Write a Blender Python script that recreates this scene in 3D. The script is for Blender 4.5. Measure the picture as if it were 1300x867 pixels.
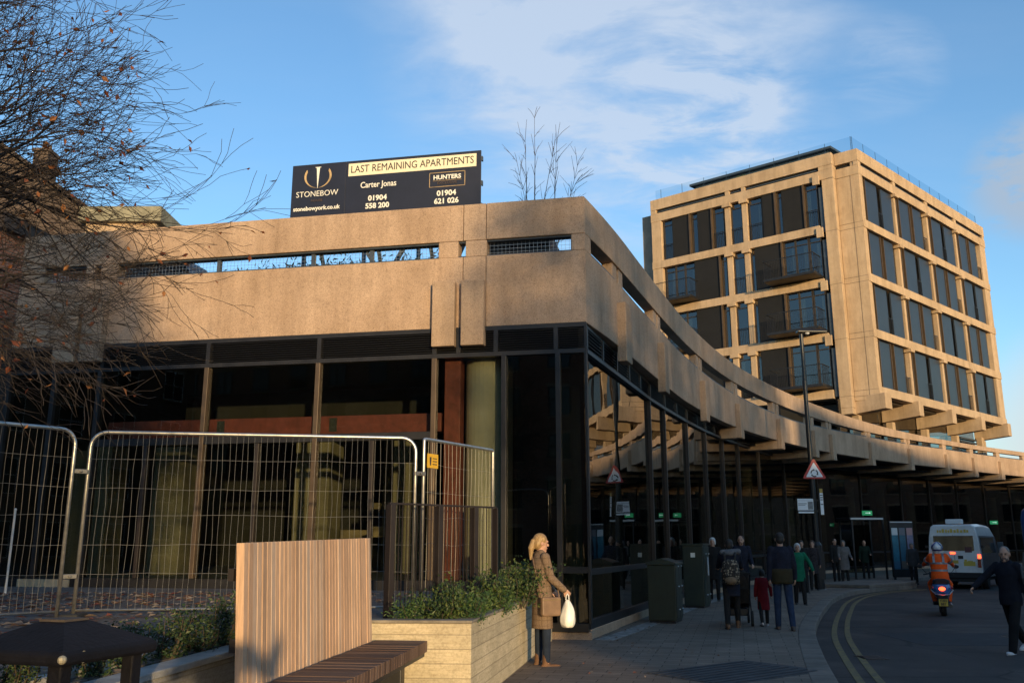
import bpy, bmesh, math, random
from mathutils import Vector, Matrix, noise as mnoise
R = math.radians
PI = math.pi
random.seed(7)
S = bpy.context.scene
COL = S.collection
for _o in list(bpy.data.objects):
    bpy.data.objects.remove(_o)

# ------------------------------------------------------------------ camera
EYE = 1.55
cam_d = bpy.data.cameras.new("camera")
cam = bpy.data.objects.new("camera", cam_d)
COL.objects.link(cam)
cam.location = (0, 0, EYE)
cam.rotation_euler = (R(90 + 12.855), 0, 0)
cam_d.sensor_width = 36.0
cam_d.lens = 36.0 * 1124.0 / 1300.0
cam_d.clip_start = 0.05
cam_d.clip_end = 3000
S.camera = cam

# ------------------------------------------------------------------ sun, sky, exposure
SUN_AZ, SUN_EL = 164.0, 5.0
OPP_H = 12.8
SUN_STRENGTH = 2.0
SKY_STRENGTH = 0.15
S.view_settings.view_transform = 'Standard'
S.view_settings.look = 'None'
S.view_settings.exposure = 1.3
S.view_settings.gamma = 1.0
S.view_settings.use_curve_mapping = False

sun_d = bpy.data.lights.new("sun", 'SUN')
sun = bpy.data.objects.new("sun", sun_d)
COL.objects.link(sun)
sun_d.energy = SUN_STRENGTH
sun_d.angle = R(0.8)
sun_d.color = (1.0, 0.72, 0.38)
_a, _e = R(SUN_AZ), R(SUN_EL)
to_sun = Vector((math.sin(_a) * math.cos(_e), math.cos(_a) * math.cos(_e), math.sin(_e)))
sun.rotation_euler = to_sun.to_track_quat('Z', 'Y').to_euler()
sun.location = to_sun * 50

W = bpy.data.worlds.new("World")
S.world = W
W.use_nodes = True
nt = W.node_tree
nt.nodes.clear()
L_ = nt.links.new
def wn(t, **kw):
    n = nt.nodes.new(t)
    for k, v in kw.items():
        setattr(n, k, v)
    return n
def wmath(op, a, b=None, clamp=False):
    n = wn('ShaderNodeMath', operation=op, use_clamp=clamp)
    for i, q in enumerate((a, b)):
        if q is None: continue
        if isinstance(q, (int, float)): n.inputs[i].default_value = q
        else: L_(q, n.inputs[i])
    return n.outputs[0]
sky = wn('ShaderNodeTexSky', sky_type='NISHITA')
sky.sun_disc = False
sky.sun_elevation = R(SUN_EL)
sky.sun_rotation = R(SUN_AZ)
sky.altitude = 0
sky.air_density = 1.0
sky.dust_density = 0.6
sky.ozone_density = 2.2
tc = wn('ShaderNodeTexCoord')
sep = wn('ShaderNodeSeparateXYZ')
L_(tc.outputs['Generated'], sep.inputs[0])
dz = wmath('MAXIMUM', sep.outputs[2], 0.03)
px_ = wmath('DIVIDE', sep.outputs[0], wmath('ADD', dz, 0.12))
py_ = wmath('DIVIDE', sep.outputs[1], wmath('ADD', dz, 0.12))
cmb = wn('ShaderNodeCombineXYZ')
L_(px_, cmb.inputs[0]); L_(py_, cmb.inputs[1])
def cnoise(scale, detail, rough, vec=None, dist=0.0):
    n = wn('ShaderNodeTexNoise')
    n.inputs['Scale'].default_value = scale
    n.inputs['Detail'].default_value = detail
    n.inputs['Roughness'].default_value = rough
    n.inputs['Distortion'].default_value = dist
    L_(vec or cmb.outputs[0], n.inputs['Vector'])
    return n.outputs['Fac']
def smooth(v, a, b):
    n = wn('ShaderNodeMapRange', interpolation_type='SMOOTHSTEP')
    L_(v, n.inputs[0]); n.inputs[1].default_value = a; n.inputs[2].default_value = b
    return n.outputs[0]
def dirmask(az, el, inner, outer):
    d = (math.sin(R(az)) * math.cos(R(el)), math.cos(R(az)) * math.cos(R(el)), math.sin(R(el)))
    n = wn('ShaderNodeVectorMath', operation='DOT_PRODUCT')
    L_(tc.outputs['Generated'], n.inputs[0]); n.inputs[1].default_value = d
    return smooth(n.outputs['Value'], math.cos(R(outer)), math.cos(R(inner)))
map_ = wn('ShaderNodeMapping'); map_.inputs['Scale'].default_value = (1.0, 1.8, 1.0); map_.inputs['Rotation'].default_value = (0, 0, R(25))
L_(cmb.outputs[0], map_.inputs[0])
wis = smooth(cnoise(1.7, 9, 0.58, map_.outputs[0], 0.5), 0.38, 0.92)
wis2 = smooth(cnoise(5.0, 6, 0.6, map_.outputs[0], 0.4), 0.30, 0.75)
veil = wmath('MULTIPLY', dirmask(8, 30, 2, 17), wmath('ADD', wmath('MULTIPLY', wis, 0.80), wmath('MULTIPLY', wis2, 0.34)))
veil2 = wmath('MULTIPLY', dirmask(2, 36, 2, 14), wmath('MULTIPLY', wis, 0.7))
puff = wmath('MULTIPLY', dirmask(13, 25.5, 0.5, 7), wmath('MULTIPLY', wis2, 0.75))
wisp3 = wmath('MULTIPLY', dirmask(25.5, 27.5, 0.3, 3.5), wmath('MULTIPLY', wis2, 0.35))
soft = wmath('MULTIPLY', dirmask(8, 31, 1, 13), wmath('ADD', 0.16, wmath('MULTIPLY', wis2, 0.22)))
fac = wmath('MINIMUM', wmath('ADD', wmath('ADD', veil, veil2), wmath('ADD', soft, wmath('ADD', puff, wisp3))), 0.72)
thin = wmath('MULTIPLY', wis, 0.10)
fac = wmath('MAXIMUM', fac, thin)
greyf = wmath('MULTIPLY', dirmask(32.5, 20.0, 1.0, 4.2), smooth(cnoise(9.0, 5, 0.55), 0.30, 0.55))
lowf = wmath('MULTIPLY', dirmask(35, 4.5, 3.0, 9.0), 0.85)
tint = wn('ShaderNodeMix', data_type='RGBA', blend_type='MULTIPLY')
tint.inputs[0].default_value = 1.0
L_(sky.outputs[0], tint.inputs[6])
SKY_TINT = (0.84, 0.98, 1.10, 1)
tint.inputs[7].default_value = SKY_TINT
def mixc(fac, a, col):
    m = wn('ShaderNodeMix', data_type='RGBA', blend_type='MIX')
    L_(fac, m.inputs[0]); L_(a, m.inputs[6]); m.inputs[7].default_value = (*col, 1)
    return m.outputs[2]
CL = 1.0 / SKY_STRENGTH / 2.3
c1 = mixc(fac, tint.outputs[2], tuple(CL * q for q in (0.62, 0.70, 0.82)))
c2 = mixc(greyf, c1, tuple(CL * q for q in (0.38, 0.48, 0.61)))
c3 = mixc(lowf, c2, tuple(CL * q for q in (0.66, 0.68, 0.72)))
bg = wn('ShaderNodeBackground')
L_(c3, bg.inputs[0]); bg.inputs[1].default_value = SKY_STRENGTH
wo = wn('ShaderNodeOutputWorld')
L_(bg.outputs[0], wo.inputs[0])
S.cycles.max_bounces = 10
S.cycles.transparent_max_bounces = 24
S.cycles.diffuse_bounces = 3
S.cycles.sample_clamp_indirect = 4.0

# ------------------------------------------------------------------ helpers: objects
def tag(o, label=None, cat=None, group=None, kind=None):
    if label: o['label'] = label
    if cat: o['category'] = cat
    if group: o['group'] = group
    if kind: o['kind'] = kind
    return o
def empty(name, loc=(0, 0, 0), az=0.0):
    o = bpy.data.objects.new(name, None)
    COL.objects.link(o)
    o.empty_display_size = 0.2
    o.location = loc
    o.rotation_euler = (0, 0, -R(az))
    return o
def kids(o):
    return [c for c in bpy.data.objects if c.parent == o]
def copy_tree(o, parent=None):
    c = o.copy(); COL.objects.link(c)
    c.parent = parent
    for ch in list(o.children):
        copy_tree(ch, c)
    return c

class MB:
    """collects geometry, then links it as ONE mesh object"""
    def __init__(s, frame=None):
        s.v = []; s.f = []; s.fr = frame; s.mi = []; s.cur = 0
    def P(s, p):
        return tuple(s.fr(*p)) if s.fr else tuple(p)
    def face(s, idx):
        s.f.append(tuple(idx)); s.mi.append(s.cur)
    def hexa(s, pts):
        b = len(s.v)
        s.v += [s.P(p) for p in pts]
        for q in ((0, 3, 2, 1), (4, 5, 6, 7), (0, 1, 5, 4), (1, 2, 6, 5), (2, 3, 7, 6), (3, 0, 4, 7)):
            s.face([b + i for i in q])
    def box(s, x0, x1, y0, y1, z0, z1):
        x0, x1 = min(x0, x1), max(x0, x1); y0, y1 = min(y0, y1), max(y0, y1); z0, z1 = min(z0, z1), max(z0, z1)
        s.hexa([(x0, y0, z0), (x1, y0, z0), (x1, y1, z0), (x0, y1, z0), (x0, y0, z1), (x1, y0, z1), (x1, y1, z1), (x0, y1, z1)])
    def bar(s, a, b, w, h, up=(0, 0, 1)):
        """box-section bar from a to b"""
        a, b = Vector(a), Vector(b); d = (b - a).normalized(); up = Vector(up)
        x = d.cross(up)
        if x.length < 1e-4: x = d.cross(Vector((1, 0, 0)))
        x.normalize(); y = x.cross(d).normalized()
        x *= w / 2; y *= h / 2
        s.hexa([a - x - y, a + x - y, a + x + y, a - x + y, b - x - y, b + x - y, b + x + y, b - x + y])
    def quad(s, *pts):
        b = len(s.v); s.v += [s.P(p) for p in pts]; s.face(range(b, b + len(pts)))
    def prism(s, poly, z0, z1):
        n = len(poly); b = len(s.v)
        s.v += [s.P((p[0], p[1], z0)) for p in poly] + [s.P((p[0], p[1], z1)) for p in poly]
        s.face([b + i for i in reversed(range(n))]); s.face([b + n + i for i in range(n)])
        for i in range(n):
            j = (i + 1) % n
            s.face([b + i, b + j, b + n + j, b + n + i])
    def plate(s, poly, org, ux, uy, t):
        """flat polygon (2-D) in plane org+ux*x+uy*y with thickness t along ux x uy"""
        org, ux, uy = Vector(org), Vector(ux), Vector(uy); nz = ux.cross(uy).normalized() * t
        n = len(poly); b = len(s.v)
        for k in (0, 1):
            s.v += [s.P(org + ux * p[0] + uy * p[1] + nz * k) for p in poly]
        s.face([b + i for i in reversed(range(n))]); s.face([b + n + i for i in range(n)])
        for i in range(n):
            j = (i + 1) % n
            s.face([b + i, b + j, b + n + j, b + n + i])
    def tube(s, pts, rad, n=6, cap=True, closed=False):
        pts = [Vector(p) for p in pts]
        if isinstance(rad, (int, float)): rad = [rad] * len(pts)
        m = len(pts); b = len(s.v)
        prev = None
        for i, p in enumerate(pts):
            if closed: t = pts[(i + 1) % m] - pts[i - 1]
            else: t = pts[min(i + 1, m - 1)] - pts[max(i - 1, 0)]
            if t.length < 1e-9: t = Vector((0, 0, 1))
            t.normalize()
            if prev is None:
                r = Vector((0, 0, 1)) if abs(t.z) < 0.9 else Vector((1, 0, 0))
                x = t.cross(r).normalized()
            else:
                x = (prev - t * prev.dot(t))
                if x.length < 1e-6: x = t.cross(Vector((0, 1, 0.3)))
                x.normalize()
            prev = x; y = t.cross(x)
            for k in range(n):
                a = 2 * PI * k / n
                s.v.append(s.P(p + (x * math.cos(a) + y * math.sin(a)) * rad[i]))
        last = m if closed else m - 1
        for i in range(last):
            i2 = (i + 1) % m
            for k in range(n):
                k2 = (k + 1) % n
                s.face([b + i * n + k, b + i * n + k2, b + i2 * n + k2, b + i2 * n + k])
        if cap and not closed:
            s.face([b + k for k in reversed(range(n))]); s.face([b + (m - 1) * n + k for k in range(n)])
    def loft(s, rings, cap=True):
        n = len(rings[0]); b = len(s.v)
        for r in rings: s.v += [s.P(p) for p in r]
        for i in range(len(rings) - 1):
            for k in range(n):
                k2 = (k + 1) % n
                s.face([b + i * n + k, b + i * n + k2, b + (i + 1) * n + k2, b + (i + 1) * n + k])
        if cap:
            s.face([b + k for k in reversed(range(n))]); s.face([b + (len(rings) - 1) * n + k for k in range(n)])
    def lathe(s, prof, c=(0, 0, 0), axis='z', n=20):
        rings = []
        for r, h in prof:
            ring = []
            for k in range(n):
                a = 2 * PI * k / n; x, y = r * math.cos(a), r * math.sin(a)
                if axis == 'z': ring.append((c[0] + x, c[1] + y, c[2] + h))
                elif axis == 'x': ring.append((c[0] + h, c[1] + x, c[2] + y))
                else: ring.append((c[0] + y, c[1] + h, c[2] + x))
            rings.append(ring)
        s.loft(rings)
    def ball(s, c, r, rot=None, n=12, m=8):
        if isinstance(r, (int, float)): r = (r, r, r)
        rings = []
        c = Vector(c)
        for i in range(m + 1):
            t = -PI / 2 + PI * (0.02 + 0.96 * i / m)
            ring = []
            for k in range(n):
                a = 2 * PI * k / n
                p = Vector((r[0] * math.cos(t) * math.cos(a), r[1] * math.cos(t) * math.sin(a), r[2] * math.sin(t)))
                if rot: p = rot @ p
                ring.append(c + p)
            rings.append(ring)
        s.loft(rings)
    def capsule(s, a, b, ra, rb, n=10):
        a, b = Vector(a), Vector(b); d = b - a; ln = d.length
        if ln < 1e-6:
            s.ball(a, ra); return
        d /= ln
        x = d.cross(Vector((0, 0, 1)) if abs(d.z) < 0.9 else Vector((1, 0, 0))).normalized(); y = d.cross(x)
        rings = []
        prof = [(ra * math.cos(t), ra * math.sin(t)) for t in (R(-85), R(-50), R(-20), 0)]
        prof += [(rb * math.cos(t), ln + rb * math.sin(t)) for t in (0, R(20), R(50), R(85))]
        for r, h in prof:
            rings.append([a + d * h + (x * math.cos(2 * PI * k / n) + y * math.sin(2 * PI * k / n)) * r for k in range(n)])
        s.loft(rings)
    def mesh(s, name):
        me = bpy.data.meshes.new(name)
        me.from_pydata(s.v, [], s.f)
        return me
    def build(s, name, mat, parent=None, smooth=False, bevel=0.0, world=False, angle=40, fixn=False):
        me = s.mesh(name)
        if world and parent is not None:
            q = parent
            off = Vector((0, 0, 0))
            while q is not None:
                off += q.location; q = q.parent
            me.transform(Matrix.Translation(-off))
        mats = mat if isinstance(mat, (list, tuple)) else [mat]
        for m in mats: me.materials.append(m)
        if len(mats) > 1: me.polygons.foreach_set('material_index', s.mi)
        if fixn:
            bm = bmesh.new(); bm.from_mesh(me)
            bmesh.ops.recalc_face_normals(bm, faces=bm.faces); bm.to_mesh(me); bm.free()
        if smooth:
            me.polygons.foreach_set('use_smooth', [True] * len(me.polygons))
        o = bpy.data.objects.new(name, me)
        COL.objects.link(o)
        o.parent = parent
        if bevel > 0:
            bv = o.modifiers.new('bevel', 'BEVEL'); bv.width = bevel; bv.segments = 2; bv.limit_method = 'ANGLE'; bv.angle_limit = R(angle)
        return o

def frame2d(org, az, out_left=True):
    """local (u along azimuth, v outward, z)"""
    a = R(az)
    d = Vector((math.sin(a), math.cos(a), 0))
    n = Vector((d.y, -d.x, 0))          # right of travel
    if not out_left: pass
    else: n = -n
    o = Vector((org[0], org[1], org[2] if len(org) > 2 else 0))
    def fr(u, v, z):
        return o + d * u + n * v + Vector((0, 0, z))
    fr.o, fr.d, fr.n = o, d, n
    return fr

# pixel helpers (used only to read positions off the survey of the place)
_F, _CX, _CY, _P = 1124.0, 650.0, 433.5, R(12.855)
def ray(x, y):
    u = (x - _CX) / _F; v = -(y - _CY) / _F
    c, s = math.cos(_P), math.sin(_P)
    return Vector((u, c - s * v, s + c * v))
def atz(x, y, z):
    r = ray(x, y); t = (z - EYE) / r.z
    return r * t + Vector((0, 0, EYE))
def aty(x, y, Y):
    r = ray(x, y); t = Y / r.y
    return r * t + Vector((0, 0, EYE))

# ------------------------------------------------------------------ helpers: materials
def mat(name, col, rough=0.7, metal=0.0, var=0.0, vscale=4.0, bump=0.0, bscale=40.0, col2=None, spec=0.5, coat=0.0, emit=None, estr=0.0, alpha=None, stretch=None, trans=0.0):
    m = bpy.data.materials.new(name); m.use_nodes = True
    t = m.node_tree; b = t.nodes['Principled BSDF']; lk = t.links.new
    b.inputs['Base Color'].default_value = (*col, 1)
    b.inputs['Roughness'].default_value = rough
    b.inputs['Metallic'].default_value = metal
    b.inputs['Specular IOR Level'].default_value = spec
    b.inputs['Coat Weight'].default_value = coat
    if trans: b.inputs['Transmission Weight'].default_value = trans
    if emit:
        b.inputs['Emission Color'].default_value = (*emit, 1); b.inputs['Emission Strength'].default_value = estr
    if var > 0 or col2 is not None or bump > 0:
        tc = t.nodes.new('ShaderNodeTexCoord')
        vec = tc.outputs['Object']
        if stretch:
            mp = t.nodes.new('ShaderNodeMapping'); mp.inputs['Scale'].default_value = stretch
            lk(vec, mp.inputs[0]); vec = mp.outputs[0]
    if var > 0 or col2 is not None:
        n = t.nodes.new('ShaderNodeTexNoise'); n.inputs['Scale'].default_value = vscale; n.inputs['Detail'].default_value = 6; n.inputs['Roughness'].default_value = 0.65
        lk(vec, n.inputs['Vector'])
        cr = t.nodes.new('ShaderNodeValToRGB')
        a = tuple(max(0, c * (1 - var)) for c in col); c2 = col2 or tuple(min(1, c * (1 + var)) for c in col)
        cr.color_ramp.elements[0].color = (*a, 1); cr.color_ramp.elements[1].color = (*c2, 1)
        cr.color_ramp.elements[0].position = 0.32; cr.color_ramp.elements[1].position = 0.68
        lk(n.outputs['Fac'], cr.inputs[0]); lk(cr.outputs[0], b.inputs['Base Color'])
    if bump > 0:
        n2 = t.nodes.new('ShaderNodeTexNoise'); n2.inputs['Scale'].default_value = bscale; n2.inputs['Detail'].default_value = 4
        lk(vec, n2.inputs['Vector'])
        bp = t.nodes.new('ShaderNodeBump'); bp.inputs['Strength'].default_value = bump; bp.inputs['Distance'].default_value = 0.02
        lk(n2.outputs['Fac'], bp.inputs['Height']); lk(bp.outputs[0], b.inputs['Normal'])
    return m

class NT:
    def __init__(s, name):
        s.m = bpy.data.materials.new(name); s.m.use_nodes = True
        s.t = s.m.node_tree; s.b = s.t.nodes['Principled BSDF']; s.lk = s.t.links.new
        s.out = s.t.nodes['Material Output']
        s.tc = s.t.nodes.new('ShaderNodeTexCoord')
    def n(s, t, **kw):
        q = s.t.nodes.new(t)
        for k, v in kw.items(): setattr(q, k, v)
        return q
    def noise(s, scale, detail=5, rough=0.6, vec=None, stretch=None):
        v = vec if vec is not None else s.tc.outputs['Object']
        if stretch:
            mp = s.n('ShaderNodeMapping'); mp.inputs['Scale'].default_value = stretch; s.lk(v, mp.inputs[0]); v = mp.outputs[0]
        q = s.n('ShaderNodeTexNoise'); q.inputs['Scale'].default_value = scale; q.inputs['Detail'].default_value = detail; q.inputs['Roughness'].default_value = rough
        s.lk(v, q.inputs['Vector']); return q.outputs['Fac']
    def ramp(s, fac, stops):
        q = s.n('ShaderNodeValToRGB')
        e = q.color_ramp.elements
        while len(e) < len(stops): e.new(0.5)
        for i, (p, c) in enumerate(stops): e[i].position = p; e[i].color = (*c, 1)
        s.lk(fac, q.inputs[0]); return q.outputs[0]
    def mix(s, fac, a, b, blend='MIX'):
        q = s.n('ShaderNodeMix', data_type='RGBA', blend_type=blend)
        for i, x in ((0, fac), (6, a), (7, b)):
            if isinstance(x, (int, float)): q.inputs[i].default_value = x
            elif isinstance(x, tuple): q.inputs[i].default_value = (*x, 1)
            else: s.lk(x, q.inputs[i])
        return q.outputs[2]
    def math(s, op, a, b=None):
        q = s.n('ShaderNodeMath', operation=op)
        for i, x in enumerate((a, b)):
            if x is None: continue
            if isinstance(x, (int, float)): q.inputs[i].default_value = x
            else: s.lk(x, q.inputs[i])
        return q.outputs[0]
    def bump(s, h, strength=0.3, dist=0.02):
        q = s.n('ShaderNodeBump'); q.inputs['Strength'].default_value = strength; q.inputs['Distance'].default_value = dist
        s.lk(h, q.inputs['Height']); s.lk(q.outputs[0], s.b.inputs['Normal'])
    def wallvec(s):
        """(x+y, z) so that brick patterns run upright on any vertical face"""
        sp = s.n('ShaderNodeSeparateXYZ'); s.lk(s.tc.outputs['Object'], sp.inputs[0])
        c = s.n('ShaderNodeCombineXYZ'); s.lk(s.math('ADD', sp.outputs[0], sp.outputs[1]), c.inputs[0]); s.lk(sp.outputs[2], c.inputs[1])
        return c.outputs[0], sp

def concrete(name, base, dark, light, grain=1.0):
    k = NT(name)
    big = k.noise(0.6, 5, 0.6); pat = k.noise(2.2, 4, 0.65)
    streak = k.noise(1.6, 4, 0.6, stretch=(1, 1, 0.16))
    fine = k.noise(75, 2, 0.7); mid = k.noise(26, 3, 0.75)
    c = k.ramp(big, [(0.3, dark), (0.5, base), (0.72, light)])
    c = k.mix(0.32, c, k.ramp(pat, [(0.34, (0.70, 0.69, 0.68)), (0.52, (1, 1, 1)), (0.7, (1.08, 1.07, 1.05))]), 'MULTIPLY')
    c = k.mix(k.ramp(streak, [(0.42, (1, 1, 1)), (0.75, (0.72, 0.70, 0.68))]), (0, 0, 0), c, 'MIX') if False else k.mix(0.7, c, k.ramp(streak, [(0.40, (1, 1, 1)), (0.72, (0.66, 0.64, 0.62))]), 'MULTIPLY')
    st2 = k.noise(5.5, 5, 0.7, stretch=(1, 1, 0.10)); c = k.mix(0.5, c, k.ramp(st2, [(0.50, (1, 1, 1)), (0.74, (0.62, 0.60, 0.58))]), 'MULTIPLY')
    c = k.mix(0.75 * grain, c, k.ramp(fine, [(0.36, (0.50, 0.48, 0.46)), (0.52, (1, 1, 1)), (0.66, (1.0, 1.0, 1.0))]), 'MULTIPLY')
    c = k.mix(0.5 * grain, c, k.ramp(mid, [(0.34, (0.55, 0.53, 0.50)), (0.48, (1, 1, 1)), (0.70, (1.12, 1.1, 1.08))]), 'MULTIPLY')
    k.lk(c, k.b.inputs['Base Color']); k.b.inputs['Roughness'].default_value = 0.9; k.b.inputs['Specular IOR Level'].default_value = 0.2
    k.bump(fine, 0.35 * grain, 0.012)
    return k.m

M = {}
M['concrete'] = concrete('exposed aggregate concrete', (0.52, 0.37, 0.26), (0.45, 0.315, 0.215), (0.56, 0.405, 0.29))
M['concrete_tower'] = concrete('tower precast concrete', (0.52, 0.38, 0.25), (0.47, 0.335, 0.215), (0.55, 0.405, 0.275), 0.5)
M['concrete_fin'] = concrete('fin concrete', (0.48, 0.345, 0.24), (0.41, 0.295, 0.20), (0.53, 0.385, 0.27), 0.9)
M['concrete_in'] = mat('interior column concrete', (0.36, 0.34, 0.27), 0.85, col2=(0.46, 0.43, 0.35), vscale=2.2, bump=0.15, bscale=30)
M['dark_metal'] = mat('dark bronze metal', (0.022, 0.021, 0.022), 0.45, 0.3, var=0.3, vscale=3, bump=0.02)
M['louvre'] = mat('black louvre metal', (0.018, 0.018, 0.02), 0.5, 0.2, var=0.2)
M['brass'] = mat('bronze mullion', (0.095, 0.066, 0.042), 0.45, 0.3, var=0.25, vscale=2)
M['brown_metal'] = mat('brown mullion metal', (0.022, 0.016, 0.014), 0.5, 0.1, var=0.2)
M['red_steel'] = mat('red oxide steel', (0.15, 0.034, 0.024), 0.6, 0.0, var=0.3, vscale=6, bump=0.05)
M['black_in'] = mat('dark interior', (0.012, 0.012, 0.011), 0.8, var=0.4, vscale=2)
M['floor_in'] = mat('screed floor', (0.10, 0.095, 0.075), 0.7, var=0.3, vscale=3)
M['steel_galv'] = mat('galvanised steel', (0.50, 0.49, 0.46), 0.38, 0.85, var=0.2, vscale=12, bump=0.05)
M['slate_metal'] = mat('slate blue metal', (0.06, 0.075, 0.095), 0.5, 0.3, var=0.2)

def glass(name, tint, ior=1.5, rough=0.0, wav=0.0, spec=1.0, wscale=0.35):
    m = bpy.data.materials.new(name); m.use_nodes = True
    t = m.node_tree; t.nodes.clear(); lk = t.links.new
    o = t.nodes.new('ShaderNodeOutputMaterial'); mx = t.nodes.new('ShaderNodeMixShader')
    tr = t.nodes.new('ShaderNodeBsdfTransparent'); tr.inputs[0].default_value = (*tint, 1)
    gl = t.nodes.new('ShaderNodeBsdfGlossy'); gl.inputs['Roughness'].default_value = rough; gl.inputs[0].default_value = (spec, spec, spec, 1)
    fr = t.nodes.new('ShaderNodeFresnel'); fr.inputs[0].default_value = ior
    ge = t.nodes.new('ShaderNodeNewGeometry'); inv = t.nodes.new('ShaderNodeMath'); inv.operation = 'SUBTRACT'; inv.inputs[0].default_value = 1.0; lk(ge.outputs['Backfacing'], inv.inputs[1])
    ml_ = t.nodes.new('ShaderNodeMath'); ml_.operation = 'MULTIPLY'; lk(fr.outputs[0], ml_.inputs[0]); lk(inv.outputs[0], ml_.inputs[1])
    lk(ml_.outputs[0], mx.inputs[0]); lk(tr.outputs[0], mx.inputs[1]); lk(gl.outputs[0], mx.inputs[2]); lk(mx.outputs[0], o.inputs[0])
    if wav > 0:
        tc = t.nodes.new('ShaderNodeTexCoord'); n = t.nodes.new('ShaderNodeTexNoise'); n.inputs['Scale'].default_value = wscale; n.inputs['Detail'].default_value = 2
        lk(tc.outputs['Object'], n.inputs['Vector'])
        bp = t.nodes.new('ShaderNodeBump'); bp.inputs['Strength'].default_value = wav; bp.inputs['Distance'].default_value = 0.1
        lk(n.outputs['Fac'], bp.inputs['Height']); lk(bp.outputs[0], gl.inputs['Normal'])
    return m
M['glass_front'] = glass('shop front glass', (0.78, 0.795, 0.735), 1.42)
M['glass_dark'] = glass('dark reflective glass', (0.40, 0.41, 0.38), 1.6, wav=0.03, wscale=0.7)
M['glass_tower'] = glass('tower window glass', (0.45, 0.5, 0.52), 2.1, wav=0.03)
M['glass_clear'] = glass('balustrade glass', (0.88, 0.93, 0.95), 1.22)
M['glass_car'] = glass('vehicle glass', (0.30, 0.32, 0.33), 1.5)
# ------------------------------------------------------------------ ground, road, pavement
def k_asphalt():
    k = NT('asphalt')
    fine = k.noise(120, 2, 0.7); mid = k.noise(1.1, 6, 0.7); patch = k.noise(0.22, 3, 0.5)
    c = k.ramp(mid, [(0.3, (0.044, 0.035, 0.031)), (0.7, (0.092, 0.074, 0.065))])
    c = k.mix(0.6, c, k.ramp(fine, [(0.35, (0.5, 0.5, 0.5)), (0.6, (1.25, 1.25, 1.25))]), 'MULTIPLY')
    c = k.mix(k.ramp(patch, [(0.52, (0, 0, 0)), (0.54, (0.5, 0.5, 0.5))]), c, (0.03, 0.028, 0.028))
    vo = k.n('ShaderNodeTexVoronoi', feature='DISTANCE_TO_EDGE'); vo.inputs['Scale'].default_value = 0.33
    wob = k.n('ShaderNodeMix', data_type='VECTOR'); wob.inputs[0].default_value = 0.12
    nz = k.n('ShaderNodeTexNoise'); nz.inputs['Scale'].default_value = 1.6; nz.inputs['Detail'].default_value = 5; k.lk(k.tc.outputs['Object'], nz.inputs['Vector'])
    k.lk(k.tc.outputs['Object'], wob.inputs[4]); k.lk(nz.outputs['Color'], wob.inputs[5]); k.lk(wob.outputs[1], vo.inputs['Vector'])
    crack = k.math('MULTIPLY', k.math('LESS_THAN', vo.outputs['Distance'], 0.006), k.ramp(k.noise(0.5, 3, .5), [(0.48, (0, 0, 0)), (0.52, (0.75, 0.75, 0.75))]))
    c = k.mix(crack, c, (0.016, 0.015, 0.015))
    wear = k.noise(0.35, 4, 0.6, stretch=(1.0, 0.35, 1))
    c = k.mix(0.5, c, k.ramp(wear, [(0.36, (0.72, 0.72, 0.72)), (0.62, (1.22, 1.2, 1.18))]), 'MULTIPLY')
    k.lk(c, k.b.inputs['Base Color']); k.b.inputs['Roughness'].default_value = 0.85; k.b.inputs['Specular IOR Level'].default_value = 0.3
    k.bump(fine, 0.5, 0.008); return k.m
def k_paving(name, mortar, a, b, bw, bh, rot):
    k = NT(name)
    mp = k.n('ShaderNodeMapping'); mp.inputs['Rotation'].default_value = (0, 0, R(rot)); k.lk(k.tc.outputs['Object'], mp.inputs[0])
    br = k.n('ShaderNodeTexBrick'); k.lk(mp.outputs[0], br.inputs['Vector'])
    br.inputs['Scale'].default_value = 1.0; br.inputs['Brick Width'].default_value = bw; br.inputs['Row Height'].default_value = bh
    br.inputs['Mortar Size'].default_value = 0.006; br.inputs['Mortar Smooth'].default_value = 0.3; br.inputs['Bias'].default_value = 0.0
    br.inputs['Color1'].default_value = (*a, 1); br.inputs['Color2'].default_value = (*b, 1); br.inputs['Mortar'].default_value = (*mortar, 1)
    mid = k.noise(0.9, 6, 0.7); fine = k.noise(60, 3, 0.7)
    c = k.mix(0.8, br.outputs['Color'], k.ramp(mid, [(0.32, (0.6, 0.6, 0.6)), (0.66, (1.2, 1.2, 1.2))]), 'MULTIPLY')
    c = k.mix(0.5, c, k.ramp(fine, [(0.35, (0.6, 0.6, 0.6)), (0.6, (1.1, 1.1, 1.1))]), 'MULTIPLY')
    k.lk(c, k.b.inputs['Base Color']); k.b.inputs['Roughness'].default_value = 0.8; k.b.inputs['Specular IOR Level'].default_value = 0.35
    h = k.math('ADD', k.math('MULTIPLY', br.outputs['Fac'], -1.0), k.math('MULTIPLY', fine, 0.25))
    k.bump(h, 0.6, 0.012); return k.m
M['asphalt'] = k_asphalt()
M['paving'] = k_paving('stone paving', (0.032, 0.026, 0.022), (0.175, 0.132, 0.098), (0.23, 0.175, 0.132), 0.42, 0.21, 14)
M['terrace'] = k_paving('grey block paving', (0.03, 0.026, 0.024), (0.135, 0.118, 0.105), (0.19, 0.165, 0.145), 0.24, 0.12, 11)
M['kerbstone'] = mat('kerb stone', (0.15, 0.125, 0.10), 0.8, var=0.35, vscale=1.6, bump=0.3, bscale=70)
M['salt'] = mat('pale worn mortar edge', (0.24, 0.22, 0.20), 0.9, var=0.5, vscale=5, bump=0.2)
M['yellow_line'] = mat('worn yellow road paint', (0.26, 0.18, 0.05), 0.8, col2=(0.085, 0.068, 0.05), vscale=9, bump=0.2, bscale=80)
M['tactile'] = mat('tactile paving', (0.045, 0.046, 0.05), 0.8, var=0.3, vscale=3)

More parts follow.
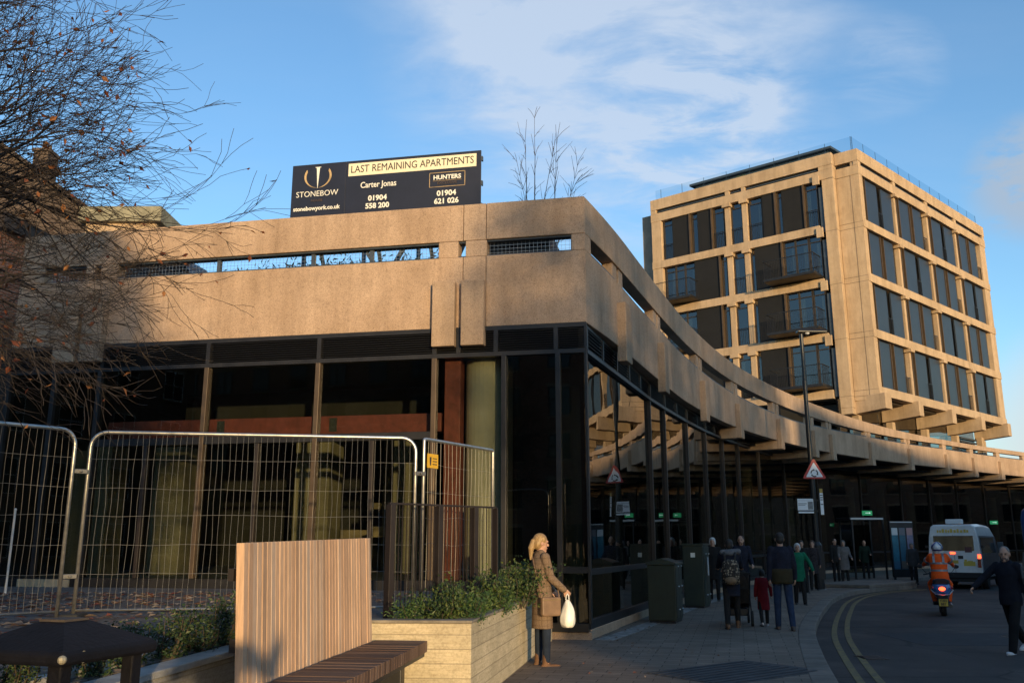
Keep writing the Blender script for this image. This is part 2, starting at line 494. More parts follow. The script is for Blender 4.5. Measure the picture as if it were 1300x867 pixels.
g = MB(); g.box(-900, 900, -900, 900, -0.6, -0.13)
tag(g.build('road', M['asphalt']), kind='structure')

K = [(0.9, -60), (1.0, -20), (1.3, -6), (1.75, 0), (2.35, 4.5), (3.0, 8), (3.73, 10.7), (4.49, 13.45), (5.56, 17.0), (6.75, 20.3), (8.15, 23.85), (9.6, 27.3), (11.26, 30.5), (13.1, 33.0), (15.6, 35.5), (16.9, 38.6), (18.2, 41.6), (21.5, 45.6), (26.5, 50.6), (38, 58.5), (60, 70)]
def smooth_poly(pts, sub=5):
    out = []
    P = [Vector((p[0], p[1], 0)) for p in pts]
    for i in range(len(P) - 1):
        p0, p1, p2, p3 = P[max(i - 1, 0)], P[i], P[i + 1], P[min(i + 2, len(P) - 1)]
        for k in range(sub):
            t = k / sub
            out.append(0.5 * ((2 * p1) + (p2 - p0) * t + (2 * p0 - 5 * p1 + 4 * p2 - p3) * t * t + (3 * p1 - p0 - 3 * p2 + p3) * t ** 3))
    out.append(P[-1]); return out
KS = smooth_poly(K)
def offs(pl, d):
    """offset polyline to the left of travel"""
    o = []
    for i, p in enumerate(pl):
        t = (pl[min(i + 1, len(pl) - 1)] - pl[max(i - 1, 0)]).normalized()
        o.append(p + Vector((-t.y, t.x, 0)) * d)
    return o
KI = offs(KS, 0.30)
pv = MB(); pv.prism([(p.x, p.y) for p in KI] + [(60, 130), (-90, 130), (-90, -60)], -0.4, 0.0)
tag(pv.build('pavement', M['paving']), kind='structure')
kb = MB()
for i in range(len(KS) - 1):
    a, b, c, d = KS[i], KS[i + 1], KI[i + 1], KI[i]
    n = max(1, round((b - a).length / 0.91))
    for j in range(n):
        t0, t1 = j / n + 0.004, (j + 1) / n - 0.004
        q = [a.lerp(b, t0), a.lerp(b, t1), d.lerp(c, t1), d.lerp(c, t0)]
        kb.prism([(p.x, p.y) for p in q], -0.4, 0.006)
tag(kb.build('kerb', M['kerbstone'], bevel=0.015), kind='structure')
# raised boarding kerb at the bus stop
bk = MB()
seg = [i for i, p in enumerate(KS) if 32.2 < p.y < 36.8]
top = [KS[i] + (KI[i] - KS[i]) * 0.06 for i in seg]; inn = offs([KS[i] for i in seg], 2.2)
bk.prism([(p.x, p.y) for p in top] + [(p.x, p.y) for p in reversed(inn)], 0.008, 0.125)
tag(bk.build('boarding_kerb', M['kerbstone'], bevel=0.02), kind='structure')
for d, nm in ((-0.28, 'yellow_line'), (-0.52, 'yellow_line')):
    yl = MB(); a = offs(KS, d); b = offs(KS, d - 0.10)
    for i in range(len(KS) - 1):
        if not (2.0 < KS[i].y < 34.6): continue
        yl.hexa([(*a[i].xy, -0.128), (*b[i].xy, -0.128), (*b[i + 1].xy, -0.128), (*a[i + 1].xy, -0.128), (*a[i].xy, -0.122), (*b[i].xy, -0.122), (*b[i + 1].xy, -0.122), (*a[i + 1].xy, -0.122)])
    tag(yl.build(nm, M['yellow_line']), kind='structure')
# ribbed dark paving at the crossing by the kerb
_a, _b = atz(948, 838, 0), atz(1052, 851, 0); _dx = (_b - _a).normalized(); _dy = Vector((_dx.y, -_dx.x, 0)); _w = (_b - _a).length
tp = MB(lambda u, v, z: _a + _dx * u + _dy * v + Vector((0, 0, z))); tp.box(0.0, _w, 0.0, 2.0, -0.02, 0.004)
for i in range(9): tp.box(0.03 + i * _w / 9, 0.03 + i * _w / 9 + .06, 0.16, 1.98, 0.004, 0.013)
tag(tp.build('tactile_paving', M['tactile'], bevel=0.004), kind='structure')
# patches and a straight seam in the road
ps = MB(); ps.box(5.5, 30, 19.2, 19.23, -0.14, -0.1262); ps.box(7.0, 11.2, 15.75, 17.9, -0.14, -0.1268)
tag(ps.build('road_patch', mat('fresh asphalt patch', (0.028, 0.027, 0.029), 0.9, var=0.3, bump=0.4, bscale=120)), kind='structure')

def disc_cover(name, label, x, y, z, r, cat):
    m = MB(); m.lathe([(r, 0), (r, .006)], (x, y, z), n=24)
    for k in range(-3, 4): m.box(x - r * .75, x + r * .75, y + k * r * .22 - .012, y + k * r * .22 + .012, z + .006, z + .011)
    tag(m.build(name, M['cover_iron']), label, cat)
M['cover_iron'] = mat('worn cast iron', (0.05, 0.045, 0.042), 0.6, 0.4, var=.3, vscale=8)
disc_cover('manhole_cover', 'round cast iron cover set in the road right of the yellow lines', 9.4, 17.2, -0.128, .32, 'manhole')
m = MB(); m.box(5.25, 5.62, 13.9, 14.35, -.1295, -.122)
for k in range(6): m.box(5.29 + k * .055, 5.31 + k * .055, 13.93, 14.32, -.122, -.117)
tag(m.build('drain_grate', M['cover_iron']), 'small iron drain grate in the gutter beside the yellow lines', 'drain')

# ------------------------------------------------------------------ podium geometry
A = Vector((1.33, 15.38, 0))
FL = frame2d(A, -78.95)                      # u to the left along the front, v outward to the street
if FL(0, 1, 0).y > A.y: FL = frame2d(A, -78.95, False)
LW = 11.75
AZ = [(0, 24.0), (3, 20.4), (8, 21.0), (14, 25.2), (20, 31.0), (26, 35.0), (33, 38.2), (40, 43.0), (46, 47.5), (60, 53.0), (80, 56)]
def lerp_tab(tab, s):
    if s <= tab[0][0]: return tab[0][1]
    for (a, x), (b, y) in zip(tab, tab[1:]):
        if s <= b: return x + (y - x) * (s - a) / (b - a)
    return tab[-1][1]
_cs = [(0.0, Vector((A.x, A.y, 0)))]
_ds = 0.1
while _cs[-1][0] < 78:
    s_, p_ = _cs[-1]; a_ = R(lerp_tab(AZ, s_ + _ds / 2))
    _cs.append((s_ + _ds, p_ + Vector((math.sin(a_), math.cos(a_), 0)) * _ds))
def CV(s, inn=0.0, z=0.0):
    """point on the curved front at arc length s, inn metres inside it"""
    i = min(int(s / _ds), len(_cs) - 2); i = max(i, 0)
    p = _cs[i][1].lerp(_cs[i + 1][1], (s - _cs[i][0]) / _ds)
    a = R(lerp_tab(AZ, s))
    return Vector((p.x - math.cos(a) * inn, p.y + math.sin(a) * inn, z))
ZT = 7.82
zb = lambda s: lerp_tab([(0, 5.41), (9, 5.40), (21, 5.60), (29, 5.72), (35, 5.87), (41, 5.99), (48, 6.09), (80, 6.12)], s)
zs = lambda s: lerp_tab([(0, 6.78), (4, 6.70), (25, 6.68), (29, 6.82), (36, 7.03), (47, 7.23), (80, 7.3)], s)
zt = lambda s: lerp_tab([(0, 7.10), (4, 7.10), (25, 7.16), (29, 7.18), (36, 7.30), (47, 7.52), (80, 7.58)], s)
zr = lambda s: lerp_tab([(0, 5.08), (17, 5.14), (22, 5.26), (28, 5.32), (36, 5.54), (42, 5.65), (50, 5.72), (80, 5.74)], s)
gz = lambda s: lerp_tab([(0, 4.86), (6, 4.93), (11, 4.99), (15, 5.08), (18, 5.2), (22, 5.34), (28, 5.5), (34, 5.62), (48, 5.8), (80, 5.85)], s)
setb = lambda s: lerp_tab([(0, 0.06), (6.2, 0.30), (11, 0.31), (15, 0.45), (18, 0.7), (22, 1.1), (28, 2.0), (34, 3.0), (80, 3.2)], s)
BR = [2.3, 6.3, 12.0, 17.05, 22.7, 27.6, 30.2, 36.2, 42.1, 47.5, 51.5, 55.5, 59.5, 63.5, 67.5, 71.5]
def arc_panel(mb, s0, s1, i0, i1, za, zc, step=0.6):
    n = max(1, int(math.ceil((s1 - s0) / step)))
    rings = []
    fa = za if callable(za) else (lambda s: za); fc = zc if callable(zc) else (lambda s: zc)
    for k in range(n + 1):
        s = s0 + (s1 - s0) * k / n
        rings.append([CV(s, i0, fa(s)), CV(s, i1, fa(s)), CV(s, i1, fc(s)), CV(s, i0, fc(s))])
    mb.loft(rings)

pod = empty('podium_building', (A.x, A.y, 0))
tag(pod, 'low curved concrete podium building with dark glass shop fronts and slotted parapet', 'building')
def PB(mb, name, m, bevel=0.0, parent=None, smooth=False):
    return mb.build(name, m, parent or pod, world=True, bevel=bevel, fixn=True, smooth=smooth)

# --- left front: spandrel band, parapet beam, slot piers
T = 0.28
m = MB(FL)
joints = [0.0, 0.42, 1.86, 2.30, 2.86, 9.62, 10.08, 10.70, LW]
for a, b in ((0.004, 1.845), (1.855, 2.285), (2.295, 9.62), (9.63, 10.12), (10.13, LW)):
    m = MB(FL); m.box(a, b, -T, 0, 5.42, 6.78); PB(m, 'spandrel_panel', M['concrete'], 0.012)
for a, b in ((0.004, 1.845), (1.855, 2.285), (2.295, 9.62), (9.63, LW)):
    m = MB(FL); m.box(a, b, -T, 0.0, 7.10, ZT); PB(m, 'parapet_beam', M['concrete'], 0.012)
for a, b in ((0.004, 0.25), (1.84, 2.245), (2.385, 2.77), (9.52, 9.90), (10.04, 10.24), (11.2, LW)):
    m = MB(FL); m.box(a, b, -T + 0.004, -0.006, 6.782, 7.098); PB(m, 'parapet_block', M['concrete'], 0.015)
# dark trim and mesh in the slots
for a, b in ((0.25, 1.84), (2.245, 2.385), (2.77, 9.52), (9.9, 10.04), (10.24, 11.2)):
    m = MB(FL); m.box(a, b, -0.22, -0.05, 6.782, 6.812); m.box(a, b, -0.22, -0.05, 7.07, 7.098)
    if b - a > 3:
        for u in (4.1, 5.3, 7.3): m.box(u, u + 0.07, -0.18, -0.1, 6.812, 7.07)
    PB(m, 'slot_frame', M['slate_metal'])
    if b - a > 0.5:
        m = MB(FL); u = a + 0.05
        while u < b: m.box(u - 0.002, u + 0.002, -0.142, -0.138, 6.812, 7.07); u += 0.075
        for z in (6.87, 6.94, 7.01): m.box(a, b, -0.137, -0.133, z - 0.002, z + 0.002)
        PB(m, 'wire_mesh', M['steel_galv'])
for a, b in ((1.85, 2.28), (2.40, 2.83), (9.62, 10.08), (10.18, 10.67)):
    m = MB(FL); m.box(a, b, -0.05, 0.17, 5.05, 6.28); PB(m, 'fin', M['concrete_fin'], 0.018)
# louvre band
m = MB(FL)
m.box(0.0, LW, -0.12, 0.03, 5.335, 5.418); m.box(0.0, LW, -0.12, 0.03, 4.86, 4.94)
edges = [0.0, 0.55, 1.65, 2.35, 2.8, 5.06, 7.34, 9.62, 10.7, LW]
for u in edges: m.box(max(0, u - 0.04), min(LW, u + 0.04), -0.12, 0.032, 4.942, 5.333)
PB(m, 'louvre_frame', M['dark_metal'])
m = MB(FL)
for a, b in zip(edges, edges[1:]):
    z = 4.97
    while z < 5.32:
        m.hexa([(a + .04, -0.10, z + .022), (b - .04, -0.10, z + .022), (b - .04, 0.012, z), (a + .04, 0.012, z), (a + .04, -0.10, z + .03), (b - .04, -0.10, z + .03), (b - .04, 0.012, z + .008), (a + .04, 0.012, z + .008)])
        z += 0.042
    m.box(a + .04, b - .04, -0.118, -0.112, 4.942, 5.333)
PB(m, 'louvre', M['louvre'])
# mullions of the left front
TZ = 0.76
for u, mm, z0 in ((0.0, 'dark_metal', 0.26), (0.52, 'dark_metal', 0.26), (1.5, 'dark_metal', 0.26), (2.80, 'brass', 0.93), (5.06, 'brass', 0.93), (7.34, 'brass', 0.93), (9.64, 'dark_metal', 0.93), (10.65, 'dark_metal', 0.93), (LW - .06, 'dark_metal', 0.93)):
    m = MB(FL); m.box(u - 0.045 if u > 0 else 0.0, u + 0.045, -0.12, 0.05, z0, 4.858); PB(m, 'mullion', M[mm], 0.006)
for u in (3.95, 6.2, 8.5):
    m = MB(FL); m.box(u - 0.035, u + 0.035, -0.11, 0.03, 0.93, 3.38); PB(m, 'mullion', M['brown_metal'], 0.006)
m = MB(FL); m.box(2.85, 9.59, -0.11, 0.035, 3.385, 3.52); PB(m, 'transom', M['dark_metal'])
m = MB(FL); m.box(0.05, 1.45, -0.11, 0.035, 1.07, 1.17); m.box(0.05, 1.45, -0.11, 0.05, 0.12, 0.26); PB(m, 'transom', M['dark_metal'])
m = MB(FL); m.box(1.55, LW, -0.2, 0.06, TZ - 0.03, 0.925); PB(m, 'sill', M['dark_metal'])
m = MB(FL); m.box(9.8, 10.9, 0.065, 0.10, TZ - 0.02, 0.90); PB(m, 'sill', mat('pale stone sill', (0.42, 0.34, 0.22), 0.8, var=0.2))
m = MB(FL); m.box(0.0, 1.5, -0.2, 0.02, -0.05, 0.118); PB(m, 'plinth', M['concrete_fin'], 0.01)
for a, b, z0, z1 in ((0.05, 0.47, 1.175, 4.855), (0.57, 1.45, 1.175, 4.855), (0.05, 0.47, 0.265, 1.065), (0.57, 1.45, 0.265, 1.065)):
    m = MB(FL); m.box(a, b, -0.04, -0.025, z0, z1); PB(m, 'pane', M['glass_dark'])
for a, b in ((1.55, 2.755), (2.85, 5.01), (5.11, 7.29), (7.39, 9.59), (9.69, 10.6), (10.7, LW - .1)):
    if 2.8 < a < 9.5:
        m = MB(FL); m.box(a, b, -0.04, -0.025, 3.525, 4.855); PB(m, 'pane', M['glass_front'])
        c = {2.85: 3.95, 5.11: 6.2, 7.39: 8.5}[a]
        for q0, q1 in ((a, c - .04), (c + .04, b)):
            m = MB(FL); m.box(q0, q1, -0.04, -0.025, 0.93, 3.38); PB(m, 'pane', M['glass_front'])
    else:
        m = MB(FL); m.box(a, b, -0.04, -0.025, 0.93, 4.855); PB(m, 'pane', M['glass_front'])
# interior seen through the glass
m = MB(FL); m.box(-0.0, LW + 0.3, -11.0, -0.13, 0.2, 0.92); m.fr = FL
fl = MB(FL); fl.box(1.52, LW + .2, -9, -0.13, 0.60, 0.925); PB(fl, 'interior_floor', M['floor_in'])
m = MB(FL); m.box(0.2, LW + 0.2, -9.3, -9.0, 0.3, 5.0); m.box(LW, LW + 0.2, -9.0, -0.0, 0.3, 5.4)
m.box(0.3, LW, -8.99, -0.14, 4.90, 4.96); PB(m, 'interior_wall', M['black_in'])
m = MB(FL); m.box(1.51, 1.56, -8.99, -1.3, 0.925, 4.9); PB(m, 'interior_wall', mat('grey board wall', (0.06, 0.062, 0.055), 0.85, var=0.2))
m = MB(FL); m.box(2.36, 2.66, -0.50, -0.2, 0.925, 4.89); PB(m, 'steel_column', M['red_steel'], 0.01)
m = MB(FL); m.box(2.74, 9.58, -0.62, -0.30, 3.56, 3.90)
PB(m, 'steel_beam', M['red_steel'], 0.01)
m = MB(FL)
for u in (4.9, 7.2):
    m.box(u - 0.13, u + 0.02, -0.30, -0.285, 3.6, 3.86)
    for du in (-0.1, -0.01):
        for dz_ in (0.05, 0.13, 0.21): m.box(u + du - .012, u + du + .012, -0.285, -0.265, 3.6 + dz_ - .012, 3.6 + dz_ + .012)
PB(m, 'bolted_plate', mat('grey bolted plate', (0.05, 0.055, 0.05), 0.5, 0.5))
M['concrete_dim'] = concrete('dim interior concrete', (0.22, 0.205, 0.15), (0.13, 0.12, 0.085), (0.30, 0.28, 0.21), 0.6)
def in_col(u, v, r, z0=0.926, z1=4.89, mm='concrete_in', sq=False, w=None):
    m = MB(FL)
    if sq: m.box(u - r, u + r, v - (w or r), v + (w or r), z0, z1); PB(m, 'column', M[mm], 0.02)
    else:
        c = FL(u, v, 0); m.fr = None
        m.lathe([(r, z0), (r, z1)], (c.x, c.y, 0), n=32); PB(m, 'column', M[mm], smooth=False)
in_col(1.93, -0.72, 0.44, 0.2)
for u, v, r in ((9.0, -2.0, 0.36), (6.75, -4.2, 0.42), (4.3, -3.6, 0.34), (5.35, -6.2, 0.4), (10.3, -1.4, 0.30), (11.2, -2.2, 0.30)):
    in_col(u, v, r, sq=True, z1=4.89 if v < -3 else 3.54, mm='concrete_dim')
m = MB(FL)
for (u0, u1, v, z0, z1) in ((4.95, 5.75, -5.0, 2.35, 2.5), (5.0, 5.7, -5.05, 1.7, 1.95), (6.0, 7.6, -7.0, 0.93, 1.9), (3.2, 4.0, -5.5, 0.93, 1.75), (7.6, 8.3, -6.0, 0.93, 2.9)):
    m.box(u0, u1, v - 0.3, v, z0, z1)
PB(m, 'stored_material', mat('stored boards', (0.16, 0.13, 0.085), 0.8, var=0.5, vscale=1.5), 0.01)
m = MB(FL); m.box(2.9, 9.5, -3.0, -2.9, 3.95, 4.85); PB(m, 'ceiling_duct', M['black_in'])

# --- curved front
bounds = [0.006] + BR + [76]
for a, b in zip(bounds, bounds[1:]):
    m = MB(); arc_panel(m, a + 0.006, b - 0.006, 0.0, T, zb, zs); PB(m, 'spandrel_panel', M['concrete'], 0.012)
bounds2 = [0.006] + [BR[i] + 0.1 for i in range(0, len(BR), 2)] + [76]
for a, b in zip(bounds2, bounds2[1:]):
    m = MB(); arc_panel(m, a + 0.006, b - 0.006, 0.0, T, zt, ZT); PB(m, 'parapet_beam', M['concrete'], 0.012)
m = MB(); arc_panel(m, 0.006, 0.36, 0.004, T - .004, lambda s: zs(s) + .002, lambda s: zt(s) - .002); PB(m, 'parapet_block', M['concrete'], 0.01)
for i, s in enumerate(BR):
    for a, b in ((s - 0.42, s - 0.07), (s + 0.07, s + 0.42)) if i < 9 else ((s - 0.25, s + 0.25),):
        m = MB(); arc_panel(m, a, b, 0.04, T - .02, lambda q: zs(q) + .002, lambda q: zt(q) - .002); PB(m, 'parapet_block', M['concrete'], 0.012)
m = MB()
for a, b in zip(bounds, bounds[1:]):
    arc_panel(m, a + 0.3, b - 0.3, 0.03, 0.10, lambda s: zs(s) + .002, lambda s: zs(s) + .05)
PB(m, 'slot_frame', M['slate_metal'])
FW = 0.46
for i, s in enumerate(BR):
    z0, sb = zr(s), setb(s)
    m = MB()
    p = CV(s); a = lerp_tab(AZ, s); fr = frame2d(p, a)      # v: left = inward
    if (fr(0, 1, 0) - CV(s, 1)).length > 0.2: fr = frame2d(p, a, False)
    m.fr = fr
    if sb < 0.5:
        m.box(-FW / 2, FW / 2, -0.17, 0.03, z0, z0 + 1.22)
    else:
        m.box(-FW / 2, FW / 2, -0.17, -0.002, z0, z0 + 1.22)
        m.box(-FW / 2 + .004, FW / 2 - .004, -0.002, sb + 0.1, z0 + 0.004, zb(s) - 0.01)
    PB(m, 'fin', M['concrete_fin'], 0.018)
# soffit and roof deck
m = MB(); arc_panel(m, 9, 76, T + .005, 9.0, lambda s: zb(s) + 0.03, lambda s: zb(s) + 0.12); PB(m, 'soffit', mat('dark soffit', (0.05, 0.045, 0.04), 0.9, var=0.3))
m = MB(); arc_panel(m, 0.3, 76, T + .01, 9.0, lambda s: 6.15, lambda s: zs(s) - 0.28 if zs(s) - .28 > 6.3 else 6.4); PB(m, 'roof_deck', mat('grey roof deck', (0.10, 0.10, 0.10), 0.9, var=0.3))
m = MB(FL); m.box(0.31, LW, -9.0, -T - .01, 6.16, 6.42); PB(m, 'roof_deck', mat('grey roof deck', (0.10, 0.10, 0.10), 0.9, var=0.3))
# glazing of the curved front
ml = [0.05, 6.2, 8.0, 11.0, 14.0, 17.2, 20.2, 24.5, 30.2, 36.2, 42.1, 47.5, 51.5, 55.5, 59.5, 63.5, 67.5, 71.5, 75.5]
rnd = random.Random(3)
def oriented(p, q, zz0, zz1, t0, t1):
    d = (q - p).normalized(); n = Vector((-d.y, d.x, 0))
    a0, b0_ = zz0 if isinstance(zz0, tuple) else (zz0, zz0); a1, b1_ = zz1 if isinstance(zz1, tuple) else (zz1, zz1)
    V = lambda z: Vector((0, 0, z))
    return [p + n * t0 + V(a0), q + n * t0 + V(b0_), q + n * t1 + V(b0_), p + n * t1 + V(a0),
            p + n * t0 + V(a1), q + n * t0 + V(b1_), q + n * t1 + V(b1_), p + n * t1 + V(a1)]
M['louvre_grey'] = mat('grey louvre frame', (0.045, 0.047, 0.052), 0.5, 0.2, var=.2)
M['louvre_slat'] = mat('dark grey louvre slat', (0.024, 0.025, 0.028), 0.5, 0.2, var=.2)
for i, (a, b) in enumerate(zip(ml, ml[1:])):
    p, q = CV(a, setb(a)), CV(b, setb(b))
    d = (q - p).normalized(); pa, qa = p + d * 0.04, q - d * 0.04
    ga, gb = gz(a), gz(b)
    j = rnd.uniform(-0.012, 0.012) if i else 0.0
    n = Vector((-d.y, d.x, 0))
    m = MB(); m.hexa(oriented(pa, qa + n * j, 1.13, (ga - .01, gb - .01), 0.03, 0.045)); PB(m, 'pane', M['glass_dark'])
    m = MB(); m.hexa(oriented(pa, qa, 0.30, 1.03, 0.03, 0.045)); PB(m, 'pane', M['glass_dark'])
    m = MB(); m.hexa(oriented(p, q, 1.03, 1.13, -0.02, 0.09)); m.hexa(oriented(p, q, 0.16, 0.30, -0.02, 0.09)); PB(m, 'transom', M['dark_metal'])
    m = MB(); m.hexa(oriented(p, q, -0.05, 0.158, -0.03, 0.12)); PB(m, 'plinth', M['concrete_fin'], 0.01)
    if i:
        m = MB(); m.hexa(oriented(p - d * 0.035, p + d * 0.035, 0.305, ga - .002, -0.05, 0.06)); PB(m, 'mullion', M['brown_metal'], 0.008)
    # louvre panel above the glass
    ca, cb = zb(a) - .004, zb(b) - .004
    m = MB()
    m.hexa(oriented(p, q, (ga, gb), (ga + .07, gb + .07), -0.06, 0.10)); m.hexa(oriented(p, q, (ca - .06, cb - .06), (ca, cb), -0.03, 0.10))
    k = max(1, round((q - p).length / 1.35))
    for jx in range(k + 1):
        c = p.lerp(q, jx / k); gm = ga + (gb - ga) * jx / k; cm_ = ca + (cb - ca) * jx / k
        if cm_ - gm > .16: m.hexa(oriented(c - d * 0.03, c + d * 0.03, gm + .072, cm_ - .062, -0.062, 0.10))
    PB(m, 'louvre_frame', M['louvre_grey'])
    m = MB(); m.hexa(oriented(p, q, (ga + .071, gb + .071), (ca - .061, cb - .061), 0.085, 0.095))
    hgt = min(ca - ga, cb - gb) - .14; nsl = max(1, int(hgt / 0.05))
    for k in range(nsl):
        t = (k + .3) / nsl; za, zc_ = ga + .075 + (ca - ga - .14) * t, gb + .075 + (cb - gb - .14) * t
        h = oriented(p + d * .04, q - d * .04, (za, zc_), (za + .008, zc_ + .008), -0.04, 0.08)
        for w in (2, 3, 6, 7): h[w] = h[w] + Vector((0, 0, 0.022))
        m.hexa(h)
    PB(m, 'louvre', M['louvre_slat'])
rings = []
for k in range(0, 76):
    s = 0.6 + k
    d0 = setb(s) + 2.6
    rings.append([CV(s, d0, 0.0), CV(s, d0 + .2, 0.0), CV(s, d0 + .2, 5.9), CV(s, d0, 5.9)])
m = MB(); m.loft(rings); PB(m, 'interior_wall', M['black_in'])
m = MB(); arc_panel(m, 0.8, 75.5, 0.16, 6.0, 0.004, 0.012); PB(m, 'interior_floor', M['floor_in'])
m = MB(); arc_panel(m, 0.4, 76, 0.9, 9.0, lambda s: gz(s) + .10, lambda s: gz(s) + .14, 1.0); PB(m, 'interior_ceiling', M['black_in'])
for s in range(3, 74, 4):
    c = CV(s + 0.4, setb(s) + 1.3)
    m = MB(); m.lathe([(0.26, 0.0), (0.26, 4.95)], (c.x, c.y, 0), n=20); PB(m, 'column', M['concrete_in'])
# green illuminated exit signs behind the glass
M['exit_green'] = mat('green exit sign', (0.02, 0.22, 0.08), 0.5, emit=(0.02, 0.30, 0.11), estr=0.2)
M['exit_white'] = mat('white exit mark', (0.7, 0.75, 0.7), 0.5, emit=(0.6, 0.8, 0.65), estr=0.25)
for (xp, yp, Y) in ((1101, 651, 43.4), (1262, 663, 55.5)):
    c = aty(xp, yp, Y); m = MB(); m.box(c.x - 0.24, c.x + 0.24, c.y, c.y + 0.04, c.z - 0.11, c.z + 0.11); es = PB(m, 'exit_sign', M['exit_green'])
    m = MB(); m.box(c.x - 0.09, c.x + 0.11, c.y - 0.004, c.y - 0.001, c.z - 0.012, c.z + 0.02); m.plate([(0, -.05), (.07, 0), (0, .05)], (c.x + 0.1, c.y - 0.001, c.z + 0.004), (1, 0, 0), (0, 0, 1), 0.004)
    PB(m, 'exit_mark', M['exit_white'], parent=es)
# pale worn edge of the paving along the wall
m = MB(); arc_panel(m, 0.01, 14, -0.34, -0.035, 0.001, 0.006)
tag(m.build('worn_paving_edge', M['salt']), kind='structure')

# ------------------------------------------------------------------ tower
tw0 = Vector((20.16, 48.0, 0))
FRt = frame2d(tw0, 47)
if FRt(0, 1, 0).y > tw0.y: FRt = frame2d(tw0, 47, False)
FLt = frame2d(tw0, -51)
if FLt(0, 1, 0).y > tw0.y: FLt = frame2d(tw0, -51, False)
tow = empty('tower_block', tuple(tw0))
tag(tow, 'sunlit concrete office tower with dark windows rising behind the curved podium', 'building')
def TB(mb, name, m, bevel=0.0, parent=None):
    return mb.build(name, m, parent or tow, world=True, bevel=bevel, fixn=True)
CT = M['concrete_tower']
M['panel_black'] = mat('charcoal cladding panel', (0.0125, 0.0125, 0.0135), 0.75, var=0.15, vscale=2, spec=0.3)
M['panel_blue'] = mat('blue grey glass panel', (0.022, 0.029, 0.043), 0.4, 0.0, var=0.12, vscale=1, spec=0.6)
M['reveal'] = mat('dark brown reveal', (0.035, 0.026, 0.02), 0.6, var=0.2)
M['timber_frame'] = mat('bronze window frame', (0.085, 0.055, 0.03), 0.5, 0.2, var=0.2)
FZ = [9.75, 13.03, 16.27, 19.50]          # floor beam centres
UR = 19.5
# solid core behind both faces
core = MB()
c0 = FRt(0.3, -0.75, 0); c1 = FRt(UR - 0.3, -0.75, 0); c3 = FLt(13.4, -0.5, 0); c2 = c3 + (c1 - c0)
core.prism([(p.x, p.y) for p in (c0, c1, c2, c3)], 9.4, 23.9)
TB(core, 'core', M['panel_black'])
# right face
def beam(fr, u0, u1, z0, z1, v0, v1, name='floor_beam', mm=None, bev=0.02):
    m = MB(fr); m.box(u0, u1, v0, v1, z0, z1); return TB(m, name, mm or CT, bev)
beam(FRt, 0.0, UR + .1, 23.36, 24.1, -0.6, 0.0, 'parapet')
beam(FRt, 0.0, UR + .1, 22.52, 23.10, -0.6, 0.0, 'parapet')
beam(FRt, 0.25, UR - .2, 23.10, 23.36, -0.6, -0.22, 'shadow_gap', M['panel_black'], 0)
for u in (-0.0, 4.6, 9.35, 14.05, UR - .3): beam(FRt, u + .004, u + 0.36, 23.104, 23.356, -0.5, -0.02, 'parapet')
m = MB(FRt); m.box(0.4, 4.5, -0.2, -0.12, 23.20, 23.27); m.box(5.0, 9.3, -0.2, -0.12, 23.20, 23.27); m.box(9.8, 14.0, -0.2, -0.12, 23.2, 23.27); m.box(14.5, 19.2, -0.2, -.12, 23.2, 23.27); TB(m, 'slot_rail', M['slate_metal'])
for z in FZ: beam(FRt, 0.0, UR, z - 0.25, z + 0.25, -0.6, 0.03)
bays = [(0.36, 4.60), (4.92, 9.38), (9.70, 14.05), (14.37, 18.55)]
rows = [(FZ[i] + 0.25, (FZ[i + 1] - 0.25) if i < 3 else 22.52) for i in range(4)]
for (u0, u1), (v0, v1) in zip(bays, bays[1:]):
    for z0, z1 in rows:
        beam(FRt, u1 + 0.04, v0 - 0.04, z0, z1, -0.6, -0.08, 'column')
        beam(FRt, u1 - 0.10, v0 + 0.10, z1 - 0.20, z1 - 0.002, -0.5, 0.12, 'corbel')
for z0, z1 in rows:
    beam(FRt, 18.52, UR - .01, z0, z1, -0.6, -0.02, 'column')
    beam(FRt, 0.004, 0.34, z0, z1, -0.6, -0.004, 'column')
rt = random.Random(11)
for bi, (u0, u1) in enumerate(bays):
    for ri, (z0, z1) in enumerate(rows):
        wdt = u1 - u0
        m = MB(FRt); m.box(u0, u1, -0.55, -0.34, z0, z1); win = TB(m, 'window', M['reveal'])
        cuts = [(0.03, 0.12, 'r'), (0.13, 0.44, 'p'), (0.45, 0.56, 'r'), (0.57, 0.86, 'p'), (0.87, 0.985, 'g')] if (bi + ri) % 2 == 0 else [(0.03, 0.14, 'r'), (0.15, 0.50, 'p'), (0.51, 0.62, 'g'), (0.63, 0.97, 'p')]
        for a, b, kd in cuts:
            mm = {'p': M['panel_blue'], 'g': M['glass_tower'], 'r': M['timber_frame']}[kd]
            m = MB(FRt)
            if kd == 'r':
                for q in (a, b - 0.015): m.box(u0 + wdt * q, u0 + wdt * (q + 0.015), -0.34, -0.12, z0 + .03, z1 - .03)
                TB(m, 'frame', mm, parent=win)
            else:
                m.box(u0 + wdt * a, u0 + wdt * b, -0.26 if kd == 'p' else -0.33, -0.16 if kd == 'p' else -0.31, z0 + .04, z1 - .06)
                TB(m, 'panel' if kd == 'p' else 'pane', mm, 0.008 if kd == 'p' else 0, parent=win)
        if rt.random() < 0.7:
            a = u0 + wdt * (0.87 if (bi + ri) % 2 == 0 else 0.5); m = MB(FRt)
            m.box(a, a + wdt * .12, -0.15, -0.12, z0 + 1.0, z0 + 1.04)
            for k in range(5): m.box(a + k * wdt * .029, a + k * wdt * .029 + .015, -0.145, -0.125, z0 + .02, z0 + 1.0)
            TB(m, 'rail', M['dark_metal'], parent=win)
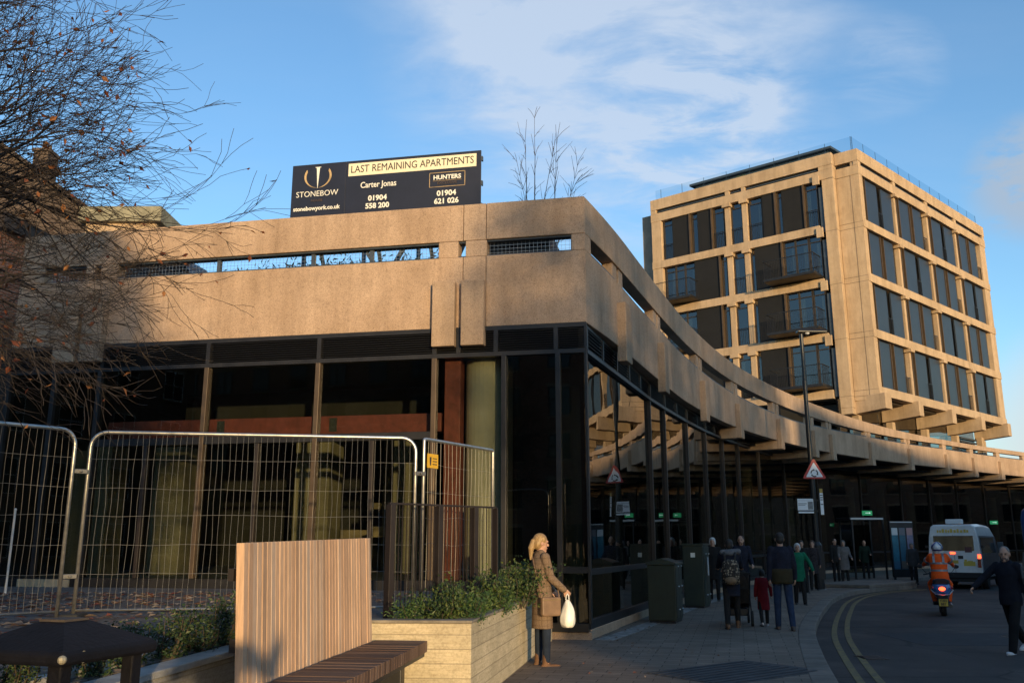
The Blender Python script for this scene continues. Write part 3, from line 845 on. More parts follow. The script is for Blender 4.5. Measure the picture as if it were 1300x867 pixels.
# brackets under the right face
for u in (0.3, 4.55, 9.35, 14.1, 18.85):
    w = 0.60 if u > 1 else 0.8
    m = MB(FRt)
    m.hexa([(u - w / 2, -1.9, 8.55), (u + w / 2, -1.9, 8.55), (u + w / 2, 0.34, 8.74), (u - w / 2, 0.34, 8.74), (u - w / 2, -1.9, 9.47), (u + w / 2, -1.9, 9.47), (u + w / 2, 0.34, 9.60), (u - w / 2, 0.34, 9.60)])
    TB(m, 'bracket_beam', M['concrete_tower'], 0.02)
    if u < 19:
        beam(FRt, u - 0.16, u + 0.2, 6.4, 8.55, -1.75, -1.35, 'column')
beam(FRt, 18.2, 18.7, 6.4, 8.75, -1.7, -1.3, 'column')
m = MB(FRt); m.box(-1, UR - 1.0, -2.0, -1.92, 6.4, 9.4); TB(m, 'recessed_glazing', M['glass_tower'])
m = MB(FRt); m.box(-2, UR - 1.0, -5.0, -4.9, 6.4, 9.4); TB(m, 'recessed_wall', M['panel_black'])
m = MB(FRt)
for k in range(9): m.box(15.2, 18.1, -1.85, -1.6, 6.7 + k * 0.22, 6.82 + k * 0.22)
TB(m, 'vent_louvre', M['slate_metal'])
m = MB(FRt)
for (a, b) in ((1.3, 1.9), (2.6, 3.1), (3.5, 4.1)): m.box(a, b, -2.3, -2.2, 6.6, 8.3)
TB(m, 'blind', mat('pale blind', (0.55, 0.55, 0.42), 0.8, var=0.15))
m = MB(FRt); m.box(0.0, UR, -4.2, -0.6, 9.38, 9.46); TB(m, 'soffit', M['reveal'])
# corner panel and left face
beam(FLt, 0.0, 1.35, 9.3, 22.5, -0.6, 0.0, 'corner_panel')
m = MB(FLt); m.box(0.02, 0.5, 0.001, 0.01, 9.2, 22.5); TB(m, 'corner_panel', CT)
beam(FLt, -0.0, 1.35, 23.36, 24.1, -0.6, -0.0, 'parapet'); beam(FLt, 0.004, 1.35, 22.52, 23.1, -0.6, -0.002, 'parapet'); beam(FLt, 0.3, 1.35, 23.1, 23.36, -0.6, -0.2, 'shadow_gap', M['panel_black'], 0)
beam(FLt, 0.01, 0.3, 23.102, 23.358, -0.5, -0.01, 'parapet')
m = MB(FLt)
for z in FZ: m.box(0.0, 1.35, -0.4, 0.0125, z - 0.22, z - 0.205); m.box(0.0, 1.35, -0.4, 0.0125, z + 0.10, z + 0.115)
m.box(0.52, 0.535, -0.3, 0.003, 9.3, 22.5); TB(m, 'joint', M['reveal'])
V0 = 0.42
beam(FLt, 1.36, 2.05, 8.9, 22.5, -0.6, V0, 'corner_pier', CT)
m = MB(FLt)
for z in FZ: m.box(1.355, 2.055, -0.4, V0 + 0.005, z - 0.22, z - 0.205)
TB(m, 'joint', M['reveal'])
beam(FLt, 1.36, 13.6, 23.36, 24.1, -0.6, V0, 'parapet'); beam(FLt, 1.36, 13.6, 22.52, 23.10, -0.6, V0, 'parapet')
beam(FLt, 1.6, 13.4, 23.1, 23.36, -0.6, V0 - .22, 'shadow_gap', M['panel_black'], 0)
for a, b in ((1.362, 2.2), (6.85, 7.1), (7.9, 8.2), (13.2, 13.598)): beam(FLt, a, b, 23.102, 23.358, -0.5, V0 - .015, 'parapet')
m = MB(FLt); m.box(2.3, 6.8, V0 - .2, V0 - .12, 23.2, 23.27); m.box(8.3, 13.1, V0 - .2, V0 - .12, 23.2, 23.27); m.box(7.15, 7.85, V0 - .2, V0 - .12, 23.2, 23.27); TB(m, 'slot_rail', M['slate_metal'])
for z in FZ: beam(FLt, 2.36, 13.6, z - 0.25, z + 0.25, -0.6, V0 + .02)
for z0, z1 in rows:
    z0 -= .02; z1 += .02
    z0, z1 = z0 + .001, z1 - .001
    for a, b in ((6.83, 7.17), (7.96, 8.32), (12.85, 13.58)):
        beam(FLt, a, b, z0, z1, -0.6, V0 - 0.10 if b < 13 else V0 - .02, 'column')
        if b < 13: beam(FLt, a - .1, b + .1, z1 - 0.24, z1 - 0.003, -0.5, V0 + .10, 'corbel')
    beam(FLt, 2.08, 2.32, z0 - 0.4, z1 - .4, -0.5, V0 - 0.12, 'downpipe', M['slate_metal'])
    beam(FLt, 2.15, 2.55, z1 - 0.30, z1 + 0.3, V0 + .022, V0 + .16, 'corbel')
M['room'] = mat('pale curtain cloth', (0.35, 0.36, 0.33), 0.9, var=0.3)  # pale colour of the curtains behind some tower panes
def win_set(u0, u1, z0, z1, spec):
    """one window opening in the left face; spec: list of (from, to, kind) fractions"""
    VW = V0 + .19
    m = MB(FLt); m.box(u0, u1, VW - 0.64, VW - 0.50, z0, z1); win = TB(m, 'window', M['reveal'])
    w = u1 - u0
    for a, b, kd in spec:
        m = MB(FLt); p, q = u0 + w * a, u0 + w * b
        if kd == 'P':
            m.box(p, q, VW - 0.46, VW - 0.30, z0 + .02, z1 - .02); TB(m, 'panel', M['panel_black'], 0.008, win)
        elif kd == 'F':
            m.box(p, q, VW - 0.49, VW - 0.18, z0 + .02, z1 - .02); TB(m, 'frame', M['timber_frame'], 0, win)
        else:
            m.box(p, q, VW - 0.48, VW - 0.465, z0 + .05, z1 - .05); TB(m, 'pane', M['glass_tower'], 0, win)
            m = MB(FLt)
            for e in (p, q): m.box(e - .03, e + .03, VW - 0.485, VW - 0.42, z0 + .02, z1 - .02)
            m.box(p + .03, q - .03, VW - 0.485, VW - 0.42, z1 - 0.42, z1 - 0.37)
            TB(m, 'frame', M['reveal'], 0, win)
            if rt.random() < .55:
                m = MB(FLt); ww = q - p; a_ = p + ww * rt.choice([.04, .04, .6]); m.box(a_, a_ + ww * rt.uniform(.25, .38), VW - 0.499, VW - 0.484, z0 + .06, z1 - .5); TB(m, 'curtain', M['room'], 0, win)
            if kd == 'J':
                m = MB(FLt); m.box(p, q, VW - 0.34, VW - 0.31, z0 + 1.05, z0 + 1.09)
                k = p
                while k < q: m.box(k, k + .014, VW - .335, VW - .315, z0 + .02, z0 + 1.05); k += 0.11
                TB(m, 'rail', M['dark_metal'], 0, win)
    return win
def balcony(u0, u1, z):
    m = MB(FLt); m.box(u0, u1, V0 - 0.3, V0 + 1.25, z - 0.18, z - 0.02)
    b = TB(m, 'balcony', M['dark_metal'], 0.01)
    m = MB(FLt)
    for v in (V0 + 1.22,):
        m.box(u0, u1, v - .02, v + .02, z + 1.05, z + 1.09)
        k = u0
        while k <= u1: m.box(k - .006, k + .006, v - .006, v + .006, z - .02, z + 1.05); k += 0.10
    for u in (u0 + .02, u1 - .02):
        m.box(u - .02, u + .02, V0 + .04, V0 + 1.2, z + 1.05, z + 1.09)
        k = V0 + .1
        while k < V0 + 1.2: m.box(u - .006, u + .006, k - .006, k + .006, z - .02, z + 1.05); k += 0.10
    TB(m, 'balcony_rail', M['dark_metal'], 0, b)
for ri, (z0, z1) in enumerate(rows):
    z0, z1 = z0 - .02, z1 + .02
    if ri == 3:
        win_set(2.36, 6.8, z0, z1, [(0.02, 0.17, 'J'), (0.18, 0.20, 'F'), (0.21, 0.50, 'P'), (0.51, 0.57, 'G'), (0.575, 0.60, 'F'), (0.61, 0.78, 'P'), (0.80, 0.98, 'J')])
        win_set(8.36, 12.82, z0, z1, [(0.02, 0.17, 'J'), (0.18, 0.20, 'F'), (0.21, 0.42, 'P'), (0.43, 0.52, 'G'), (0.53, 0.55, 'F'), (0.56, 0.83, 'P'), (0.84, 0.98, 'J')])
    else:
        win_set(2.36, 6.8, z0, z1, [(0.02, 0.17, 'G'), (0.19, 0.36, 'G'), (0.37, 0.52, 'G'), (0.53, 0.55, 'F'), (0.56, 0.93, 'P'), (0.94, 0.99, 'G')])
        win_set(8.36, 12.82, z0, z1, [(0.01, 0.08, 'G'), (0.09, 0.11, 'F'), (0.12, 0.50, 'P'), (0.51, 0.66, 'G'), (0.67, 0.81, 'G'), (0.82, 0.97, 'G')])
        balcony(2.45, 5.5, z0 + .25)
        balcony(10.3, 13.4, z0 + .25)
    win_set(7.19, 7.94, z0, z1, [(0.04, 0.96, 'J')])
# far end wall, set back
beam(FLt, 13.62, 14.7, 6.4, 23.4, -2.5, -0.35, 'end_wall', mat('grey end wall concrete', (0.20, 0.18, 0.16), 0.9, var=0.25, vscale=1.2, bump=0.2))
beam(FLt, 2.0, 13.6, 8.9, 9.3, -4.0, V0 - 1.0, 'soffit', M['reveal'], 0)
m = MB(FLt); m.box(1.36, 13.6, -4.2, -4.0, 6.4, 9.0); TB(m, 'recessed_glazing', M['glass_tower'])
# dropped pier heads under the left face
beam(FLt, 1.37, 2.04, 8.55, 8.898, -0.6, V0 - .01, 'corner_pier')
# roof: penthouse and glass balustrade
pen = MB(); q0 = FLt(2.2, -1.6, 0); q1 = FLt(11.2, -1.6, 0); dd = FRt.d * 9; 
pen.prism([(p.x, p.y) for p in (q0, q0 + dd, q1 + dd, q1)], 23.9, 25.15)
TB(pen, 'penthouse', mat('blue glazed penthouse', (0.05, 0.075, 0.11), 0.15, 0.0, spec=0.7))
pen = MB(); q0 = FLt(1.9, -1.3, 0); q1 = FLt(11.5, -1.3, 0); dd = FRt.d * 9.6
pen.prism([(p.x, p.y) for p in (q0, q0 + dd, q1 + dd, q1)], 25.15, 25.3)
TB(pen, 'penthouse_roof', M['slate_metal'])
def balus(fr, u0, u1, v):
    m = MB(fr); m.box(u0, u1, v - .012, v + .012, 24.08, 25.0); TB(m, 'balustrade', M['glass_clear'])
    m = MB(fr); k = u0
    while k <= u1 + .01: m.box(k - .012, k + .012, v - .03, v - .014, 24.08, 25.01); k += 1.6
    TB(m, 'balustrade_post', M['slate_metal'])
balus(FRt, 0.1, UR - .2, -0.35); balus(FLt, 0.3, 13.5, -0.2)
m = MB(FRt); m.box(9.3, 10.2, -2.2, -1.4, 24.0, 25.0); TB(m, 'roof_plant', M['slate_metal'])
m = MB(FLt); m.box(7.3, 7.9, -1.2, -.8, 24.0, 24.75); TB(m, 'roof_plant', mat('mossy box', (0.06, 0.07, 0.04), 0.9))
# low shoulder of the block between tower and podium, right end
# ------------------------------------------------------------------ terrace and planters
ter = MB()
ter.prism([(-2.75, 2.0), (-2.62, 5.0), (-2.25, 8.0), (-1.9, 9.6), (-1.25, 9.9), (-0.2, 11.2), (0.45, 14.6), (0.0, 15.55), (-10.2, 17.55), (-30, 21), (-30, 2.0)], -0.3, 0.76)
tag(ter.build('terrace', M['terrace']), kind='structure')
eg = MB()
for a, b in (((-2.78, 5.0), (-2.42, 8.0)), ((-2.42, 8.0), (-2.0, 9.6))):
    eg.bar((*a, 0.775), (*b, 0.775), 0.09, 0.05)
tag(eg.build('terrace_edging', mat('pale edging stone', (0.45, 0.44, 0.42), 0.8, var=0.2, bump=0.2)), kind='structure')

def board_marked(name, base, dark):
    k = NT(name)
    vec, sp = k.wallvec()
    row = k.math('FLOOR', k.math('MULTIPLY', sp.outputs[2], 1 / 0.135))
    wnz = k.n('ShaderNodeTexWhiteNoise', noise_dimensions='1D'); k.lk(row, wnz.inputs['W'])
    fr = k.math('FRACT', k.math('MULTIPLY', sp.outputs[2], 1 / 0.135))
    line = k.math('LESS_THAN', fr, 0.07)
    grain = k.noise(6.0, 5, 0.65, stretch=(0.6, 0.6, 9.0)); big = k.noise(1.8, 6, 0.65); fine = k.noise(38, 4, 0.7)
    c = k.ramp(big, [(0.3, dark), (0.62, base)])
    c = k.mix(0.35, c, k.ramp(wnz.outputs['Value'], [(0.0, (0.75, 0.75, 0.75)), (1.0, (1.1, 1.08, 1.05))]), 'MULTIPLY')
    c = k.mix(0.6, c, k.ramp(grain, [(0.35, (0.72, 0.70, 0.66)), (0.6, (1.05, 1.05, 1.05))]), 'MULTIPLY')
    c = k.mix(0.5, c, k.ramp(fine, [(0.38, (0.6, 0.58, 0.55)), (0.55, (1.05, 1.05, 1.05))]), 'MULTIPLY')
    c = k.mix(k.math('MULTIPLY', line, 0.6), c, (0.20, 0.17, 0.12))
    k.lk(c, k.b.inputs['Base Color']); k.b.inputs['Roughness'].default_value = 0.88; k.b.inputs['Specular IOR Level'].default_value = 0.25
    h = k.math('ADD', k.math('MULTIPLY', line, -1.2), k.math('ADD', k.math('MULTIPLY', grain, 0.5), k.math('MULTIPLY', wnz.outputs['Value'], 0.5)))
    k.bump(h, 0.55, 0.012); return k.m
M['board'] = board_marked('board marked concrete', (0.62, 0.53, 0.37), (0.42, 0.36, 0.25))
M['coping'] = mat('weathered coping', (0.20, 0.175, 0.14), 0.9, var=0.4, vscale=4, bump=0.3, bscale=50)
M['board_grey'] = board_marked('grey board marked concrete', (0.44, 0.42, 0.38), (0.32, 0.30, 0.27))
M['coping_grey'] = mat('pale grey coping', (0.36, 0.35, 0.33), 0.9, var=0.25, vscale=5, bump=0.3, bscale=60)
M['soil'] = mat('dark soil', (0.035, 0.025, 0.018), 0.95, var=0.5, vscale=9, bump=0.6, bscale=30)
ZC = 0.815
P0 = Vector((-1.75, 9.18)); P1 = Vector((-0.40, 9.10)); P2 = Vector((0.66, 15.25))
pl = empty('concrete_planter', (-0.4, 9.1, 0)); tag(pl, 'cream board marked concrete planter wall between timber bench and waiting woman', 'planter')
def wall2(name, pts, th, z0, z1, m, parent, bev=0.01, gap=0.0):
    mb = MB(); L2 = [Vector((p.x, p.y, 0)) for p in pts]; inner = []
    for i, p in enumerate(L2):
        dirs = []
        if i > 0: dirs.append((L2[i] - L2[i - 1]).normalized())
        if i < len(L2) - 1: dirs.append((L2[i + 1] - L2[i]).normalized())
        ns = [Vector((-d.y, d.x, 0)) for d in dirs]
        n = sum(ns, Vector()) / len(ns); n /= max(0.3, n.length_squared)
        inner.append(p + n * th)
    mb.prism([(p.x, p.y) for p in L2] + [(p.x, p.y) for p in reversed(inner)], z0, z1)
    return mb.build(name, m, parent, world=True, bevel=bev, fixn=True)
wall2('wall', [P0, P1, P2], 0.16, -0.2, ZC - 0.03, M['board'], pl, 0.012)
wall2('coping', [P0 + Vector((0, -.006)), P1 + Vector((.006, -.006)), P2 + Vector((.006, 0))], 0.20, ZC - 0.028, ZC, M['coping'], pl, 0.006)
sl = MB(); sl.prism([(-1.74, 9.35), (-0.57, 9.28), (0.47, 15.2), (0.0, 15.2), (-0.45, 11.0), (-1.2, 9.95), (-1.74, 9.7)], 0.5, 0.772)
sl.build('soil', M['soil'], pl, world=True)
pg = empty('low_planter', (-2.3, 6.5, 0)); tag(pg, 'grey concrete low planter behind the black litter bin holding the box hedge', 'planter')
Q0 = Vector((-2.72, 3.4)); Q1 = Vector((-1.86, 9.05))
Q0 = Vector((-2.56, 3.4)); Q1 = Vector((-1.90, 9.05))
wall2('wall', [Q0, Q1], 0.14, -0.2, 0.715, M['board_grey'], pg, 0.01)
wall2('coping', [Q0 + Vector((.02, 0)), Q1 + Vector((.02, 0))], 0.20, 0.717, 0.765, M['coping_grey'], pg, 0.008)

# ------------------------------------------------------------------ billboard on the roof
def text_mesh(body, size, align='CENTER', bold=0.0, extr=0.004, sx=1.0, space=1.0, shear=0.0):
    cu = bpy.data.curves.new('lettering', 'FONT'); cu.body = body; cu.size = size; cu.align_x = align; cu.align_y = 'CENTER'
    cu.extrude = extr; cu.offset = bold; cu.space_character = space; cu.shear = shear; cu.resolution_u = 3
    ob = bpy.data.objects.new('lettering', cu); COL.objects.link(ob)
    dg = bpy.context.evaluated_depsgraph_get()
    me = bpy.data.meshes.new_from_object(ob.evaluated_get(dg))
    bpy.data.objects.remove(ob); bpy.data.curves.remove(cu)
    for v in me.vertices: v.co.x *= sx
    return me
def put_text(body, size, org, ux, uz, m, parent, name='lettering', world=True, width=None, **kw):
    """lettering lying on a plane: ux = reading direction, uz = up"""
    me = text_mesh(body, size, **kw)
    xs = [v.co.x for v in me.vertices]
    if width and xs:
        f = width / (max(xs) - min(xs))
        for v in me.vertices: v.co.x *= f
    ux, uz = Vector(ux).normalized(), Vector(uz).normalized(); n = ux.cross(uz)
    mx = Matrix(((ux.x, uz.x, n.x, org[0]), (ux.y, uz.y, n.y, org[1]), (ux.z, uz.z, n.z, org[2]), (0, 0, 0, 1)))
    me.transform(mx)
    if world and parent:
        off = Vector(); q = parent
        while q is not None: off += q.location; q = q.parent
        me.transform(Matrix.Translation(-off))
    me.materials.clear(); me.materials.append(m)
    o = bpy.data.objects.new(name, me); COL.objects.link(o); o.parent = parent
    return o
BL = lambda u, v, z: FL(6.55 - u, -1.5 + v, z)      # u from the left edge of the sign, v outward
sg = empty('billboard', tuple(BL(2.1, 0, 6.42))); tag(sg, 'dark navy sales board with white lettering on the podium roof', 'billboard')
SW, SZ1 = 4.24, 9.63
M['navy'] = mat('navy sign board', (0.012, 0.014, 0.028), 0.5, var=0.15, vscale=3)
M['cream'] = mat('cream sign print', (0.80, 0.72, 0.52), 0.6)
M['white_print'] = mat('white sign print', (0.82, 0.79, 0.70), 0.6)
M['gold'] = mat('gold sign print', (0.45, 0.31, 0.15), 0.5, var=0.4, vscale=4)
M['faint'] = mat('faint bronze print', (0.09, 0.06, 0.045), 0.6)
def SB(mb, name, m, parent=None, bevel=0): return mb.build(name, m, parent or sg, world=True, fixn=True, bevel=bevel)
m = MB(BL); m.box(0, 1.245, -0.03, 0, 8.05, SZ1); board = SB(m, 'panel', M['navy'], bevel=.004)
m = MB(BL); m.box(1.25, SW, -0.03, 0, 8.05, SZ1); board2 = SB(m, 'panel', M['navy'], bevel=.004)
m = MB(BL); m.box(1.30, 4.14, 0.001, 0.006, SZ1 - .355, SZ1 - .065); ban = SB(m, 'banner', M['cream'], board2)
UX = BL(1, 0, 0) - BL(0, 0, 0); UZ = Vector((0, 0, 1))
def ST(t, size, u, v, m, w=None, par=None, **kw):
    return put_text(t, size, BL(u, 0.008, SZ1 - v), UX, UZ, m, par or board2, width=w, **kw)
M['dark_print'] = mat('dark brown print', (0.035, 0.028, 0.026), 0.6)
ST('LAST REMAINING APARTMENTS', 0.235, 2.72, 0.21, M['dark_print'], 2.72, ban, bold=0.0)
ST('STONEBOW', 0.185, 0.60, 0.70, M['white_print'], 0.96, board, bold=-0.001)
ST('HOUSE', 0.075, 0.60, 0.85, M['faint'], 0.26, board)
ST('stonebowyork.co.uk', 0.135, 0.60, 1.03, M['white_print'], 1.07, board, bold=0.003)
ST('Carter Jonas', 0.19, 1.99, 0.59, M['white_print'], 0.80, bold=0.002)
ST('01904', 0.165, 1.98, 0.90, M['white_print'], 0.42, bold=0.005)
ST('558 200', 0.165, 1.98, 1.075, M['white_print'], 0.53, bold=0.005)
ST('01904', 0.165, 3.50, 0.91, M['white_print'], 0.42, bold=0.005)
ST('621 026', 0.165, 3.50, 1.085, M['white_print'], 0.53, bold=0.005)
ST('HUNTERS', 0.135, 3.51, 0.55, M['white_print'], 0.60, bold=0.004)
ST('EXCLUSIVE', 0.075, 3.51, 0.675, M['faint'], 0.42)
m = MB(BL)
for a, b, c, d in ((3.12, 3.90, .43, .442), (3.12, 3.90, .748, .76), (3.12, 3.132, .43, .76), (3.888, 3.90, .43, .76), (3.2, 3.82, .615, .622)):
    m.box(a, b, 0.001, 0.005, SZ1 - d, SZ1 - c)
SB(m, 'logo_frame', M['gold'], board2)
# emblem: two horns and a spike
m = MB(); 
for sgn in (-1, 1):
    outer, inner = [], []
    for k in range(15):
        t = R(3) + R(122) * k / 14; wv = 0.004 + 0.044 * math.sin(PI * min(1, k / 14 * .62))
        if k == 14: wv = 0.006
        outer.append((0.60 + sgn * 0.315 * math.sin(t), -0.275 * math.cos(t)))
        inner.append((0.60 + sgn * (0.315 - wv) * math.sin(t), -(0.275 - wv * .8) * math.cos(t)))
    for k in range(14):
        q = [outer[k], outer[k + 1], inner[k + 1], inner[k]]
        m.hexa([BL(x, 0.001, SZ1 - 0.285 + y) for x, y in q] + [BL(x, 0.006, SZ1 - 0.285 + y) for x, y in q])
SB(m, 'emblem', M['gold'], board)
m = MB(BL); m.hexa([(0.535, .001, SZ1 - .09), (0.665, .001, SZ1 - .09), (0.665, .001, SZ1 - .075), (0.535, .001, SZ1 - .075), (0.535, .006, SZ1 - .09), (0.665, .006, SZ1 - .09), (0.665, .006, SZ1 - .075), (0.535, .006, SZ1 - .075)])
m.hexa([(0.598, .001, SZ1 - .57), (0.604, .001, SZ1 - .57), (0.638, .001, SZ1 - .09), (0.565, .001, SZ1 - .09), (0.598, .006, SZ1 - .57), (0.604, .006, SZ1 - .57), (0.638, .006, SZ1 - .09), (0.565, .006, SZ1 - .09)])
SB(m, 'emblem', M['white_print'], board)
m = MB(BL)
for u in (0.35, 1.7, 2.9, 4.0):
    m.bar(BL(u, -0.06, 6.42) if False else (u, -0.06, 6.42), (u, -0.06, 9.5), 0.07, 0.07)
    m.bar((u, -0.10, 9.2), (u, -1.9, 6.42), 0.07, 0.07)
for z in (8.3, 9.4): m.bar((0.05, -0.055, z), (4.2, -0.055, z), 0.05, 0.05)
for z in (8.4, 8.9, 9.45): m.box(SW, SW + 0.03, -0.08, -0.01, z - .05, z + .05)
for a, b in ((1.6, 2.0), (3.1, 3.35)): m.bar((a + .0, -0.7, 6.45), (b + .35, -0.7, 7.8), 0.08, 0.08); 
m.bar((2.0 + .35, -0.75, 6.45), (1.5, -0.75, 7.8), 0.08, 0.08)
SB(m, 'support_frame', M['slate_metal'])

# ------------------------------------------------------------------ rooftop things seen through and over the parapet
pe = empty('plant_enclosure', tuple(FL(1.0, -1.0, 6.42))); tag(pe, 'dark ribbed box behind the parapet slot near the podium corner', 'roof plant')
m = MB(FL); m.box(0.75, 1.95, -2.2, -0.6, 6.425, 7.5); pe_b = m.build('housing', M['louvre'], pe, world=True)
m = MB(FL)
for k in range(9): m.box(0.78, 1.92, -0.598, -0.585, 6.5 + k * .11, 6.55 + k * .11)
m.build('louvre', M['slate_metal'], pe, world=True)
sk = empty('sloping_rooflight', tuple(FL(8.9, -1.5, 6.42))); tag(sk, 'grey blue sloping metal rooflight behind the parapet at the left', 'rooflight')
m = MB(FL); m.hexa([(7.9, -1.8, 6.43), (9.9, -1.8, 6.43), (9.9, -0.7, 6.43), (7.9, -0.7, 6.43), (8.6, -1.8, 7.45), (9.8, -1.8, 7.45), (9.8, -0.7, 7.45), (8.6, -0.7, 7.45)])
m.build('casing', M['slate_metal'], sk, world=True, bevel=.01)
m = MB(FL); m.box(8.7, 9.7, -0.698, -0.69, 6.55, 7.3); m.build('cover_panel', mat('dull blue metal', (0.09, 0.11, 0.14), 0.5, 0.3), sk, world=True)
rb = empty('rooftop_block', (-10.0, 22.5, 6.42)); tag(rb, 'pale concrete lift housing on the roof behind the bare tree', 'roof block')
m = MB(); m.box(-11.1, -9.25, 21.8, 24.0, 6.42, 10.02); m.build('wall', M['concrete_tower'], rb, world=True, bevel=.02)
m = MB(); m.box(-11.25, -9.1, 21.65, 24.15, 9.68, 10.1); m.build('roof_slab', mat('greenish roof edge', (0.25, 0.23, 0.16), 0.9, var=0.3), rb, world=True, bevel=.02)
# the deck behind
m = MB(FL); m.box(0.3, LW + 1, -14, -9.0, 6.16, 6.42); PB(m, 'roof_deck', M['coping_grey'])

# ------------------------------------------------------------------ foliage helpers
def leaf_quad(mb, c, sz, rng, up=0.5, narrow=0.5):
    d = Vector((rng.gauss(0, 1), rng.gauss(0, 1), rng.gauss(up, 0.8))).normalized()
    r = Vector((rng.gauss(0, 1), rng.gauss(0, 1), rng.gauss(0, 1)))
    x = d.cross(r).normalized() * sz * narrow * 0.5; d = d * sz; nn = x.cross(d).normalized() * sz * 0.10
    mb.quad(c, c + d * 0.45 + x + nn, c + d, c + d * 0.45 - x + nn)
def leafmat(name, a, b, c=None, rough=0.5, scale=7.0):
    k = NT(name)
    gi = k.n('ShaderNodeNewGeometry'); ri = gi.outputs['Random Per Island']
    col = k.ramp(ri, [(0.0, a), (0.6, b), (1.0, c or b)])
    k.lk(col, k.b.inputs['Base Color']); k.b.inputs['Roughness'].default_value = rough
    tl = k.n('ShaderNodeBsdfTranslucent'); k.lk(col, tl.inputs[0])
    mx = k.n('ShaderNodeMixShader'); mx.inputs[0].default_value = 0.25
    k.lk(k.b.outputs[0], mx.inputs[1]); k.lk(tl.outputs[0], mx.inputs[2]); k.lk(mx.outputs[0], k.out.inputs[0])
    return k.m
M['leaf_green'] = leafmat('shrub leaves', (0.020, 0.045, 0.012), (0.055, 0.095, 0.022), (0.12, 0.14, 0.03))
M['leaf_box'] = leafmat('box hedge leaves', (0.015, 0.035, 0.014), (0.04, 0.075, 0.025), (0.08, 0.11, 0.04))
M['leaf_fern'] = leafmat('feathery leaves', (0.03, 0.07, 0.02), (0.06, 0.12, 0.03), (0.12, 0.17, 0.04))
M['leaf_dead'] = leafmat('autumn leaves', (0.14, 0.035, 0.018), (0.22, 0.07, 0.025), (0.36, 0.16, 0.05), 0.7)
M['leaf_litter'] = leafmat('fallen leaves', (0.20, 0.05, 0.03), (0.26, 0.17, 0.11), (0.46, 0.36, 0.26), 0.8)
M['bark'] = mat('dark bark', (0.045, 0.036, 0.030), 0.9, var=0.4, vscale=8, bump=0.4, bscale=30)
M['twig'] = mat('dark twigs', (0.035, 0.026, 0.022), 0.85, var=0.3)
M['stem'] = mat('woody stems', (0.06, 0.045, 0.03), 0.9)
def shrub(name, rx, h, n, sz, lm, seed, narrow=0.5, shoots=10):
    rng = random.Random(seed)
    st, lf = MB(), MB()
    for i in range(shoots):
        a = rng.uniform(0, 2 * PI); r = rx * math.sqrt(rng.random()) * 0.8; hh = h * rng.uniform(0.6, 1.1)
        b = Vector((math.cos(a) * r * 0.4, math.sin(a) * r * 0.4, -0.03)); t = Vector((math.cos(a) * r, math.sin(a) * r, hh))
        mid = b.lerp(t, 0.5) + Vector((rng.gauss(0, .03), rng.gauss(0, .03), 0))
        st.tube([b, mid, t], [0.008, 0.006, 0.002], 4)
        for k in range(n // shoots):
            u = rng.uniform(0.12, 1.0); p = (b.lerp(mid, u * 2) if u < .5 else mid.lerp(t, u * 2 - 1))
            p = p + Vector((rng.gauss(0, 1), rng.gauss(0, 1), rng.gauss(0, .6))) * (rx * 0.22)
            leaf_quad(lf, p, sz * rng.uniform(0.6, 1.25), rng, narrow=narrow)
    root = empty(name)
    st.build('stem', M['stem'], root); lf.build('foliage', lm, root)
    return root
# shrubs in the cream planter
gP = 'green shrubs planted in the cream concrete planter'
proto = [shrub('shrub', 0.36, 0.36, 900, 0.05, M['leaf_green'], 1), shrub('shrub', 0.33, 0.24, 900, 0.045, M['leaf_fern'], 2, 0.35), shrub('shrub', 0.38, 0.50, 1000, 0.05, M['leaf_green'], 3)]
spots = [(-1.02, 9.45, 1, 0.8, 'small feathery shrub at the bench end of the cream planter'), (-0.72, 9.50, 0, 0.85, 'small leaved shrub at the front corner of the cream planter'),
 (-0.42, 9.55, 1, 0.85, 'feathery green shrub spilling just behind the planter corner'), (-0.85, 9.85, 0, 1.0, 'leafy shrub against the left foot of the dark railing'), (-0.38, 10.25, 1, 0.95, 'bright feathery shrub on the street side halfway along the planter'),
 (-0.48, 10.5, 0, 1.15, 'bushy shrub against the middle of the dark railing'), (-0.18, 11.2, 2, 0.95, 'tall dense shrub just behind the right end of the railing'), (-0.10, 10.85, 1, 0.95, 'feathery shrub leaning over the coping near the railing end'),
 (0.05, 11.9, 2, 1.0, 'tall dark shrub near the back of the cream planter'), (0.20, 12.9, 2, 1.05, 'dense shrub behind the waiting woman'), (0.30, 13.9, 2, 1.0, 'last shrub of the cream planter beside the dark glass corner')]
used = set()
rs = random.Random(5)
for x, y, k, sc, lb in spots:
    o = proto[k] if k not in used else copy_tree(proto[k]); used.add(k)
    o.location = (x, y, 0.765); o.rotation_euler = (0, 0, rs.uniform(0, 6)); o.scale = (sc, sc, sc); tag(o, lb, 'shrub', gP)
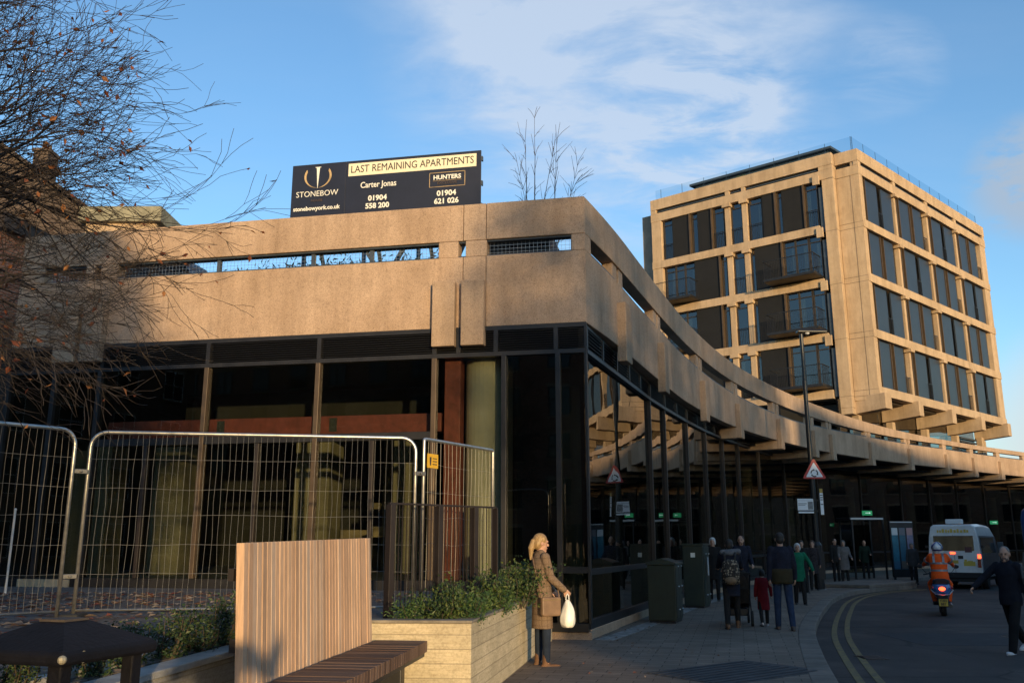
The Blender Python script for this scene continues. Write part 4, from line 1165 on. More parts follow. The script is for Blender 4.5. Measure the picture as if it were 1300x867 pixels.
# box hedge behind the bin
gH = 'box plants of the hedge behind the bin and bench'
hp = shrub('box_plant', 0.26, 0.42, 1000, 0.036, M['leaf_box'], 8, 0.6, 14)
hedge = [(-2.78, 5.2, 0.7, 'stunted box plant seen through the opening of the litter bin'), (-2.62, 5.75, 0.85, 'box plant directly right of the black litter bin lid'), (-2.55, 6.2, 0.95, 'second box plant to the right of the bin in the low planter'), (-2.50, 6.65, 1.0, 'box plant in the middle of the low planter'), (-2.42, 7.1, 0.95, 'box plant just left of the timber bench back'), (-2.36, 7.5, 1.15, 'tallest box plant beside the bench back edge'), (-2.28, 8.0, 1.1, 'box plant mostly hidden behind the bench back'), (-2.16, 8.5, 1.0, 'rearmost box plant hidden behind the bench back')]
for i, (x, y, sc, lb) in enumerate(hedge):
    o = hp if i == 0 else copy_tree(hp)
    o.location = (x, y, 0.735); o.rotation_euler = (0, 0, rs.uniform(0, 6)); o.scale = (sc, sc, .80 * sc * rs.uniform(.9, 1.1)); tag(o, lb, 'plant', gH)
hs = MB(); hs.prism([(-2.70, 3.6), (-2.05, 9.0), (-2.25, 9.3), (-3.0, 3.6)], 0.5, 0.745); hs.build('soil', M['soil'], pg, world=True)
# rooftop shrubs glimpsed through the slot
gR = 'shrubs on the podium roof behind the slot'
rp = shrub('roof_shrub', 0.60, 0.72, 1500, 0.11, M['leaf_green'], 21, 0.3, 14)
for i, (u, v, sc, lb) in enumerate([(7.1, -1.3, 0.95, 'leftmost dark shrub in the parapet slot'), (6.5, -1.3, 1.0, 'second dark shrub from the left in the parapet slot'), (5.8, -1.4, 1.1, 'spiky shrub in the slot left of the crossed braces'), (4.7, -1.3, 1.0, 'dark shrub in the slot below the web address'), (3.35, -1.3, 1.05, 'dark shrub at the right end of the long slot')]):
    o = rp if i == 0 else copy_tree(rp); p = FL(u, v, 6.40); o.location = p; o.scale = (sc * 1.05, sc * 1.05, sc * 1.12); o.rotation_euler = (0, 0, rs.uniform(0, 6)); tag(o, lb, 'shrub', gR)

# ------------------------------------------------------------------ trees
def grow(mb, leaves, rng, p, d, ln, r, depth, maxd, spread, up, nside=5, leafp=0.0, leafsz=0.07, split=(2, 3), wob=0.12, minr=0.0022, tips=None):
    seg = 4 if depth < 2 else 3
    pts = [p.copy()]; rad = [r]; q = p.copy(); dd = d.copy()
    for i in range(seg):
        dd = (dd + Vector((rng.gauss(0, wob), rng.gauss(0, wob), rng.gauss(0, wob) + up * 0.06))).normalized()
        q = q + dd * (ln / seg); pts.append(q.copy()); rad.append(max(minr, r * (1 - 0.42 * (i + 1) / seg)))
    mb.tube(pts, rad, nside if depth < 2 else (4 if depth < 4 else 3), cap=True)
    if leaves is not None and depth >= maxd - 1 and leafp > 0:
        for i in range(1, len(pts)):
            if rng.random() < leafp:
                leaf_quad(leaves, pts[i], leafsz * rng.uniform(.6, 1.2), rng, up=-0.6, narrow=0.55)
    if depth >= maxd: return
    nchild = rng.randint(*split) + (1 if depth < 2 else 0)
    for c in range(nchild):
        k = rng.randint(max(1, seg - 2), seg) if c else seg
        if depth >= 2 and rng.random() < 0.5: k = rng.randint(1, seg)
        base = pts[k]; bd = (pts[k] - pts[k - 1]).normalized()
        ax = bd.cross(Vector((rng.gauss(0, 1), rng.gauss(0, 1), rng.gauss(0, 1)))).normalized()
        ang = spread * rng.uniform(0.45, 1.2) * (0.5 if c == 0 else 1)
        nd = (Matrix.Rotation(ang, 3, ax) @ bd).normalized()
        grow(mb, leaves, rng, base, nd, ln * rng.uniform(0.66, 0.86), max(minr, rad[k] * (0.82 if c == 0 else 0.6)), depth + 1, maxd, spread, up, nside, leafp, leafsz, split, wob, minr, tips)
def big_tree():
    rng = random.Random(TREE_SEED)
    root = empty('bare_tree', (-6.2, 6.1, 0)); tag(root, 'nearly leafless tree with dark tangled branches at the left edge', 'tree')
    tr = MB(); tr.tube([(0, 0, -0.1), (0.03, 0.02, 0.6), (0.0, 0.0, 1.9), (0.06, 0.05, 3.4)], [0.17, 0.14, 0.125, 0.12], 12)
    tr.build('trunk', M['bark'], root, smooth=True)
    br, lf = MB(), MB()
    for az, el, ln, r, z in TREE_LIMBS:
        d = Vector((math.sin(R(az)) * math.cos(R(el)), math.cos(R(az)) * math.cos(R(el)), math.sin(R(el))))
        grow(br, lf, rng, Vector((0.05, 0.04, z)), d, ln * .92, r * 1.25, 0, 6, R(28), 0.06, leafp=0.03, leafsz=0.065, split=(2, 3), wob=0.17)
    for az, el, ln, z in ((66, -12, .55, 2.9),):
        d = Vector((math.sin(R(az)) * math.cos(R(el)), math.cos(R(az)) * math.cos(R(el)), math.sin(R(el))))
        grow(br, lf, rng, Vector((0.05, 0.04, z)), d, ln * 1.25, .028, 1, 5, R(30), -0.05, leafp=0.10, leafsz=0.10, split=(2, 3))
    br.build('branches', M['twig'], root, smooth=True); lf.build('foliage', M['leaf_dead'], root)
    return len(br.f), len(lf.f)
TREE_SEED = 42
_rt = random.Random(77)
TREE_LIMBS = [(80, 40, 1.45, 0.06, 3.3), (62, 38, 1.4, 0.055, 3.2), (95, 34, 1.45, 0.055, 3.2), (104, 52, 1.45, 0.055, 3.4), (45, 50, 1.3, 0.05, 3.4), (70, 58, 1.45, 0.06, 3.5), (84, 26, 1.35, 0.05, 3.1), (88, 54, 1.5, 0.055, 3.45), (84, 72, 1.4, 0.055, 3.5), (98, 64, 1.45, 0.055, 3.5),
              (74, 46, 1.45, 0.05, 3.3), (110, 40, 1.3, 0.045, 3.3), (66, 64, 1.4, 0.05, 3.5), (92, 44, 1.45, 0.05, 3.35), (58, 24, 1.2, 0.04, 3.1), (72, 16, 1.1, 0.036, 3.0), (76, 66, 1.45, 0.05, 3.5),
              (20, 40, 1.1, 0.045, 3.3), (200, 50, 1.2, 0.05, 3.4), (250, 40, 1.2, 0.05, 3.4), (300, 45, 1.2, 0.05, 3.4), (150, 55, 1.2, 0.05, 3.4)]
print('tree faces', big_tree())
def roof_birch():
    rng = random.Random(9)
    p = aty(682, 251, 17.6); root = empty('young_birch', (p.x, p.y, 6.42)); tag(root, 'thin leafless multi stemmed sapling rising above the podium parapet', 'tree')
    br = MB(); tr = MB()
    tr.lathe([(0.28, 0.0), (0.33, 0.45)], n=16); tr.build('planter_pot', M['slate_metal'], root)
    for (dx, az, lean, ln, r) in ((-0.15, 270, 6, 2.6, .020), (-0.02, 280, 2, 3.1, .022), (0.05, 60, 6, 2.7, .018), (0.12, 80, 16, 2.5, .016), (0.2, 90, 24, 2.4, .018), (0.05, 250, 12, 2.4, .014), (0.16, 95, 20, 2.0, .013)):
        d = Vector((math.sin(R(az)) * math.sin(R(lean)), math.cos(R(az)) * math.sin(R(lean)), math.cos(R(lean))))
        pts = [Vector((dx, 0, .4))]; q = pts[0].copy(); dd = d.copy()
        for i in range(8):
            dd = (dd + Vector((rng.gauss(0, .05), rng.gauss(0, .05), 0))).normalized(); q = q + Vector((dd.x * .52, dd.y, dd.z)) * ln * 1.24 / 8; pts.append(q.copy())
        rad = [max(.004, r * (1 - i / 8.5)) for i in range(9)]
        br.tube(pts, rad, 5)
        for i in range(3, 9):
            for _ in range(3):
                if rng.random() < 0.8:
                    ax = Vector((rng.gauss(0, 1), rng.gauss(0, 1), 0)).normalized()
                    nd = (Matrix.Rotation(R(rng.uniform(18, 42)), 3, ax) @ dd).normalized()
                    e = pts[i] + nd * rng.uniform(.18, .5); mid = pts[i].lerp(e, .5) + Vector((0, 0, .03))
                    br.tube([pts[i], mid, e], [max(.004, rad[i] * .5), .0045, .003], 4)
                    if rng.random() < .6: br.tube([mid, mid + (nd + Vector((rng.gauss(0, .4), rng.gauss(0, .4), .3))).normalized() * .35], [.0045, .003], 3)
    br.build('branches', mat('grey brown twigs', (0.06, 0.045, 0.038), 0.9), root)
roof_birch()
# autumn leaves lying on the terrace
rl = random.Random(31); fl_ = MB()
for i in range(5200):
    x = rl.uniform(-10, -1.6); y = rl.uniform(4.5, 15)
    if y > 15.3 - 0.19 * (x - 1.3) + 0: continue
    if rl.random() > (0.30 + 0.7 * max(0, min(1, (-x - 3) / 4))): continue
    if x > -2.6 + (y - 5) * 0.13: continue
    c = Vector((x, y, 0.764 + rl.uniform(0, .012))); a = rl.uniform(0, 6.28); s_ = rl.uniform(.08, .16); d = Vector((math.cos(a), math.sin(a), 0)) * s_; w = Vector((-d.y, d.x, 0)) * .38
    k = Vector((0, 0, rl.uniform(.004, .03)))
    fl_.quad(c, c + d * .5 + w + k, c + d + k * .4, c + d * .5 - w + k * rl.uniform(0, 1))
for i in range(110):
    s_ = rl.uniform(-.3, 9); inn = -abs(rl.gauss(0.05, .35)) - .05
    c = CV(max(0.02, s_), inn, .008) if i % 3 else Vector((rl.uniform(.75, 3.2), rl.uniform(9.5, 15), .008)); a = rl.uniform(0, 6.28); q_ = rl.uniform(.03, .07); d = Vector((math.cos(a), math.sin(a), 0)) * q_; w = Vector((-d.y, d.x, 0)) * .38; k = Vector((0, 0, rl.uniform(.004, .02)))
    fl_.quad(c, c + d * .5 + w + k, c + d + k * .4, c + d * .5 - w + k * rl.uniform(0, 1))
tag(fl_.build('fallen_leaves', M['leaf_litter']), 'scatter of brown and red autumn leaves on the grey terrace paving', 'leaves', kind='stuff')

# ------------------------------------------------------------------ temporary fence panels
M['wire'] = mat('galvanised wire', (0.30, 0.29, 0.27), 0.55, 0.5)
def fence_panel(a, b, z0, h, label, round_r=True, group='temporary mesh fence panels', step=0.068, tagc=False):
    a, b = Vector((a[0], a[1], 0)), Vector((b[0], b[1], 0)); d = (b - a); w = d.length; az = math.degrees(math.atan2(d.x, d.y))
    root = empty('mesh_fence_panel', (a.x, a.y, z0)); root.rotation_euler = (0, 0, math.atan2(d.y, d.x)); tag(root, label, 'fence', group)
    r = 0.021; c = 0.17 if round_r else 0.03
    pts = [Vector((0, 0, 0)), Vector((0, 0, h - c))]
    for k in range(1, 6): t = R(90) * k / 6; pts.append(Vector((c - c * math.cos(t), 0, h - c + c * math.sin(t))))
    pts.append(Vector((c, 0, h))); pts.append(Vector((w - c, 0, h)))
    for k in range(1, 6): t = R(90) * k / 6; pts.append(Vector((w - c + c * math.sin(t), 0, h - c + c * math.cos(t))))
    pts += [Vector((w, 0, h - c)), Vector((w, 0, 0))]
    m = MB(); m.tube(pts, r, 10); m.tube([(0, 0, 0.06), (w, 0, 0.06)], r * .6, 8); m.build('frame', M['steel_galv'], root, smooth=True)
    rng = random.Random(int(w * 100)); m = MB()
    n = int(w / step)
    for k in range(1, n):
        x = k * w / n; j = [rng.gauss(0, .006) for _ in range(6)]
        m.tube([(x + j[i], rng.gauss(0, .003), 0.06 + (h - .08) * i / 5) for i in range(6)], 0.0016, 4, cap=False)
    zz = [0.16 + (h - .18) * t for t in (.155, .325, .50, .665, .845)]
    for z in zz:
        m.tube([(w * i / 10, 0.006, z + (rng.gauss(0, .008) if 0 < i < 10 else 0)) for i in range(11)], 0.0018, 4, cap=False)
    m.build('wire_mesh', M['wire'], root)
    m = MB(); m.box(-0.10, 0.10, -0.20, 0.20, -0.03, 0.03) ; m.build('foot_block', mat('rubber block', (0.03, 0.03, 0.03), 0.9), root, bevel=.02)
    return root
ZF = 0.785
fence_panel((-4.76, 10.02), (-1.15, 10.62), ZF, 2.0, 'widest galvanised mesh fence panel standing behind the timber bench')
fence_panel((-7.05, 7.35), (-4.86, 9.86), ZF, 2.0, 'galvanised mesh fence panel cut by the left edge of the photo')
f3 = fence_panel((-1.06, 10.70), (-0.26, 12.05), ZF, 2.0, 'short square cornered fence panel with yellow tag by the red column', False, step=0.085)
# clamps joining the panels
cm = mat('dull clamp steel', (0.16, 0.16, 0.16), 0.5, 0.7)
for (x, y, z, lb) in ((-4.81, 9.94, ZF + 1.55, 'upper steel clamp joining the two left fence panels'), (-4.81, 9.94, ZF + .42, 'lower steel clamp joining the two left fence panels'), (-1.105, 10.66, ZF + 1.58, 'steel clamp joining the wide panel to the short one')):
    m = MB(); m.box(-.075, .075, -.028, .028, -.025, .025); m.lathe([(.014, -.06), (.014, .06)], axis='y', n=8); o = m.build('fence_clamp', cm, bevel=.006); o.location = (x, y, z); o.rotation_euler = (0, 0, R(35)); tag(o, lb, 'clamp', 'fence clamps')
yt = aty(559, 577, 10.9); m = MB(); fr = frame2d((-1.06, 10.70, 0), math.degrees(math.atan2(0.80, 1.35)))
m.fr = lambda u, v, z: fr(u, v, z)
sgn = 1 if fr(0, 1, 0).x > -1.06 else -1
m.box(0.05, 0.27, sgn * 0.012, sgn * 0.018, ZF + 1.66, ZF + 1.83)
ftg = empty('warning_tag', tuple(fr(0.1, 0, ZF + 1.74))); tag(ftg, 'small yellow warning tag tied to the short fence panel', 'tag')
m.build('plate', mat('yellow plastic tag', (0.62, 0.36, 0.02), 0.5), ftg, world=True, fixn=True)
m = MB(m.fr); m.hexa([(0.10, sgn * .0185, ZF + 1.69), (0.12, sgn * .0185, ZF + 1.69), (0.13, sgn * .0185, ZF + 1.79), (0.09, sgn * .0185, ZF + 1.79), (0.10, sgn * .0205, ZF + 1.69), (0.12, sgn * .0205, ZF + 1.69), (0.13, sgn * .0205, ZF + 1.79), (0.09, sgn * .0205, ZF + 1.79)])
for z in (1.70, 1.735, 1.77): m.box(0.155, 0.245, sgn * .0185, sgn * .020, ZF + z, ZF + z + .012)
m.build('print', M['dark_print'], ftg, world=True, fixn=True)
# slim white post in the terrace at the far left
o = MB(); o.tube([(0, 0, 0), (0, 0, 1.32)], 0.018, 8); o.ball((0, 0, 1.33), .022); o.lathe([(.06, 0), (.06, .015)]); t_ = o.build('marker_pole', mat('white painted pole', (0.72, 0.70, 0.65), 0.5)); t_.location = (-8.05, 14.6, 0.76); tag(t_, 'slim white pole standing on the terrace behind the left fence panel', 'pole')
# dark railing behind the shrubs
ra, rb_ = Vector((-1.36, 9.92, 0)), Vector((-0.2, 11.12, 0)); d = rb_ - ra; w = d.length
rr = empty('dark_railing', (ra.x, ra.y, 0.74)); rr.rotation_euler = (0, 0, math.atan2(d.y, d.x)); tag(rr, 'dark bronze vertical bar railing rising behind the planter shrubs', 'railing')
for z_, t_r in ((1.245, .02), (.11, .015)):
    m = MB(); m.box(0, w, -t_r, t_r, z_ - .01, z_ + .01); m.build('rail', M['brown_metal'], rr)
for x in (0.0, w * .42, w * .76, w - .02):
    m = MB(); m.box(x, x + (.07 if x < w - .1 else .02), -.045, .045, 0, 1.232); m.build('post', M['brown_metal'], rr, bevel=.004)
m = MB(); k = .1
while k < w: m.tube([(k, rs.gauss(0, .003), .12), (k, rs.gauss(0, .003), 1.236)], .0055, 5, cap=False); k += .052
m.build('bars', M['brown_metal'], rr)

# ------------------------------------------------------------------ timber bench
def slatmat(name, stops, pitch, axis):
    k = NT(name)
    sp = k.n('ShaderNodeSeparateXYZ'); k.lk(k.tc.outputs['Object'], sp.inputs[0])
    row = k.math('FLOOR', k.math('DIVIDE', sp.outputs[axis], pitch))
    wz = k.n('ShaderNodeTexWhiteNoise', noise_dimensions='1D'); k.lk(row, wz.inputs['W'])
    st = (22, 22, 1.5) if axis == 1 else (1.5, 22, 22)
    gr = k.noise(3.0, 6, 0.7, stretch=(30, 30, 1.2) if name.startswith('back') else (1.2, 30, 30)); big = k.noise(1.6, 5, .6); fine = k.noise(14, 4, .7)
    c = k.ramp(wz.outputs['Value'], stops)
    c = k.mix(0.6, c, k.ramp(gr, [(0.3, (0.55, 0.52, 0.5)), (0.62, (1.12, 1.1, 1.08))]), 'MULTIPLY')
    c = k.mix(0.45, c, k.ramp(big, [(0.3, (0.7, 0.68, 0.66)), (0.65, (1.1, 1.1, 1.1))]), 'MULTIPLY')
    k.lk(c, k.b.inputs['Base Color']); k.b.inputs['Roughness'].default_value = 0.7; k.b.inputs['Specular IOR Level'].default_value = 0.3
    k.bump(gr, 0.3, 0.006); return k.m
PIT = 0.080
M['slat'] = slatmat('back slats weathered timber', [(0.0, (0.46, 0.31, 0.21)), (0.35, (0.60, 0.38, 0.24)), (0.7, (0.66, 0.45, 0.30)), (1.0, (0.52, 0.41, 0.33))], PIT, 1)
M['slat_seat'] = slatmat('seat slats dark timber', [(0.0, (0.085, 0.05, 0.035)), (0.5, (0.14, 0.085, 0.06)), (1.0, (0.18, 0.12, 0.09))], PIT, 1)
# local frame: y along the bench away from the viewer, x to the street
b0 = Vector((-1.695, 6.0, 0)); b1 = Vector((-1.33, 9.02, 0)); d = b1 - b0; BLN = d.length
bn = empty('timber_bench', tuple(b0)); bn.rotation_euler = (0, 0, math.atan2(d.y, d.x) - PI / 2); tag(bn, 'long timber slat bench with high pale back and dark seat against cream planter', 'bench')
SZ = 0.64
m = MB(); k = 0.0; rb2 = random.Random(2)
while k < BLN - .03:
    j = rb2.uniform(-.003, .003); tz = 1.555 + 0.05 * k / BLN
    m.hexa([(-0.055 + j, k + .006, SZ - .55), (j, k + .006, SZ - .55), (j, k + PIT - .004, SZ - .55), (-0.055 + j, k + PIT - .004, SZ - .55), (-0.135 + j, k + .003, tz), (-0.08 + j, k + .003, tz), (-0.08 + j, k + PIT - .004, tz), (-0.135 + j, k + PIT - .004, tz)]); k += PIT
m.build('backrest', M['slat'], bn, bevel=.003)
m = MB()
for z, o_ in ((0.9, -.075), (1.35, -.115)): m.box(o_ - .07, o_ - .03, 0.02, BLN - .02, z - .04, z + .04)
m.build('backrest_frame', M['brown_metal'], bn)
m = MB(); k = 0.0
while k < BLN - .03:
    j = rb2.uniform(-.003, .003)
    m.hexa([(0.012, k + .003, SZ - .10), (0.52, k + .003, SZ - .10), (0.52, k + PIT - .004, SZ - .10), (0.012, k + PIT - .004, SZ - .10), (0.012, k + .003, SZ + j), (0.52, k + .003, SZ + j), (0.52, k + PIT - .004, SZ + j), (0.012, k + PIT - .004, SZ + j)]); k += PIT
m.build('seat', M['slat_seat'], bn, bevel=.003)
m = MB(); m.box(0.03, 0.50, 0.03, BLN - .03, SZ - .14, SZ - .104); m.build('seat_frame', M['dark_metal'], bn)
for y in (0.5, 1.7, 2.75):
    m = MB(); m.box(0.05, 0.34, y, y + .14, -.05, SZ - .142); m.build('leg', M['dark_metal'], bn, bevel=.01)

# ------------------------------------------------------------------ litter bin
M['bin'] = mat('black painted cast iron', (0.006, 0.006, 0.009), 0.65, 0.0, spec=0.2, var=0.4, vscale=5, bump=0.25, bscale=35)
bi = empty('litter_bin', (-2.42, 5.0, -0.005)); bi.rotation_euler = (0, 0, R(72)); tag(bi, 'black square litter bin with pyramid lid in the left foreground', 'litter bin')
def sq(h, z): return [(-h, -h, z), (h, -h, z), (h, h, z), (-h, h, z)]
m = MB(); m.loft([sq(.335, .965), sq(.345, .985), sq(.345, 1.02), sq(.33, 1.035), sq(.10, 1.145), sq(.085, 1.15)]); m.build('lid', M['bin'], bi, bevel=.012)
m = MB(); m.loft([sq(.085, 1.151), sq(.085, 1.163)]); m.build('stub_plate', mat('worn metal plate', (0.07, 0.055, 0.045), 0.7, 0.2, var=.4), bi)
m = MB(); m.lathe([(.03, 0), (.03, .012)], (-.2, -.338, 1.0), 'y', 10); m.ball((-.335, -.335, 1.0), .022, n=8, m=6); m.build('bolt', mat('worn bolt', (0.4, 0.36, 0.26), 0.5, .5), bi)
for sx in (-1, 1):
    for sy in (-1, 1):
        m = MB(); m.loft([[(sx * (.215 + a), sy * (.215 + b), z) for a, b in ((0, 0), (.075, 0), (.075, .075), (0, .075))] if sx * sy > 0 else [(sx * (.215 + a), sy * (.215 + b), z) for a, b in ((0, 0), (0, .075), (.075, .075), (.075, 0))] for z in (.70, .964)])
        m.build('corner_post', M['bin'], bi, bevel=.008)
m = MB(); m.loft([sq(.30, .04), sq(.31, .06), sq(.30, .70), sq(.315, .72), sq(.315, .745), sq(.26, .745), sq(.26, .40)]); m.build('body', M['bin'], bi, bevel=.012)
m = MB(); m.loft([sq(.27, 0), sq(.27, .04)]); m.build('base', M['bin'], bi)

# ------------------------------------------------------------------ utility cabinets
M['cab'] = mat('dark green cabinet paint', (0.018, 0.026, 0.016), 0.5, var=0.25, vscale=3, bump=0.05)
def cabinet(p, az, w, dp, h, label, handles, pointy):
    root = empty('utility_cabinet', p, az); tag(root, label, 'cabinet', 'green utility cabinets on the pavement')
    # local: y away from the viewer along the wall, x to the street
    m = MB(); m.box(-w / 2, w / 2, 0, dp, 0.05, h - .07); m.build('body', M['cab'], root, bevel=.012)
    m = MB(); m.box(-w / 2 + .02, w / 2 - .02, .02, dp - .02, -.02, .05); m.build('base', M['dark_metal'], root)
    m = MB(); rg = [[(-w / 2 - .025, -.025, z), (w / 2 + .025, -.025, z), (w / 2 + .025, dp + .025, z), (-w / 2 - .025, dp + .025, z)] for z in (h - .068, h - .03)]
    rg.append([(-w / 2 - .02, -.02, h - .025), (w / 2 + .02, -.02, h - .025), (w / 2 + .02, dp + .02, h - .025), (-w / 2 - .02, dp + .02, h - .025)])
    if pointy: rg.append([(-.01, -.02, h + .06), (.01, -.02, h + .06), (.01, dp + .02, h + .06), (-.01, dp + .02, h + .06)])
    m.loft(rg); m.build('lid', M['cab'], root, bevel=.008)
    for a, b in ((.04, dp / 2 - .01), (dp / 2 + .01, dp - .04)):
        m = MB(); m.box(w / 2 + .001, w / 2 + .014, a, b, .10, h - .11); dr = m.build('door', M['cab'], root, bevel=.006)
        for z in handles:
            m = MB(); m.lathe([(.016, 0), (.012, .02)], (w / 2 + .014, b - .06, z), 'x', 8); m.build('lock', mat('bright lock', (0.6, 0.6, 0.58), 0.3, .6), dr)
    return root
cc = cabinet((3.02, 18.55, 0), 20, 0.56, 0.80, 1.20, 'lower dark green utility cabinet with ridged lid beside the glass wall', (0.25, 0.7, 1.1), True)
c2 = cabinet((4.53, 22.85, 0), 21, 0.50, 0.95, 1.58, 'taller dark green utility cabinet with white stickers behind the lower one', (0.3, 1.3), False)
m = MB(); m.box(-.05, .06, -.006, -.001, 1.22, 1.33); m.build('sticker', M['white_print'], c2)
m = MB(); m.box(.325, .33, .25, .38, .78, 1.22); m.build('sticker', mat('grey sticker', (.5, .5, .5), .6), c2)
for pa, pb, lb in (((2.55, 18.45), (3.55, 19.6), 0), ((4.1, 22.7), (5.0, 24.1), 0)):
    pass

# ------------------------------------------------------------------ lamp post, road sign, bus stop flag
M['post'] = mat('black post paint', (0.012, 0.012, 0.013), 0.4, 0.2)
lp = empty('lamp_post', (10.72, 31.96, 0)); tag(lp, 'tall black street lamp post on the kerb carrying the roundabout sign', 'lamp post')
m = MB(); m.lathe([(.17, -.05), (.17, 1.5), (.15, 1.55), (.105, 1.62), (.10, 4.2), (.085, 4.3), (.07, 9.12)], n=14); m.build('post', M['post'], lp, smooth=False)
m = MB(); m.tube([(0, 0, 9.05), (0.02, 0, 9.16), (.3, .05, 9.2)], .05, 8); m.build('bracket_arm', M['post'], lp)
m = MB(); m.loft([[(x0 + .1, y0, z0) for x0, y0, z0 in ((-.25, -.14, 9.17), (.85, -.11, 9.17), (.85, .11, 9.17), (-.25, .14, 9.17))], [(x0 + .1, y0, z0) for x0, y0, z0 in ((-.25, -.14, 9.24), (.85, -.11, 9.24), (.85, .11, 9.24), (-.25, .14, 9.24))], [(x0 + .1, y0 * .6, z0) for x0, y0, z0 in ((-.15, -.14, 9.30), (.7, -.11, 9.30), (.7, .11, 9.30), (-.15, .14, 9.30))]])
m.build('lamp_head', M['post'], lp, bevel=.02); m = MB(); m.ball((.22, -.02, 9.15), (.09, .09, .06)); m.build('sensor', mat('grey sensor cap', (.5, .5, .5), .4), lp)
m = MB(); m.box(-.18, .18, -.175, -.171, .35, 1.3); m.build('door', M['post'], lp)
m = MB(); m.lathe([(.26, .001), (.24, .012)], n=16); m.build('collar', M['salt'], lp)
M['sign_red'] = mat('road sign red', (0.42, 0.02, 0.02), 0.45); M['sign_white'] = mat('road sign white', (0.74, 0.76, 0.78), 0.4); M['sign_black'] = mat('road sign black', (0.015, 0.015, 0.018), 0.5)
rsn = empty('roundabout_sign', (10.77, 31.80, 4.05)); tag(rsn, 'red bordered white triangle roundabout warning sign on the lamp post', 'road sign')
def tri(s, z=0, r=.06):
    pts = []
    V = [(-s, -s * .577), (s, -s * .577), (0, s * 1.155)]
    for i in range(3):
        p, a, b = Vector(V[i]), Vector(V[i - 1]), Vector(V[(i + 1) % 3])
        for t in (0.0, .5, 1.0):
            q = p + (a - p).normalized() * r * 1.2 * (1 - t) + (b - p).normalized() * r * 1.2 * t
            pts.append((q.x, q.y))
    return pts
m = MB(); m.plate(tri(.43, r=.05), (0, 0, 0), (1, 0, 0), (0, 0, 1), -.004); m.build('plate', M['sign_red'], rsn, fixn=True)
for ob in (): pass
m = MB(); m.plate(tri(.305, r=.02), (0, -.0065, -.012), (1, 0, 0), (0, 0, 1), .003); fc = m.build('face', M['sign_white'], rsn, fixn=True)
m = MB()
for k in range(3):
    t0 = R(100 + 120 * k); arc = [t0 + R(82) * i / 7 for i in range(8)]
    poly = [(.135 * math.cos(t), .135 * math.sin(t) - .03) for t in arc] + [(.095 * math.cos(t), .095 * math.sin(t) - .03) for t in reversed(arc)]
    m.plate(poly, (0, -.010, -.02), (1, 0, 0), (0, 0, 1), .003)
    te = t0 - R(20); m.plate([(.158 * math.cos(t0), .158 * math.sin(t0) - .03), (.072 * math.cos(t0), .072 * math.sin(t0) - .03), (.115 * math.cos(te), .115 * math.sin(te) - .03)], (0, -.010, -.02), (1, 0, 0), (0, 0, 1), .003)
m.build('arrows', M['sign_black'], fc, fixn=True)
m = MB(); m.box(-.05, .05, .001, .06, -.2, -.12); m.box(-.05, .05, .001, .06, .22, .3); m.build('bracket', M['post'], rsn)
fg = empty('bus_stop_flag', (10.5, 31.75, 2.6)); tag(fg, 'white bus stop flag panel fixed to the left of the lamp post', 'bus stop flag')
m = MB(); m.box(-.42, .14, -.01, .01, .10, .50); pn = m.build('panel', M['sign_white'], fg, bevel=.004)
m = MB(); m.box(-.06, .12, -.016, -.0105, .13, .40); m.build('picture', mat('grey print', (.2, .2, .2), .6, var=.4, vscale=20), pn)
m = MB(); m.box(-.40, -.1, -.0135, -.0105, .32, .34); m.box(-.40, -.15, -.0135, -.0105, .27, .285); m.box(-.42, .14, -.0135, -.0105, .43, .438); m.build('print', M['sign_black'], pn)
m = MB(); m.box(-.40, .14, -.01, .01, .0, .06); m.build('strip', M['sign_white'], fg)
m = MB(); m.box(.14, .30, -.02, .02, .05, .1); m.box(.14, .30, -.02, .02, .42, .47); m.build('bracket', M['post'], fg)
f2 = empty('timetable_strip', (10.93, 31.74, 2.55)); tag(f2, 'narrow vertical white strip with ochre top on the right of the lamp post', 'sign')
m = MB(); m.box(-.05, .06, -.01, .01, 0, .75); m.build('panel', M['sign_white'], f2); m = MB(); m.box(-.05, .06, -.012, .012, .752, .9); m.build('cap', mat('ochre cap', (.45, .28, .06), .6), f2)
m = MB()
for z in (.5, .58, .66, .34): m.box(-.04, .05, -.0135, -.0105, z, z + .03)
m.build('print', M['sign_black'], f2)

# ------------------------------------------------------------------ bus shelter and poster stand
bs = empty('bus_shelter', (15.4, 41.0, 0)); bs.rotation_euler = (0, 0, R(6)); tag(bs, 'dark framed glass bus shelter by the raised kerb', 'bus shelter')
SHW = 1.55
m = MB(); m.box(-.1, SHW, -.05, 1.3, 2.62, 2.72); m.build('roof', M['dark_metal'], bs, bevel=.02)
m = MB(); m.box(-.05, SHW - .05, -.058, -.052, 2.62, 2.70); m.build('roof_edge', mat('pale roof edge', (.45, .45, .43), .5), bs)
for x in (0, SHW - .08):
    for y in (0, 1.2):
        m = MB(); m.box(x, x + .07, y, y + .07, 0, 2.618); m.build('post', M['dark_metal'], bs)
for x0, x1, y in ((.08, SHW - .09, 1.22),):
    m = MB(); m.box(x0, x1, y, y + .012, .25, 2.4); m.build('pane', M['glass_dark'], bs)
m = MB(); m.box(.01, .022, .08, 1.19, .25, 2.4); m.build('pane', M['glass_clear'], bs)
m = MB(); m.box(.15, SHW - .15, .85, 1.1, .5, .54); m.build('seat', M['dark_metal'], bs)
ps_ = empty('poster_stand', (16.95, 40.6, 0)); ps_.rotation_euler = (0, 0, R(8)); tag(ps_, 'tall dark poster stand with blue and pink timetable posters beside the bus shelter', 'poster stand')
m = MB(); m.box(0, 1.12, 0, .12, .1, 2.55); m.build('case', M['dark_metal'], ps_, bevel=.01)
m = MB(); m.box(.03, 1.1, -.012, -.001, 2.48, 2.52); m.build('trim', mat('pale trim', (.5, .5, .5), .5), ps_)
